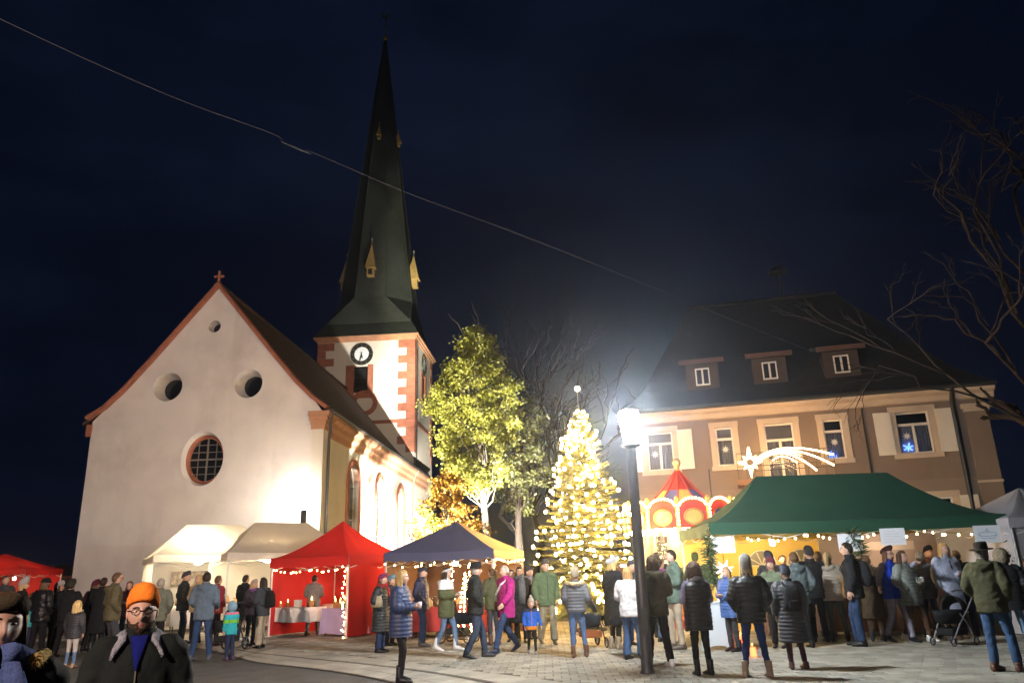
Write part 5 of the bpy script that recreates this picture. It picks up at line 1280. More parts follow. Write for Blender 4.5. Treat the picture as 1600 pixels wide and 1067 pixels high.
ARM = {   # elbow, wrist, palm normal for the +x side, hand shown
    'down': ((0.255, 0.03, 1.165), (0.255, -0.04, 0.925), (-1, 0, 0), 1), 'pocket': ((0.285, 0.07, 1.17), (0.20, -0.09, 0.985), (-1, 0, 0), 0),
    'front': ((0.25, 0.0, 1.165), (0.075, -0.25, 1.17), (-0.6, 0, 0.5), 1), 'push': ((0.25, 0.06, 1.17), (0.20, -0.27, 1.05), (0, 0, -1), 1),
    'face': ((0.26, -0.12, 1.21), (0.10, -0.23, 1.44), (0, 1, 0), 1), 'cross': ((0.26, -0.06, 1.165), (-0.03, -0.23, 1.17), (0, 1, 0), 1),
    'raise': ((0.34, -0.20, 1.40), (0.20, -0.46, 1.47), (0, 0, -1), 1), 'back': ((0.265, 0.13, 1.175), (0.25, 0.17, 0.93), (-1, 0, 0), 1),
    'fwd': ((0.26, -0.07, 1.165), (0.24, -0.24, 0.99), (-1, 0, 0), 1), 'out': ((0.36, -0.02, 1.22), (0.50, -0.12, 1.05), (-1, 0, 0), 1),
    'hand': ((0.27, 0.0, 1.17), (0.34, -0.05, 0.93), (-1, 0, 0), 1)}
LEG = {   # knee, ankle for the two sides (+x, -x)
    'stand': (((0.10, -0.01, 0.50), (0.115, 0.02, 0.085)), ((0.10, -0.01, 0.50), (0.115, 0.02, 0.085))),
    'wide': (((0.13, -0.01, 0.50), (0.18, 0.02, 0.085)), ((0.13, -0.01, 0.50), (0.18, 0.02, 0.085))),
    'ease': (((0.10, 0.0, 0.50), (0.10, 0.03, 0.085)), ((0.13, -0.10, 0.50), (0.17, -0.07, 0.085))),
    'walk': (((0.10, -0.15, 0.51), (0.10, -0.20, 0.09)), ((0.10, 0.02, 0.49), (0.10, 0.22, 0.11))),
    'stride': (((0.10, -0.23, 0.53), (0.10, -0.34, 0.10)), ((0.10, 0.05, 0.49), (0.10, 0.36, 0.14)))}
_tmp = []; _meshes = {}
def request(key, mb_, voxel, it, wob):
    if key in _meshes: return
    me = mb_.mesh('tmp'); o = bpy.data.objects.new('tmp', me); COL.objects.link(o)
    r_ = o.modifiers.new('r', 'REMESH'); r_.mode = 'VOXEL'; r_.voxel_size = voxel; r_.use_smooth_shade = True
    s_ = o.modifiers.new('s', 'SMOOTH'); s_.factor = 0.5; s_.iterations = it
    _meshes[key] = None; _tmp.append((key, o, wob))
def flush():
    dg = bpy.context.evaluated_depsgraph_get(); dg.update()
    for key, o, wob in _tmp:
        me = bpy.data.meshes.new_from_object(o.evaluated_get(dg)); me.name = key[0]
        if wob:
            nv_ = len(me.vertices); co = np.empty(nv_*3, np.float32); me.vertices.foreach_get('co', co); co = co.reshape(-1, 3)
            no = np.empty(nv_*3, np.float32); me.vertex_normals.foreach_get('vector', no); no = no.reshape(-1, 3)
            sd_ = len(co) % 17
            ks = np.array([-1.5*abs(mnoise.noise((x_*7+sd_, y_*7, z_*11+x_*5))) + 0.6*mnoise.noise((x_*19+5, y_*19, z_*15)) + 0.35 for x_, y_, z_ in co.tolist()], np.float32)
            me.vertices.foreach_set('co', (co + no*(ks*wob)[:, None]).ravel())
        me.update(); _meshes[key] = me
    for key, o, wob in _tmp:
        d = o.data; bpy.data.objects.remove(o); bpy.data.meshes.remove(d)
    _tmp.clear()
def shear(mb_, lean):
    if lean == (0, 0): return mb_
    mb_.v = [(x + lean[0]*max(0, z-0.9), y + lean[1]*max(0, z-0.9), z) for x, y, z in mb_.v]; return mb_
def mir(p, s): return Vector((p[0]*s, p[1], p[2]))
def bend(pts, n=14):
    a, b, c = pts; out = []
    for i in range(n+1):
        t = i/n
        if t < 0.5: q = a.lerp(b, t*2)
        else: q = b.lerp(c, t*2-1)
        k = max(0, 1-abs(t-0.5)/0.12); q = q.lerp((a.lerp(b, 0.88)+c.lerp(b, 0.88))/2, 0.35*k); out.append(q)
    return out
def torso(levels, puff=0.0, dz=0.014, n=26, pitch=0.066):
    m = MB(); rs = []; z = levels[0][0]; zs = []
    while z < levels[-1][0]: zs.append(z); z += dz
    zs.append(levels[-1][0])
    for z in zs:
        for (a, b) in zip(levels, levels[1:]):
            if a[0] <= z <= b[0]:
                t = (z-a[0])/(b[0]-a[0]); t = t*t*(3-2*t) if not puff else t; q = [a[i]+(b[i]-a[i])*t for i in range(4)]; break
        e = puff*(abs(math.sin(PI*z/pitch))**0.6-0.5) if puff else 0
        ring = []
        for j in range(n):
            th = 2*PI*j/n; c, s = math.cos(th), math.sin(th); k = 2/2.5
            ring.append(((q[1]+e)*abs(c)**k*(1 if c > 0 else -1), q[3]+(q[2]+e)*abs(s)**k*(1 if s > 0 else -1), z))
        rs.append(ring)
    return m.rings(rs)
def merge(a, b): return a.add(b.v, b.f)
def sleeve(m, el, wr, s, r0, r1, r2, puff, pitch=0.066, end=1.0):
    S_ = mir((0.185, 0.005, 1.425), s); E_ = mir(el, s); W_ = mir(wr, s); n = 26
    W2 = E_.lerp(W_, end); pts = bend([S_, E_, W2], n); L = 0; rr = []
    for i, p in enumerate(pts):
        if i: L += (p-pts[i-1]).length
        t = i/n; r_ = r0+(r1-r0)*t*2 if t < .5 else r1+(r2-r1)*(t*2-1)
        rr.append(r_ + (puff*(abs(math.sin(PI*L/pitch))**0.6-0.5) if puff else 0))
    m.tube([mir((0.12, 0.005, 1.43), s)] + pts, [r0*0.9] + rr, 12)
def jacket_mb(kind, hem, arms, bulk, lean, hood, sleeves=True):
    puff = 0.021 if kind == 'puffer' else 0.0; b = bulk
    fl = 0.03 if hem < 0.7 else 0.0
    lv = [(hem, 0.185+b+fl, 0.135+b+fl, 0.0), (0.95, 0.185+b, 0.14+b, 0.0), (1.09, 0.172+b*1.1, 0.125+b*1.1, 0.0), (1.27, 0.195+b, 0.135+b, 0.005), (1.39, 0.205+b*0.6, 0.13+b*0.7, 0.012), (1.455, 0.15+b*0.4, 0.105+b*0.5, 0.016), (1.495, 0.093, 0.088, 0.012), (1.54, 0.082, 0.085, 0.004), (1.56, 0.080, 0.083, 0.0)]
    m = torso(lv, puff)
    for s, a in zip((1, -1), arms):
        el, wr, nn, show = ARM[a]
        if sleeves: sleeve(m, el, wr, s, 0.083+b*0.5, 0.068+b*0.55, 0.047+b*0.4, puff*0.7)
        else: m.ell(mir((0.175, 0.005, 1.40), s), (0.075, 0.085, 0.085), 12, 8)
    if hood:
        m.tube([(-0.125, -0.045, 1.50), (-0.135, 0.05, 1.475), (-0.07, 0.135, 1.445), (0, 0.155, 1.435), (0.07, 0.135, 1.445), (0.135, 0.05, 1.475), (0.125, -0.045, 1.50)], [0.025, 0.045, 0.056, 0.062, 0.056, 0.045, 0.025], 10)
        m.ell((0, 0.125, 1.40), (0.10, 0.055, 0.085), 12, 8)
    return shear(m, lean)
def sleeves_mb(arms, lean):
    m = MB()
    for s, a in zip((1, -1), arms): sleeve(m, ARM[a][0], ARM[a][1], s, 0.075, 0.062, 0.045, 0)
    m.tube([(-0.15, 0.0, 1.43), (0.15, 0, 1.43)], 0.06, 10); return shear(m, lean)
def trousers_mb(legs, fit):
    m = torso([(0.83, 0.155, 0.115, 0.0), (0.95, 0.168, 0.122, 0.0), (1.04, 0.15, 0.11, 0.0)], 0)
    f0, f1, f2 = {'slim': (0.092, 0.062, 0.044), 'jeans': (0.097, 0.072, 0.062), 'wide': (0.102, 0.082, 0.082), 'flare': (0.092, 0.066, 0.088)}[fit]
    for s, (kn, an) in zip((1, -1), LEG[legs]):
        h = mir((0.085, 0, 0.90), s); k = mir(kn, s); a = mir(an, s); e = a + (k-a).normalized()*0.0
        pts = bend([h, k, e], 14); m.tube([h + Vector((0, 0, 0.06))] + pts, [f0*0.9] + [f0+(f1-f0)*min(1, i/7) if i < 7 else f1+(f2-f1)*((i-7)/7) for i in range(15)], 12)
    return m
def body_mb(legs, arms, lean):
    m = torso([(0.84, 0.135, 0.09, 0), (0.95, 0.15, 0.10, 0), (1.08, 0.135, 0.09, 0), (1.28, 0.155, 0.10, 0.0), (1.42, 0.15, 0.085, 0.01), (1.47, 0.07, 0.065, 0.012), (1.56, 0.055, 0.058, 0.0), (1.60, 0.053, 0.056, -0.005)], 0, 0.03)
    for s, a in zip((1, -1), arms):
        el, wr, nn, sh = ARM[a]; m.tube(bend([mir((0.165, 0.005, 1.41), s), mir(el, s), mir(wr, s)], 10), [0.042-0.018*i/10 for i in range(11)], 8)
    for s, (kn, an) in zip((1, -1), LEG[legs]):
        m.tube(bend([mir((0.08, 0, 0.9), s), mir(kn, s), mir(an, s)], 10), [0.058-0.026*i/10 for i in range(11)], 8)
    return shear(m, lean)
_shoe = {}
def shoe_mesh(kind):
    if kind in _shoe: return _shoe[kind]
    m = MB(); rs = []
    hgt = {'shoe': 0.085, 'boot': 0.24, 'sneaker': 0.095}[kind]
    def ring(y, w, z0, z1, n=12): return [(w*math.cos(2*PI*j/n), y, z0+(z1-z0)*(0.5+0.5*math.sin(2*PI*j/n))) for j in range(n)]
    m.rings([ring(0.075, 0.025, 0.02, 0.06), ring(0.07, 0.040, 0.0, 0.10), ring(0.02, 0.044, 0.0, 0.115), ring(-0.05, 0.046, 0.0, 0.095), ring(-0.12, 0.050, 0.0, 0.07), ring(-0.175, 0.044, 0.0, 0.055), ring(-0.205, 0.022, 0.008, 0.04)])
    m.lathe([(0.046, 0.05), (0.052, 0.09), (0.052, max(0.12, hgt)), (0.045, max(0.13, hgt+0.01))], (0, 0.02, 0), 12)
    _shoe[kind] = m.mesh('shoe', True); return _shoe[kind]
_acc = {}
def shellhair(cond, off, amp, seed, extra=None):
    m = MB(); nu, nv = 36, 28; idx = {}
    dirs = list(sph(nu, nv)); pts = []
    for i, ring in enumerate(dirs):
        for j, d in enumerate(ring):
            c = cond(d); p = Vector(hp((d[0], max(d[1], -0.75) if d[1] < -0.75 else d[1], d[2]))); n_ = Vector((d[0]/0.077, d[1]/0.098, d[2]/0.12)).normalized()
            k = mnoise.noise(Vector((d[0]*6+seed, d[1]*6, d[2]*3)))*amp
            o = (off+k)*min(1, max(-0.4, c*6)); pts.append((p + n_*o, c))
    for i in range(nv):
        for j in range(nu):
            q = (i*nu+j, i*nu+(j+1) % nu, (i+1)*nu+(j+1) % nu, (i+1)*nu+j)
            if sum(pts[k][1] > -0.05 for k in q) >= 3: m.f.append(tuple(reversed(q))); m.m.append(0)
    m.v = [tuple(p[0]) for p in pts]; used = sorted({i for q in m.f for i in q}); mp_ = {o: n for n, o in enumerate(used)}
    m.v = [m.v[i] for i in used]; m.f = [tuple(mp_[i] for i in q) for q in m.f]
    return m
def drape(L, ang, seed, w0=0.088, w1=0.105, thick=0.03, wave=0.012):
    m = MB(); n = 20; rs = []; K = 14
    for k in range(K+1):
        t = k/K; z = 0.05 - t*(L+0.05); a1 = R(ang)*(1-0.15*t); rx = w0+(w1-w0)*t; ry = 0.104+0.01*t-0.02*t*t
        out, inn = [], []
        for j in range(n+1):
            a = -a1+2*a1*j/n; wv = wave*math.sin(j*2.1+k*0.5+seed)*(0.4+t); th = thick*(1-0.75*t**3)
            out.append(((rx+wv)*math.sin(a), (ry+wv)*math.cos(a)+0.01, z+0.012*math.sin(j*1.7+seed)*t)); inn.append(((rx+wv-th)*math.sin(a), (ry+wv-th)*math.cos(a)+0.01, z+0.012*math.sin(j*1.7+seed)*t))
        rs.append(out + list(reversed(inn)))
    return m.rings(rs)
def ering(prof, n=28, tilt=0.0, cy=0.006, fn=None):
    """rings round the head: (scale, z); elliptical, tilted so the back sits lower"""
    m = MB(); rs = []
    for s, z in prof:
        ring = []
        for j in range(n):
            a = 2*PI*j/n; x, y = 0.080*s*math.cos(a), 0.102*s*math.sin(a); ring.append((x, y+cy, z - tilt*y))
        rs.append(ring)
    return m.rings(rs)
def acc(kind):
    """head wear and hair meshes in head space"""
    if kind in _acc: return _acc[kind]
    sm = True
    cap_c = lambda d: d[2] - (0.62 if d[1] < -0.45 else 0.62 - (d[1]+0.45)*1.15 if d[1] < 0.6 else -0.60)
    if kind == 'short': m = shellhair(cap_c, 0.013, 0.006, 1)
    elif kind == 'bald': m = shellhair(lambda d: min(cap_c(d), 0.35-d[2]), 0.006, 0.002, 1)
    elif kind == 'bob': m = merge(shellhair(cap_c, 0.020, 0.006, 2), drape(0.15, 128, 1))
    elif kind == 'long': m = merge(shellhair(cap_c, 0.018, 0.005, 3), drape(0.36, 122, 2))
    elif kind == 'verylong': m = merge(shellhair(cap_c, 0.018, 0.005, 4), drape(0.50, 125, 3, w1=0.13, wave=0.018))
    elif kind == 'longdown': m = drape(0.36, 125, 5, w0=0.082)          # below a hat
    elif kind == 'shortdown': m = drape(0.12, 115, 6, w0=0.080, thick=0.022)
    elif kind == 'curly': m = merge(shellhair(cap_c, 0.045, 0.028, 7), drape(0.17, 130, 8, w0=0.105, w1=0.135, thick=0.05, wave=0.026))
    elif kind == 'pony':
        m = shellhair(cap_c, 0.013, 0.003, 9); m.tube([(0, 0.09, 0.05), (0, 0.15, 0.06), (0, 0.18, -0.03), (0, 0.17, -0.16), (0, 0.15, -0.25)], [0.02, 0.035, 0.04, 0.035, 0.008], 10)
    elif kind == 'beanie': m = ering([(1.0, 0.028), (1.10, 0.026), (1.14, 0.04), (1.14, 0.078), (1.09, 0.084), (1.06, 0.098), (0.97, 0.122), (0.76, 0.143), (0.42, 0.154), (0.06, 0.158)], tilt=0.42)
    elif kind == 'slouch': m = ering([(1.0, 0.028), (1.10, 0.026), (1.13, 0.05), (1.16, 0.09), (1.15, 0.125), (1.02, 0.16), (0.72, 0.185), (0.3, 0.195), (0.04, 0.196)], tilt=0.5)
    elif kind == 'pompom':
        m = ering([(1.0, 0.028), (1.10, 0.026), (1.14, 0.04), (1.14, 0.078), (1.09, 0.084), (1.06, 0.10), (0.97, 0.13), (0.76, 0.155), (0.42, 0.168), (0.06, 0.172)], tilt=0.42); m.ell((0, 0.0, 0.20), (0.042, 0.042, 0.042), 10, 8)
    elif kind == 'headband': m = ering([(1.02, 0.035), (1.10, 0.032), (1.12, 0.06), (1.10, 0.088), (1.0, 0.09)], tilt=0.3)
    elif kind == 'cap':
        m = ering([(1.02, 0.045), (1.08, 0.045), (1.08, 0.075), (1.02, 0.105), (0.80, 0.13), (0.45, 0.142), (0.05, 0.146)], tilt=0.12)
        m.rings([[(0.070*math.sin(R(a)), -0.085-0.085*math.cos(R(a))*q, 0.058-0.02*q+o_) for a in range(-90, 91, 15)] for q, o_ in ((0.0, 0), (1.0, 0), (1.0, 0.008), (0.0, 0.010))], 0, False, False)
    elif kind == 'brim':
        m = ering([(1.9, 0.052), (1.92, 0.058), (1.5, 0.058), (1.12, 0.062), (1.10, 0.075), (1.04, 0.14), (0.92, 0.160), (0.5, 0.150), (0.05, 0.148)], tilt=0.1)
    elif kind == 'beret': m = ering([(1.02, 0.05), (1.08, 0.055), (1.28, 0.085), (1.30, 0.11), (1.1, 0.135), (0.6, 0.148), (0.06, 0.152)], tilt=0.45, cy=0.02)
    elif kind == 'hoodup': m = shellhair(lambda d: (0.72+d[1]) if d[2] > -0.6 else -0.3+d[1]*0.4, 0.038, 0.006, 12)
    elif kind == 'furhood': m = shellhair(lambda d: (0.62+d[1]) if d[2] > -0.7 else -0.2, 0.055, 0.02, 13)
    elif kind == 'beard': m = shellhair(lambda d: 0.16 if d[2] < -0.30-0.12*(abs(d[0]) > 0.55)*0 and d[1] < 0.30 and not (d[1] < 0 and abs(d[0]) < 0.26 and -0.62 < d[2] < -0.47) and not (abs(d[0]) > 0.3 and d[2] > -0.42 and d[1] < -0.45) else -0.3, 0.011, 0.004, 15)
    elif kind == 'glasses':
        m = MB(); sm = False
        for s in (-1, 1):
            m.tube([(s*0.033+0.0225*math.cos(2*PI*i/14), -0.108+0.010*abs(s*0.033+0.0225*math.cos(2*PI*i/14))/0.06, 0.010+0.0175*math.sin(2*PI*i/14)) for i in range(15)], 0.0022, 5)
            m.tube([(s*0.060, -0.098, 0.016), (s*0.080, -0.03, 0.014), (s*0.082, 0.01, 0.010)], 0.0028, 5)
        m.tube([(-0.010, -0.112, 0.014), (0.010, -0.112, 0.014)], 0.003, 5)
    elif kind == 'earmuff':
        m = MB(); m.ell((0.088, 0.005, -0.005), (0.022, 0.04, 0.04), 10, 8); m.ell((-0.088, 0.005, -0.005), (0.022, 0.04, 0.04), 10, 8)
    me = m.mesh(kind, sm); _acc[kind] = me; return me
HAIRS = ('short', 'bald', 'bob', 'long', 'verylong', 'longdown', 'shortdown', 'curly', 'pony')
_ACCN = {'beanie': 'beanie', 'slouch': 'beanie', 'pompom': 'bobble_hat', 'headband': 'headband', 'cap': 'cap', 'brim': 'brimmed_hat', 'beret': 'beret', 'hoodup': 'hood', 'furhood': 'fur_hood', 'beard': 'beard', 'glasses': 'glasses', 'earmuff': 'earmuffs'}
_cl = {}
def cloth(col, kind='matte'):
    k = (tuple(col) if not isinstance(col[0], tuple) else tuple(col), kind)
    if k in _cl: return _cl[k]
    nm = '%s_cloth_%d' % (kind, len(_cl)); dk = 1.0 if kind in ('hair', 'fur') else 0.74
    col = tuple(c*dk for c in col) if not isinstance(col[0], tuple) else tuple((z_, tuple(c*dk for c in c_)) for z_, c_ in col)
    base = col if not isinstance(col[0], tuple) else col[0][1]
    if kind == 'puffer': m = M(nm, base, 0.5, 0.10, 7, 0.35, 26)
    elif kind == 'denim': m = M(nm, base, 0.85, 0.28, 7, 0.4, 60, stretch=(1, 1, 0.4))
    elif kind == 'knit': m = M(nm, base, 0.95, 0.16, 30, 0.6, 90, rows=('X', 0.014, 0.006))
    elif kind == 'hair': m = M(nm, base, 0.42, 0.38, 40, 0.8, 60, stretch=(1.6, 1.6, 0.12))
    elif kind == 'fur': m = M(nm, base, 0.9, 0.45, 45, 1.0, 70)
    elif kind == 'leather': m = M(nm, base, 0.4, 0.15, 8, 0.3, 40)
    else: m = M(nm, base, 0.88, 0.14, 5, 0.4, 22)
    if isinstance(col[0], tuple):                                   # bands of colour by height: ((z_top, col), ...)
        n = m.node_tree.nodes; l = m.node_tree.links; t = n.new('ShaderNodeTexCoord'); sx = n.new('ShaderNodeSeparateXYZ'); l.new(t.outputs['Object'], sx.inputs[0])
        mr = n.new('ShaderNodeMapRange'); zlo, zhi = -0.5, 2.0; mr.inputs[1].default_value = zlo; mr.inputs[2].default_value = zhi; l.new(sx.outputs['Z'], mr.inputs[0])
        r = n.new('ShaderNodeValToRGB'); r.color_ramp.interpolation = 'CONSTANT'; zs = [(-9, col[0][1])] + [(a[0], b[1]) for a, b in zip(col, col[1:])]
        while len(r.color_ramp.elements) < len(zs): r.color_ramp.elements.new(0.5)
        for el, (z, c) in zip(r.color_ramp.elements, sorted(zs, key=lambda q: q[0])): el.position = max(0, (z-zlo)/(zhi-zlo)); el.color = (*c, 1)
        l.new(mr.outputs[0], r.inputs['Fac']); l.new(r.outputs['Color'], n['Principled BSDF'].inputs['Base Color'])
    m.node_tree.nodes['Principled BSDF'].inputs['Specular IOR Level'].default_value = 0.3 if kind in ('puffer', 'leather') else 0.18
    _cl[k] = m; return m
def setm(o, mat):
    if len(o.data.materials) == 0: o.data.materials.append(mat)
    o.material_slots[0].link = 'OBJECT'; o.material_slots[0].material = mat; return o
def fur_ring(path, r, col, parent, seed=1, dens=26, name='fur_trim'):
    rg = random.Random(seed); m = MB(); m.tube(path, r*0.85, 8); dens *= 5
    for a, b in zip(path, path[1:]):
        a, b = Vector(a), Vector(b)
        for k in range(dens):
            p = a.lerp(b, rg.random()); d = Vector((rg.gauss(0, 1), rg.gauss(0, 1), rg.gauss(0, 1))).normalized(); u_ = d.orthogonal().normalized()*0.0028
            m.add([p+d*r*.4-u_, p+d*r*.4+u_, p+d*r*rg.uniform(0.95, 1.35)+Vector((0, 0, -0.012))], [(0, 1, 2)])
    return m.build(name, cloth(col, 'fur'), parent)
JK = {'short': (0.90, 0.018), 'hip': (0.80, 0.022), 'mid': (0.70, 0.026), 'long': (0.46, 0.03)}
specs = []
def P(label, x, y, f, a, j, t, s, h, legs='stand', arms=('down', 'down'), ex=(), child=False, yaw=0, lean=(0, 0), grp=None, hood=False, hr=False, z=None, ht=None):
    specs.append(dict(locals()))
def jkey(q): return ('jacket', q['j'][2] == 'puffer', q['j'][0], q['arms'], q['lean'], q['hood'], 'vest' in q['j'])
def build_people():
    for q in specs:
        k = jkey(q); hem, b = JK[q['j'][0]]
        if k not in _meshes: request(k, jacket_mb('puffer' if k[1] else 'x', hem, q['arms'], b + (0.012 if k[1] else 0), q['lean'], q['hood'], not k[6]), 0.0135 if k[1] else 0.019, 1 if k[1] else 3, 0.003 if k[1] else 0.013)
        if k[6]: request(('sleeves', q['arms'], q['lean']), sleeves_mb(q['arms'], q['lean']), 0.018, 2, 0.006)
        kt = ('trousers', q['legs'], q['t'][1])
        if kt not in _meshes: request(kt, trousers_mb(*kt[1:]), 0.019, 2, 0.011)
        kb = ('person', q['legs'], q['arms'], q['lean'])
        if kb not in _meshes: request(kb, body_mb(*kb[1:]), 0.03, 1, 0)
    flush()
    bodies = {}
    for q in specs:
        # place: foot given as distance (f < 200) or as image row of the feet
        Y = q['f'] if q['f'] < 200 else ground(q['x'], q['f']).y
        top = at(q['x'], q['y'], Y); gz0 = q['z'] if q['z'] is not None else 0.0
        H = q['ht'] or min(1.95, max(0.95 if q['child'] else 1.55, top.z - gz0))
        extra = 0.03 + (0.05 if any(k[0] in ('beanie', 'slouch', 'brim', 'pompom', 'cap') for k in q['h']) else 0)
        hs = 1.30 if q['child'] else 1.04
        s = H / (1.625 + 0.125*hs + extra)
        # vertices of head, in body space
        lean = q['lean']; hc = Vector((lean[0]*0.74, -0.022+lean[1]*0.74, 1.635 + (hs-1)*0.07))
        kb = ('person', q['legs'], q['arms'], q['lean'], q['yaw'], hs, q['hr'])
        if kb not in bodies:
            m = MB(); src = _meshes[kb[:4]]; m.add([v_.co for v_ in src.vertices], [tuple(f_.vertices) for f_ in src.polygons])
            hm = head_mb(64, 52) if q['hr'] else head_mb()
            T = Matrix.Translation(hc) @ Matrix.Rotation(R(q['yaw']), 4, 'Z') @ Matrix.Scale(hs, 4)
            o0_ = len(m.v); m.v.extend([tuple(T @ Vector(p)) for p in hm.v]); m.f.extend([tuple(i+o0_ for i in fc) for fc in hm.f]); m.m.extend(hm.m)
            for sd, a in zip((1, -1), q['arms']):
                el, wr, nn, show = ARM[a]
                if show:
                    w0 = mir(wr, sd); d0 = w0 - mir(el, sd); hm = hand_mb(w0 - d0.normalized()*0.01, d0, mir(nn, sd)); shear(hm, lean); m.add(hm.v, hm.f)
            bodies[kb] = m.mesh('person', True)
            for mt in BODY_M: bodies[kb].materials.append(mt)
        p = bpy.data.objects.new('person', bodies[kb]); COL.objects.link(p)
        p.location = (top.x, Y, gz0); p.rotation_euler = (0, 0, R(q['a'])); p.scale = (s, s, s)
        tag(p, q['label'], 'person', q['grp'] or 'visitors at the christmas market')
        def kid(nm, me, mat, par=p, loc=None, rz=0, sc=None):
            o = bpy.data.objects.new(nm, me); COL.objects.link(o); o.parent = par
            if loc is not None: o.location = loc
            o.rotation_euler = (0, 0, rz)
            if sc: o.scale = (sc, sc, sc)
            return setm(o, mat)
        jn = {'short': 'jacket', 'hip': 'jacket', 'mid': 'coat', 'long': 'long_coat'}[q['j'][0]]
        if 'vest' in q['j']:
            jn = 'vest'; kid('sleeves', _meshes[('sleeves', q['arms'], lean)], cloth(q['j'][4], 'knit'))
        jo = kid(jn, _meshes[jkey(q)], cloth(q['j'][1], q['j'][2]))
        kid('trousers', _meshes[('trousers', q['legs'], q['t'][1])], cloth(q['t'][0], 'denim'))
        for sd, (kn, an) in zip((1, -1), LEG[q['legs']]):
            o = kid('boot' if q['s'][1] == 'boot' else 'shoe', shoe_mesh(q['s'][1]), cloth(q['s'][0], 'leather'), loc=(an[0]*sd, an[1], an[2]-0.085), rz=R(-8*sd))
            if an[1] > 0.15: o.rotation_euler = (R(an[1]*70), 0, 0)
        def hk(kind, col):
            hair = kind in HAIRS or kind == 'beard'
            return kid('hair' if kind in HAIRS else _ACCN[kind], acc(kind), cloth(col, 'hair' if hair else 'knit' if kind in ('beanie', 'slouch', 'pompom', 'headband', 'beret') else 'fur' if kind in ('furhood', 'earmuff') else 'matte'), loc=hc, rz=R(q['yaw']), sc=hs)
        for it in q['h']: hk(*it)
        sh = lambda m_: shear(m_, lean)
        for it in q['ex']:
            k = it[0]
            if k == 'backpack':
                c0_ = it[1]; m = MB(); n = 16; rs = []
                for z_, w_, d_, y_ in ((1.0, 0.10, 0.03, 0.24), (1.02, 0.14, 0.075, 0.25), (1.15, 0.15, 0.09, 0.255), (1.32, 0.145, 0.08, 0.245), (1.42, 0.11, 0.055, 0.225), (1.445, 0.05, 0.02, 0.21)):
                    rs.append([(w_*abs(math.cos(2*PI*i/n))**0.6*(1 if math.cos(2*PI*i/n) > 0 else -1), y_+d_*abs(math.sin(2*PI*i/n))**0.6*(1 if math.sin(2*PI*i/n) > 0 else -1), z_) for i in range(n)])
                m.rings(rs); bo = sh(m).build('backpack', cloth(c0_, 'matte'), p, True)
                for sd in (-1, 1):
                    m = MB(); m.tube([(sd*0.09, 0.19, 1.42), (sd*0.11, 0.08, 1.495), (sd*0.125, -0.10, 1.44), (sd*0.15, -0.175, 1.30), (sd*0.19, -0.06, 1.12), (sd*0.14, 0.19, 1.04)], 0.022, 6, flat=0.5); sh(m).build('strap', cloth(c0_, 'matte'), bo)
                m = MB(); m.rings([[(w_*math.cos(2*PI*i/10), 0.335+d_*math.sin(2*PI*i/10), z_) for i in range(10)] for z_, w_, d_ in ((1.04, 0.06, 0.0), (1.06, 0.10, 0.03), (1.17, 0.10, 0.03), (1.19, 0.06, 0.0))]); sh(m).build('pocket', cloth(c0_, 'matte'), bo)
            elif k == 'bag':
                sd = it[2]; zc_ = it[4] if len(it) > 4 else 0.92; m = MB(); x0 = sd*0.27; W_, Hh = 0.15, 0.13
                m.rings([[(x0+sd*0.0+w_*0.45*math.cos(2*PI*i/12), w_*1.0*math.sin(2*PI*i/12), zc_+z_) for i in range(12)] for z_, w_ in ((-Hh, 0.05), (-Hh+0.02, W_), (0.0, W_*1.05), (Hh, W_*0.75), (Hh+0.01, 0.03))])
                bo = m.build('handbag', cloth(it[1], 'leather'), p, True)
                m = MB(); m.tube([(x0, -0.09, zc_+Hh), (sd*0.20, -0.10, 1.30), (sd*0.12, -0.03, 1.49), (sd*0.13, 0.08, 1.47), (sd*0.2, 0.14, 1.25), (x0, 0.09, zc_+Hh)], 0.013, 6); sh(m).build('strap', cloth(it[3], 'leather'), bo)
            elif k == 'crossbag':
                m = MB(); sd = it[2]; bo = None
                m.rings([[(sd*0.25+0.05*math.cos(2*PI*i/12), -0.02+0.13*math.sin(2*PI*i/12), 0.93+z_) for i in range(12)] for z_ in (-0.10, -0.09, 0.09, 0.10)])
                bo = m.build('handbag', cloth(it[1], 'leather'), p, True)
                m = MB(); m.tube([(sd*0.25, -0.10, 1.02), (sd*0.1, -0.205, 1.16), (-sd*0.08, -0.175, 1.38), (-sd*0.14, -0.02, 1.49), (-sd*0.08, 0.165, 1.38), (sd*0.1, 0.19, 1.16), (sd*0.25, 0.06, 1.02)], 0.022, 6, flat=0.45); sh(m).build('strap', cloth(it[3], 'leather'), bo)
            elif k == 'tote':
                m = MB(); sd = it[2]; m.rings([[(sd*0.28+0.04*math.cos(2*PI*i/12), 0.05+w_*math.sin(2*PI*i/12), z_) for i in range(12)] for z_, w_ in ((0.80, 0.17), (0.82, 0.2), (1.0, 0.19), (1.2, 0.15))])
                bo = m.build('shopping_bag', cloth(it[1], 'matte'), p, True)
                m = MB(); m.tube([(sd*0.28, -0.05, 1.2), (sd*0.2, -0.03, 1.42), (sd*0.17, 0.03, 1.50), (sd*0.2, 0.09, 1.42), (sd*0.28, 0.14, 1.2)], 0.012, 6); m.build('handle', cloth(it[1], 'matte'), bo)
            elif k == 'scarf':
                m = MB(); rs = []
                pth = [(0.105*math.sin(2*PI*i/18), -0.005-0.10*math.cos(2*PI*i/18), 1.515+0.018*math.sin(2*PI*i/18*2+1)) for i in range(19)]
                m.tube(pth, [0.042+0.008*math.sin(i*1.7) for i in range(19)], 9)
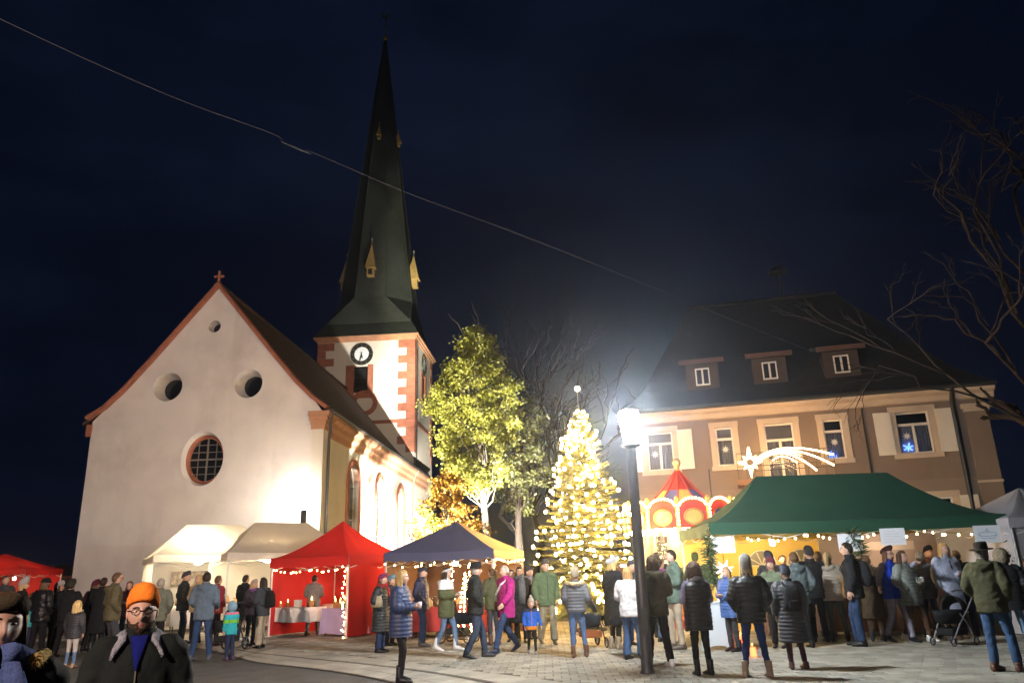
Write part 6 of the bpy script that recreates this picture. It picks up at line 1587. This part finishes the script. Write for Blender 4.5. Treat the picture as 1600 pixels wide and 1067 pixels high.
                m.tube([(0.04, -0.12, 1.5), (0.06, -0.165, 1.40), (0.065, -0.195, 1.25), (0.06, -0.20, 1.05)], [0.035, 0.05, 0.055, 0.05], 9, flat=0.45); sh(m).build('scarf', cloth(it[1], 'knit'), p, True)
            elif k == 'fur':
                fur_ring([(v_.x, v_.y, v_.z) for v_ in [Vector((x_+lean[0]*(z_-.9), y_+lean[1]*(z_-.9), z_)) for x_, y_, z_ in ((-0.13, -0.10, 1.50), (-0.18, 0.0, 1.51), (-0.16, 0.12, 1.50), (-0.08, 0.19, 1.49), (0.0, 0.205, 1.485), (0.08, 0.19, 1.49), (0.16, 0.12, 1.50), (0.18, 0.0, 1.51), (0.13, -0.10, 1.50))]], it[2] if len(it) > 2 else 0.04, it[1], p, 3, it[3] if len(it) > 3 else 26)
            elif k == 'cup':
                m = MB(); m.lathe([(0.028, 1.15), (0.034, 1.25), (0.030, 1.25), (0.026, 1.16)], (it[2] if len(it) > 2 else 0.0, -0.34, 0.0), 12); sh(m).build('held_cup', cloth(it[1], 'leather'), p, True)
            elif k == 'stripe':
                m = MB(); sd = it[2]; m.tube([(sd*0.205, 0.10, 0.95), (sd*0.20, 0.115, 1.1), (sd*0.205, 0.12, 1.28)], 0.012, 6); m.build('reflective_stripe', cloth(it[1]), p, True)
            elif k == 'shirt':
                m = MB(); m.grid(lambda u, v_: ((u-0.5)*(0.02+0.085*v_), -0.150-0.016*math.sin(PI*u)+0.075*v_**2.2, 1.32+0.19*v_), 8, 8); solid(sh(m).build('pullover', cloth(it[1], 'knit'), p, True), 0.012, -1)
            elif k == 'collar':
                for sd in (-1, 1):
                    m = MB(); m.grid(lambda u, v_: (sd*(0.066+0.070*v_+0.006*u), 0.06-0.17*u-0.035*v_*u, 1.535-0.065*v_*(0.6+u)+0.012*math.sin(PI*v_)-0.05*u*u), 10, 5); solid(sh(m).build('collar', cloth(it[1], 'fur'), p, True), 0.02)
            elif k == 'skirt':
                m = torso([(0.5, 0.21, 0.17, 0), (0.9, 0.19, 0.15, 0)]); m.build('skirt', cloth(it[1]), p, True)
            elif k == 'scarftail':
                m = MB(); m.tube([(0, -0.12, 1.47), (0.02, -0.20, 1.3), (0.02, -0.22, 1.1), (0.02, -0.2, 0.9)], [0.05, 0.08, 0.085, 0.08], 10, flat=0.4); sh(m).build('scarf_end', cloth(it[1], 'knit'), p, True)
            elif k == 'zip':
                m = MB(); m.tube([(0.0, -0.163, 0.92), (0.0, -0.152, 1.1), (0.0, -0.158, 1.27), (0.0, -0.125, 1.44)], 0.007, 5); sh(m).build('zip', cloth(it[1]), p)
            elif k == 'badge':
                m = MB(); m.ell((it[2]*0.14, (0.155 if len(it) < 4 else it[3]), 1.36), (0.03, 0.012, 0.022), 10, 6); sh(m).build('logo_patch', cloth(it[1]), p, True)
# ---- strollers
rubber = M('rubber', (0.025, 0.025, 0.027), 0.7, 0.1, 6)
def stroller(label, loc, rz, col, basket, hoodcol=None, s=1.0, kind='pram'):
    e = thing('stroller', label, 'stroller', loc, rz, 'prams and strollers'); e.scale = (s, s, s)
    cm = cloth(col, 'matte')
    def wheel(x, y, r):
        w = sub('wheel', e, (x, y, r)); n = 18
        m = MB(); m.tube([(0, r*0.86*math.cos(2*PI*i/n), r*0.86*math.sin(2*PI*i/n)) for i in range(n+1)], r*0.14, 7); m.build('tyre', rubber, w, True)
        m = MB(); m.tube([(-0.02, 0, 0), (0.02, 0, 0)], r*0.28, 10); m.build('hub', steel, w)
        for i in range(6):
            a = PI*2*i/6; m = MB(); m.tube([(0, 0, 0), (0, r*0.8*math.cos(a), r*0.8*math.sin(a))], r*0.05, 5); m.build('spoke', steel, w)
    rb, rf_ = (0.15, 0.11) if kind == 'pram' else (0.085, 0.085)
    for x in (-0.27, 0.27): wheel(x, 0.30, rb); wheel(x*0.85, -0.38, rf_)
    for x in (-0.25, 0.25):
        m = MB(); m.tube([(x, 0.30, rb), (x, 0.10, 0.45), (x, -0.05, 0.62)], 0.014, 6); m.tube([(x*0.85, -0.38, rf_), (x*0.95, -0.1, 0.42), (x, 0.25, 0.72), (x, 0.55, 1.02)], 0.014, 6); m.build('frame', steel if kind != 'pram' else black_paint, e)
    m = MB(); m.tube([(-0.25, 0.55, 1.02), (-0.15, 0.60, 1.05), (0.15, 0.60, 1.05), (0.25, 0.55, 1.02)], 0.018, 7); m.build('handle', rubber, e)
    m = MB(); n = 18
    rs = [[(w_*math.cos(2*PI*i/n), cy_+d_*math.sin(2*PI*i/n), z_) for i in range(n)] for z_, w_, d_, cy_ in ((0.42, 0.14, 0.28, -0.06), (0.45, 0.19, 0.36, -0.06), (0.60, 0.22, 0.42, -0.05), (0.68, 0.22, 0.42, -0.05))]
    m.rings(rs); m.build('carry_cot' if kind == 'pram' else 'seat', cm, e, True)
    m = MB(); m.grid(lambda u, v_: (0.225*math.cos(PI*u), 0.02+0.34*math.sin(R(15+75*v_))*1.0-0.02, 0.66+0.30*math.sin(PI*u)*math.cos(R(60*v_))+0.0), 14, 8); solid(m.build('hood', cloth(hoodcol or col, 'matte'), e, True), 0.012)
    m = MB(); m.box(-0.19, 0.19, -0.28, 0.2, 0.20, 0.34); bevel(m.build('basket', cloth(basket, 'matte'), e), 0.03)
# ---- the crowd, read off the photograph
BLK = (0.009, 0.009, 0.011); NAVY = (0.02, 0.028, 0.065); CHAR = (0.045, 0.047, 0.052); GREY = (0.16, 0.16, 0.165); OLIVE = (0.085, 0.08, 0.045); JEAN = (0.025, 0.05, 0.115); JEANL = (0.11, 0.18, 0.30); JEAND = (0.02, 0.035, 0.085); BEIGE = (0.42, 0.35, 0.26); KHAKI = (0.24, 0.21, 0.14); BRN = (0.09, 0.045, 0.025); DHAIR = (0.02, 0.013, 0.009); BHAIR = (0.085, 0.045, 0.022); BLOND = (0.42, 0.28, 0.11); WHITE = (0.72, 0.72, 0.72); PURP = (0.12, 0.03, 0.10); BURG = (0.10, 0.018, 0.03); TEAL = (0.03, 0.36, 0.40); GREEN = (0.07, 0.10, 0.055)
PP = ('pocket', 'pocket'); DD = ('down', 'down'); FF = ('front', 'front')
# foreground
P('bearded man in orange beanie and glasses with dark green sherpa collar jacket', 228, 905, 4.75, 24, ('hip', (0.008, 0.011, 0.010), 'matte'), (JEAND, 'jeans'), (BLK, 'shoe'), [('beanie', (1.0, 0.25, 0.025)), ('beard', (0.05, 0.03, 0.02)), ('glasses', BLK)], 'walk', ('hand', 'hand'), [('collar', (0.20, 0.20, 0.225)), ('shirt', (0.004, 0.008, 0.13)), ('zip', (0.10, 0.09, 0.07))], hr=True, z=-0.176)
P('woman in black coat with blue scarf and blond fur hood at edge of street', 10, 921, 3.3, 40, ('mid', (0.012, 0.012, 0.016), 'matte'), (BLK, 'slim'), (BLK, 'boot'), [('long', (0.075, 0.04, 0.02)), ('headband', (0.06, 0.045, 0.025))], 'walk', PP, [('scarf', (0.10, 0.14, 0.33)), ('scarftail', (0.09, 0.13, 0.32)), ('fur', (0.40, 0.27, 0.09), 0.034, 80)], hr=True, z=-0.187, hood=True)
# left group by the white tents
P('person in dark coat with brown hair under the small red tent', 10, 898, 23, 60, ('hip', CHAR, 'matte'), (BLK, 'jeans'), (BLK, 'shoe'), [('short', BHAIR)], arms=PP)
P('woman in pale grey knit beanie with dark coat by the small red tent', 38, 902, 20.5, 110, ('mid', BLK, 'matte'), (BLK, 'slim'), (BLK, 'boot'), [('slouch', (0.42, 0.40, 0.38)), ('shortdown', BLOND)], arms=FF)
P('child in teal jacket squeezed between adults in black', 52, 925, 19.8, 150, ('hip', TEAL, 'puffer'), (NAVY, 'jeans'), (BLK, 'shoe'), [('short', BHAIR)], child=True)
P('man in plain black jacket and black cap seen from behind', 72, 899, 18.6, 165, ('hip', BLK, 'leather'), (BLK, 'jeans'), (BLK, 'shoe'), [('cap', BLK), ('shortdown', BHAIR)], 'wide', PP)
P('woman with grey beanie and long dark hair in navy skirted coat', 93, 905, 19.2, 100, ('mid', (0.018, 0.018, 0.028), 'matte'), (BLK, 'slim'), (BLK, 'boot'), [('beanie', (0.38, 0.36, 0.36)), ('longdown', DHAIR)], arms=FF, ex=[('scarf', BLK)])
P('broad man in black jacket and dark olive beanie seen from behind', 113, 902, 18.9, 185, ('hip', BLK, 'matte'), (BLK, 'jeans'), (BLK, 'shoe'), [('beanie', (0.035, 0.035, 0.025)), ('short', DHAIR)], 'wide', PP)
P('little girl with long blond hair in dark speckled jacket and pale jeans', 122, 938, 1043, 172, ('hip', (0.035, 0.035, 0.04), 'puffer'), (((0.42, JEANL), (0.9, (0.5, 0.45, 0.42))), 'slim'), ((0.4, 0.26, 0.18), 'shoe'), [('long', (0.55, 0.38, 0.16))], child=True, arms=DD)
P('person in dark red beanie and black coat facing the poster tent', 150, 903, 20.3, 160, ('mid', (0.03, 0.012, 0.014), 'matte'), (BLK, 'jeans'), (BLK, 'shoe'), [('beanie', (0.08, 0.012, 0.02)), ('shortdown', BHAIR)], arms=PP)
P('person in black coat beside the olive parka man at poster tent', 163, 901, 19.6, 175, ('long', BLK, 'matte'), (BLK, 'jeans'), (BLK, 'boot'), [('short', DHAIR)], arms=PP)
P('man with glasses and short brown hair in olive hooded parka', 183, 893, 17.4, 130, ('hip', (0.10, 0.085, 0.045), 'matte'), (CHAR, 'jeans'), (BLK, 'shoe'), [('short', BHAIR), ('glasses', BLK)], 'ease', PP, hood=True)
P('woman with reddish hair facing the camera inside the white poster tent', 204, 907, 21.4, 10, ('hip', (0.10, 0.03, 0.04), 'matte'), (BLK, 'slim'), (BLK, 'boot'), [('bob', (0.16, 0.06, 0.03))], arms=FF)
P('person in grey green jacket half hidden behind orange beanie man', 252, 902, 18.0, 190, ('hip', (0.14, 0.145, 0.105), 'matte'), (BLK, 'jeans'), (BLK, 'shoe'), [('short', (0.25, 0.22, 0.18))], arms=PP)
P('man in black jacket with dark knit cap and light jeans in profile', 291, 890, 1003, 100, ('hip', (0.016, 0.02, 0.022), 'matte'), ((0.12, 0.19, 0.29), 'jeans'), (BLK, 'shoe'), [('beanie', (0.03, 0.03, 0.034))], 'ease', PP)
P('blond vendor lit by work lamp inside white tent next to red tent', 312, 897, 21.8, -20, ('hip', (0.45, 0.34, 0.16), 'matte'), (BLK, 'jeans'), (BLK, 'shoe'), [('bob', BLOND)], arms=FF)
P('man in slate blue hooded jacket and jeans with back turned', 324, 892, 1032, 188, ('hip', (0.10, 0.135, 0.175), 'matte'), (JEAN, 'jeans'), ((0.04, 0.05, 0.07), 'shoe'), [('short', DHAIR)], 'wide', ('push', 'push'), hood=True)
P('person in dark red jacket standing behind the turquoise child', 341, 898, 20.8, 150, ('hip', (0.22, 0.02, 0.03), 'matte'), (BLK, 'jeans'), (BLK, 'shoe'), [('short', BHAIR)], arms=PP)
P('small child in turquoise jacket with pink band and pale blue hood', 364, 940, 1031, -120, ('hip', ((1.16, TEAL), (1.26, (0.16, 0.42, 0.04)), (1.42, TEAL), (1.50, (0.55, 0.16, 0.25)), (2.0, TEAL)), 'matte'), (NAVY, 'jeans'), ((0.06, 0.03, 0.06), 'shoe'), [('hoodup', (0.20, 0.32, 0.42)), ('headband', (0.5, 0.12, 0.2))], child=True, arms=('down', 'fwd'), ex=())
P('person in black hooded jacket and jeans with white sneakers', 384, 897, 1001, 150, ('hip', BLK, 'matte'), (JEAND, 'slim'), (WHITE, 'sneaker'), [('short', DHAIR)], 'ease', FF, hood=True)
P('woman in pale beanie with purple scarf beside the backpack wearer', 397, 903, 20.6, 60, ('hip', (0.04, 0.03, 0.045), 'matte'), (BLK, 'slim'), (BLK, 'boot'), [('beanie', (0.45, 0.36, 0.30)), ('bob', BLOND)], arms=FF, ex=[('scarf', (0.22, 0.08, 0.26))])
P('woman with black backpack and beige trousers looking at the red tent', 413, 901, 1012, -112, ('hip', (0.05, 0.056, 0.066), 'matte'), (BEIGE, 'wide'), (BLK, 'boot'), [('long', DHAIR)], 'ease', FF, [('backpack', BLK)])
P('person in grey hooded jacket and beige trousers browsing inside red tent', 492, 897, 23.6, 176, ('hip', (0.20, 0.185, 0.17), 'matte'), ((0.46, 0.38, 0.29), 'jeans'), (BRN, 'shoe'), [('short', DHAIR)], 'wide', FF, hood=True)
# before the navy tent
P('woman in pink striped beanie and long black puffer coat with beige bag', 597, 893, 1019, 75, ('long', (0.018, 0.022, 0.024), 'puffer'), (JEAND, 'jeans'), (BLK, 'boot'), [('beanie', ((0.04, (0.35, 0.03, 0.10)), (0.07, (0.04, 0.04, 0.12)), (0.10, (0.35, 0.03, 0.10)), (0.125, (0.04, 0.04, 0.12)), (0.3, (0.35, 0.03, 0.10)))), ('shortdown', BHAIR)], arms=PP, ex=[('scarf', (0.4, 0.03, 0.03)), ('bag', (0.30, 0.25, 0.15), -1, (0.3, 0.25, 0.15), 1.15)])
P('person in light blue beanie behind the woman in navy puffer', 611, 896, 19.3, 60, ('hip', CHAR, 'matte'), (BLK, 'jeans'), (BLK, 'shoe'), [('beanie', (0.16, 0.30, 0.42)), ('shortdown', BHAIR)], arms=PP)
P('woman with long blond hair in shiny navy puffer coat and black leggings walking', 627, 889, 1065, 78, ('mid', (0.025, 0.04, 0.10), 'puffer'), (BLK, 'slim'), (BLK, 'boot'), [('verylong', (0.34, 0.24, 0.10))], 'ease', FF, [('cup', WHITE)])
P('man in dark blue quilted jacket and flat cap with jeans', 659, 882, 1009, 82, ('hip', (0.018, 0.025, 0.07), 'puffer'), (JEAN, 'jeans'), ((0.10, 0.10, 0.11), 'shoe'), [('cap', (0.04, 0.045, 0.06)), ('short', (0.10, 0.08, 0.07))], 'ease', PP)
P('woman in white headband with white shouldered olive coat and white boots', 697, 886, 1016, 70, ('mid', ((1.30, (0.085, 0.095, 0.045)), (2.0, WHITE)), 'matte'), (JEANL, 'slim'), (WHITE, 'boot'), [('long', DHAIR), ('headband', WHITE)], 'walk', FF, [('cup', WHITE)], hood=True)
P('tall man in black brimmed hat and bulky black jacket walking', 742, 875, 1028, 105, ('hip', (0.02, 0.022, 0.022), 'matte'), ((0.035, 0.05, 0.085), 'jeans'), (CHAR, 'shoe'), [('brim', BLK), ('short', (0.3, 0.28, 0.26))], 'walk', PP, [('badge', WHITE, 1)])
P('woman with brown bun in olive jacket behind the magenta coat', 769, 886, 18.6, -140, ('hip', (0.085, 0.09, 0.045), 'matte'), (CHAR, 'slim'), (BRN, 'boot'), [('pony', BHAIR)], arms=FF)
P('woman in bright magenta coat with white shoulder strap striding in jeans', 789, 882, 1019, -55, ('mid', (0.36, 0.015, 0.16), 'matte'), (JEAN, 'jeans'), (NAVY, 'shoe'), [('short', (0.26, 0.24, 0.22))], 'stride', ('fwd', 'back'), [('crossbag', (0.35, 0.12, 0.06), -1, (0.6, 0.55, 0.5))])
P('person in dark green coat partly behind the magenta coat', 800, 888, 19.3, -20, ('mid', GREEN, 'matte'), (CHAR, 'jeans'), (BLK, 'shoe'), [('long', DHAIR)], arms=PP)
P('woman in black coat and patterned grey scarf facing the camera', 811, 884, 18.9, 8, ('long', (0.02, 0.02, 0.022), 'matte'), (BLK, 'slim'), (BLK, 'boot'), [('bob', DHAIR)], arms=PP, ex=[('scarf', (0.16, 0.16, 0.17)), ('scarftail', (0.16, 0.16, 0.17))])
P('person in dark beanie with lilac hood behind woman in grey scarf', 826, 882, 19.9, 40, ('hip', (0.20, 0.18, 0.28), 'matte'), (BLK, 'jeans'), (BLK, 'shoe'), [('beanie', (0.05, 0.05, 0.06))], arms=PP, hood=True)
P('boy in cream bobble beanie and navy blue and orange jacket', 829, 934, 1021, 6, ('hip', ((0.92, (0.60, 0.20, 0.02)), (1.20, (0.02, 0.10, 0.42)), (1.40, (0.02, 0.09, 0.38)), (2.0, (0.02, 0.025, 0.05))), 'matte'), (BLK, 'slim'), ((0.2, 0.2, 0.22), 'shoe'), [('pompom', (0.48, 0.40, 0.32))], 'walk', ('hand', 'down'), child=True, ex=[('zip', (0.6, 0.2, 0.02))])
P('man in green jacket and khaki cargo trousers walking toward camera', 851, 871, 1006, 14, ('hip', (0.10, 0.145, 0.075), 'matte'), (KHAKI, 'wide'), ((0.10, 0.09, 0.08), 'boot'), [('beanie', (0.12, 0.10, 0.09))], 'walk', DD, [('zip', (0.03, 0.04, 0.03))])
P('woman in grey puffer jacket with fur hood pushing stroller, brown boots', 897, 885, 1027, 176, ('short', (0.085, 0.09, 0.105), 'puffer'), ((0.075, 0.135, 0.27), 'slim'), ((0.10, 0.045, 0.025), 'boot'), [('slouch', (0.25, 0.21, 0.15))], 'ease', ('push', 'push'), [('fur', (0.40, 0.32, 0.19), 0.045)], hood=True)
# round the lamp post
P('woman in pale grey beret and long black coat by the christmas tree', 955, 870, 1014, 120, ('long', BLK, 'matte'), (BLK, 'slim'), ((0.25, 0.2, 0.14), 'boot'), [('beret', (0.40, 0.40, 0.42)), ('shortdown', BLOND)], arms=FF)
P('woman with auburn hair in black coat next to the grey beret', 966, 884, 17.0, 150, ('mid', BLK, 'matte'), (BLK, 'slim'), (BLK, 'boot'), [('long', (0.13, 0.055, 0.025))], arms=PP)
P('woman in dark beanie facing the camera beside lamp post', 985, 872, 17.6, 20, ('hip', CHAR, 'matte'), (JEAND, 'jeans'), (BLK, 'shoe'), [('beanie', (0.06, 0.06, 0.07)), ('longdown', BHAIR)], arms=FF)
P('woman in white jacket with white tote and flared jeans', 979, 884, 1030, 150, ('hip', (0.66, 0.66, 0.67), 'matte'), ((0.05, 0.10, 0.21), 'flare'), (BLK, 'shoe'), [('long', (0.30, 0.17, 0.07))], 'ease', FF, [('tote', (0.7, 0.7, 0.72), -1)])
P('man in dark hair facing carousel behind the lamp post', 1024, 858, 19.2, 170, ('hip', BLK, 'matte'), (BLK, 'jeans'), (BLK, 'shoe'), [('short', DHAIR)], arms=PP)
P('person in purple scarf behind the olive brown hoodie', 1029, 872, 18.0, 120, ('hip', BLK, 'matte'), (JEANL, 'jeans'), (BLK, 'shoe'), [('short', DHAIR)], arms=FF, ex=[('scarf', (0.28, 0.06, 0.24))])
P('person in dark olive brown hooded jacket and black trousers with white socks', 1018, 866, 1043, 186, ('hip', (0.045, 0.038, 0.02), 'matte'), (BLK, 'jeans'), (WHITE, 'sneaker'), [('bob', (0.06, 0.035, 0.02))], 'wide', FF, hood=True)
P('man in grey green jacket and beige trousers in left profile', 1049, 857, 1014, -88, ('hip', (0.10, 0.145, 0.115), 'matte'), (BEIGE, 'jeans'), ((0.12, 0.10, 0.08), 'shoe'), [('short', DHAIR)], 'ease', FF)
P('person in green knit hat near the bright carousel', 1084, 857, 20.2, 175, ('hip', GREEN, 'matte'), (BLK, 'jeans'), (BLK, 'shoe'), [('slouch', (0.12, 0.15, 0.05))], arms=PP)
P('person in moss green jacket below the carousel lights', 1071, 868, 20.8, 160, ('hip', (0.12, 0.15, 0.04), 'matte'), (BLK, 'jeans'), (BLK, 'shoe'), [('short', BHAIR)], arms=PP)
P('woman in long black quilted vest with lilac sleeves and dark curly hair', 1083, 879, 1055, -168, ('mid', (0.016, 0.016, 0.018), 'puffer', 'vest', (0.30, 0.29, 0.46)), (BLK, 'slim'), (BLK, 'boot'), [('curly', (0.06, 0.033, 0.018))], 'stand', FF, [('scarf', (0.34, 0.35, 0.42))])
P('girl in bright blue puffer lit by the carousel with light brown hair', 1134, 884, 15.6, -60, ('mid', (0.05, 0.11, 0.30), 'puffer'), (CHAR, 'slim'), (BLK, 'boot'), [('long', (0.30, 0.18, 0.08))], arms=FF)
P('woman with pale grey slouch hat and long fur scarf in black jacket and blue jeans', 1163, 867, 1058, 168, ('hip', (0.016, 0.018, 0.02), 'puffer'), ((0.018, 0.04, 0.15), 'slim'), ((0.36, 0.26, 0.18), 'boot'), [('slouch', (0.38, 0.37, 0.34)), ('verylong', (0.34, 0.27, 0.15))], 'wide', PP)
P('woman in black coat and burgundy beanie with green collar seen in three quarter view', 1203, 868, 16.0, -35, ('mid', ((1.30, BLK), (2.0, (0.13, 0.16, 0.10))), 'matte'), (BLK, 'jeans'), (BLK, 'boot'), [('beanie', (0.16, 0.03, 0.05)), ('longdown', BHAIR)], arms=PP)
P('person in navy beanie standing at the green tent counter', 1200, 858, 17.6, 178, ('hip', CHAR, 'matte'), (BLK, 'jeans'), (BLK, 'shoe'), [('beanie', (0.05, 0.05, 0.075))], arms=FF)
P('vendor with dark hair and orange lit face behind the green tent counter', 1221, 866, 19.0, 0, ('hip', (0.12, 0.05, 0.02), 'matte'), (BLK, 'jeans'), (BLK, 'shoe'), [('short', DHAIR)], arms=FF)
P('person in navy beanie and silver black quilted coat with small black backpack', 1225, 879, 1046, 176, ('long', (0.055, 0.058, 0.066), 'puffer'), ((0.055, 0.02, 0.03), 'slim'), ((0.10, 0.05, 0.045), 'shoe'), [('beanie', (0.06, 0.065, 0.085))], 'ease', DD, [('backpack', (0.012, 0.012, 0.014))])
P('person with brown hair in blue grey hooded jacket queuing at the counter', 1239, 861, 15.9, 178, ('hip', (0.10, 0.13, 0.14), 'matte'), (BLK, 'jeans'), (BLK, 'shoe'), [('short', BHAIR)], arms=PP, hood=True)
P('tall person in black beanie and black jacket at the counter', 1262, 849, 16.9, 170, ('hip', BLK, 'matte'), (BLK, 'jeans'), (BLK, 'shoe'), [('beanie', (0.03, 0.03, 0.035))], arms=PP)
P('person in black jacket with neon yellow stripe and light jeans', 1277, 860, 994, 165, ('hip', (0.02, 0.022, 0.026), 'matte'), ((0.10, 0.18, 0.32), 'jeans'), ((0.08, 0.12, 0.2), 'sneaker'), [('short', BHAIR)], 'stand', FF, [('stripe', (0.6, 0.75, 0.05), -1)])
P('woman in beige puffer jacket with mustard shoulder bag', 1291, 861, 1003, 150, ('hip', (0.26, 0.225, 0.175), 'puffer'), ((0.035, 0.045, 0.035), 'slim'), (BLK, 'boot'), [('pony', (0.28, 0.19, 0.09))], 'ease', FF, [('bag', (0.46, 0.23, 0.05), -1, (0.46, 0.23, 0.05), 0.98)], hood=True)
P('tall dark haired man in black jacket with black backpack and jeans', 1322, 840, 1010, -118, ('hip', (0.016, 0.018, 0.022), 'matte'), (JEAN, 'jeans'), (BLK, 'shoe'), [('short', DHAIR)], 'ease', DD, [('backpack', (0.014, 0.015, 0.018)), ('badge', WHITE, -1, 0.36)])
P('person in brown coat half hidden behind the fir branch', 1352, 866, 16.7, 165, ('long', (0.06, 0.04, 0.022), 'matte'), (BRN, 'jeans'), (BLK, 'boot'), [('short', BHAIR)], arms=PP)
P('person in royal blue vest and lilac grey trousers reaching to a friend', 1384, 855, 1003, 25, ('hip', (0.01, 0.045, 0.42), 'matte', 'vest', (0.30, 0.28, 0.36)), ((0.27, 0.25, 0.31), 'jeans'), (BLK, 'shoe'), [('beret', (0.06, 0.02, 0.02)), ('bob', (0.10, 0.045, 0.025)), ('glasses', BLK)], 'walk', ('raise', 'out'))
P('woman in sage grey long padded coat leaning back with white sneakers', 1411, 859, 1003, 30, ('mid', (0.21, 0.235, 0.21), 'puffer'), (BRN, 'slim'), (WHITE, 'sneaker'), [('long', (0.07, 0.035, 0.02))], 'walk', ('front', 'pocket'), [('cup', WHITE)], lean=(-0.10, 0.03))
P('person in grey jacket with cropped hair between two laughing women', 1436, 860, 17.0, 140, ('hip', (0.12, 0.12, 0.125), 'matte'), (JEAND, 'jeans'), (BLK, 'shoe'), [('short', (0.14, 0.11, 0.08))], arms=PP)
P('vendor in dark beanie with orange lit face before the mauve wall', 1447, 850, 18.9, 10, ('hip', (0.10, 0.05, 0.03), 'matte'), (BLK, 'jeans'), (BLK, 'shoe'), [('beanie', BLK)], arms=FF)
P('smiling woman with long wavy blond hair in pale blue coat', 1471, 847, 998, 10, ('long', (0.36, 0.39, 0.50), 'matte'), (BRN, 'slim'), (BRN, 'boot'), [('verylong', (0.42, 0.25, 0.09))], 'ease', ('front', 'down'), [('zip', BLK)])
P('person in dark blue jacket behind the pale blue coat', 1492, 858, 17.2, 160, ('hip', NAVY, 'matte'), (JEAND, 'jeans'), (BLK, 'shoe'), [('short', BHAIR)], arms=PP)
P('man in dark brimmed hat and olive hooded jacket with blue jeans', 1529, 843, 1050, 128, ('hip', (0.072, 0.07, 0.035), 'matte'), ((0.05, 0.10, 0.20), 'jeans'), ((0.12, 0.05, 0.03), 'shoe'), [('brim', (0.03, 0.022, 0.016)), ('short', (0.2, 0.18, 0.16)), ('beard', (0.12, 0.10, 0.09))], 'ease', PP, hood=True)
P('person with fur hood up in dark puffer jacket and light jeans', 1562, 858, 1017, 160, ('mid', (0.018, 0.018, 0.02), 'puffer'), ((0.13, 0.22, 0.36), 'slim'), (KHAKI, 'boot'), [('furhood', (0.22, 0.18, 0.12))], 'ease', PP)
P('person in bright green jacket beyond the hat man', 1604, 872, 16.5, 170, ('hip', (0.03, 0.30, 0.18), 'matte'), (JEAND, 'jeans'), (BLK, 'shoe'), [('short', BHAIR)], arms=PP)
build_people()
g_ = ground(928, 1012); stroller('dark pram with orange basket pushed by woman in grey puffer', (g_.x-0.05, g_.y+0.25, 0), R(14), (0.03, 0.035, 0.045), (0.30, 0.09, 0.03), (0.05, 0.08, 0.12))
g_ = ground(348, 1018); stroller('black pram pushed by man in slate blue jacket', (g_.x, g_.y+0.3, 0), R(-12), (0.016, 0.016, 0.018), (0.02, 0.02, 0.02))
g_ = ground(712, 1006); stroller('black stroller behind the man in black brimmed hat', (g_.x, g_.y+0.35, 0), R(70), (0.02, 0.02, 0.024), (0.03, 0.03, 0.03))
g_ = ground(1498, 1008); stroller('folding buggy with black seat beside the pale blue coat', (g_.x, g_.y+0.1, 0), R(-62), (0.014, 0.014, 0.016), (0.016, 0.016, 0.018), kind='buggy', s=0.92)
g_ = ground(948, 980); stroller('dark pram parked beside the christmas tree', (g_.x, g_.y, 0), R(40), (0.025, 0.025, 0.03), (0.02, 0.02, 0.02))
# ------------------------------------------------------------------ thin scattering volume added to put halos round the lamps
hz_ = MB(); hz_.box(-400, 400, -400, 400, -1.2, 56)
hm_ = bpy.data.materials.new('glow_haze'); hm_.use_nodes = True
hn = hm_.node_tree.nodes; hn.remove(hn['Principled BSDF']); pv = hn.new('ShaderNodeVolumePrincipled')
pv.inputs['Color'].default_value = (0.75, 0.85, 1.0, 1); pv.inputs['Density'].default_value = 0.0011; pv.inputs['Anisotropy'].default_value = 0.9
hm_.node_tree.links.new(pv.outputs[0], hn['Material Output'].inputs['Volume'])
tag(hz_.build('added_haze', hm_), kind='stuff')
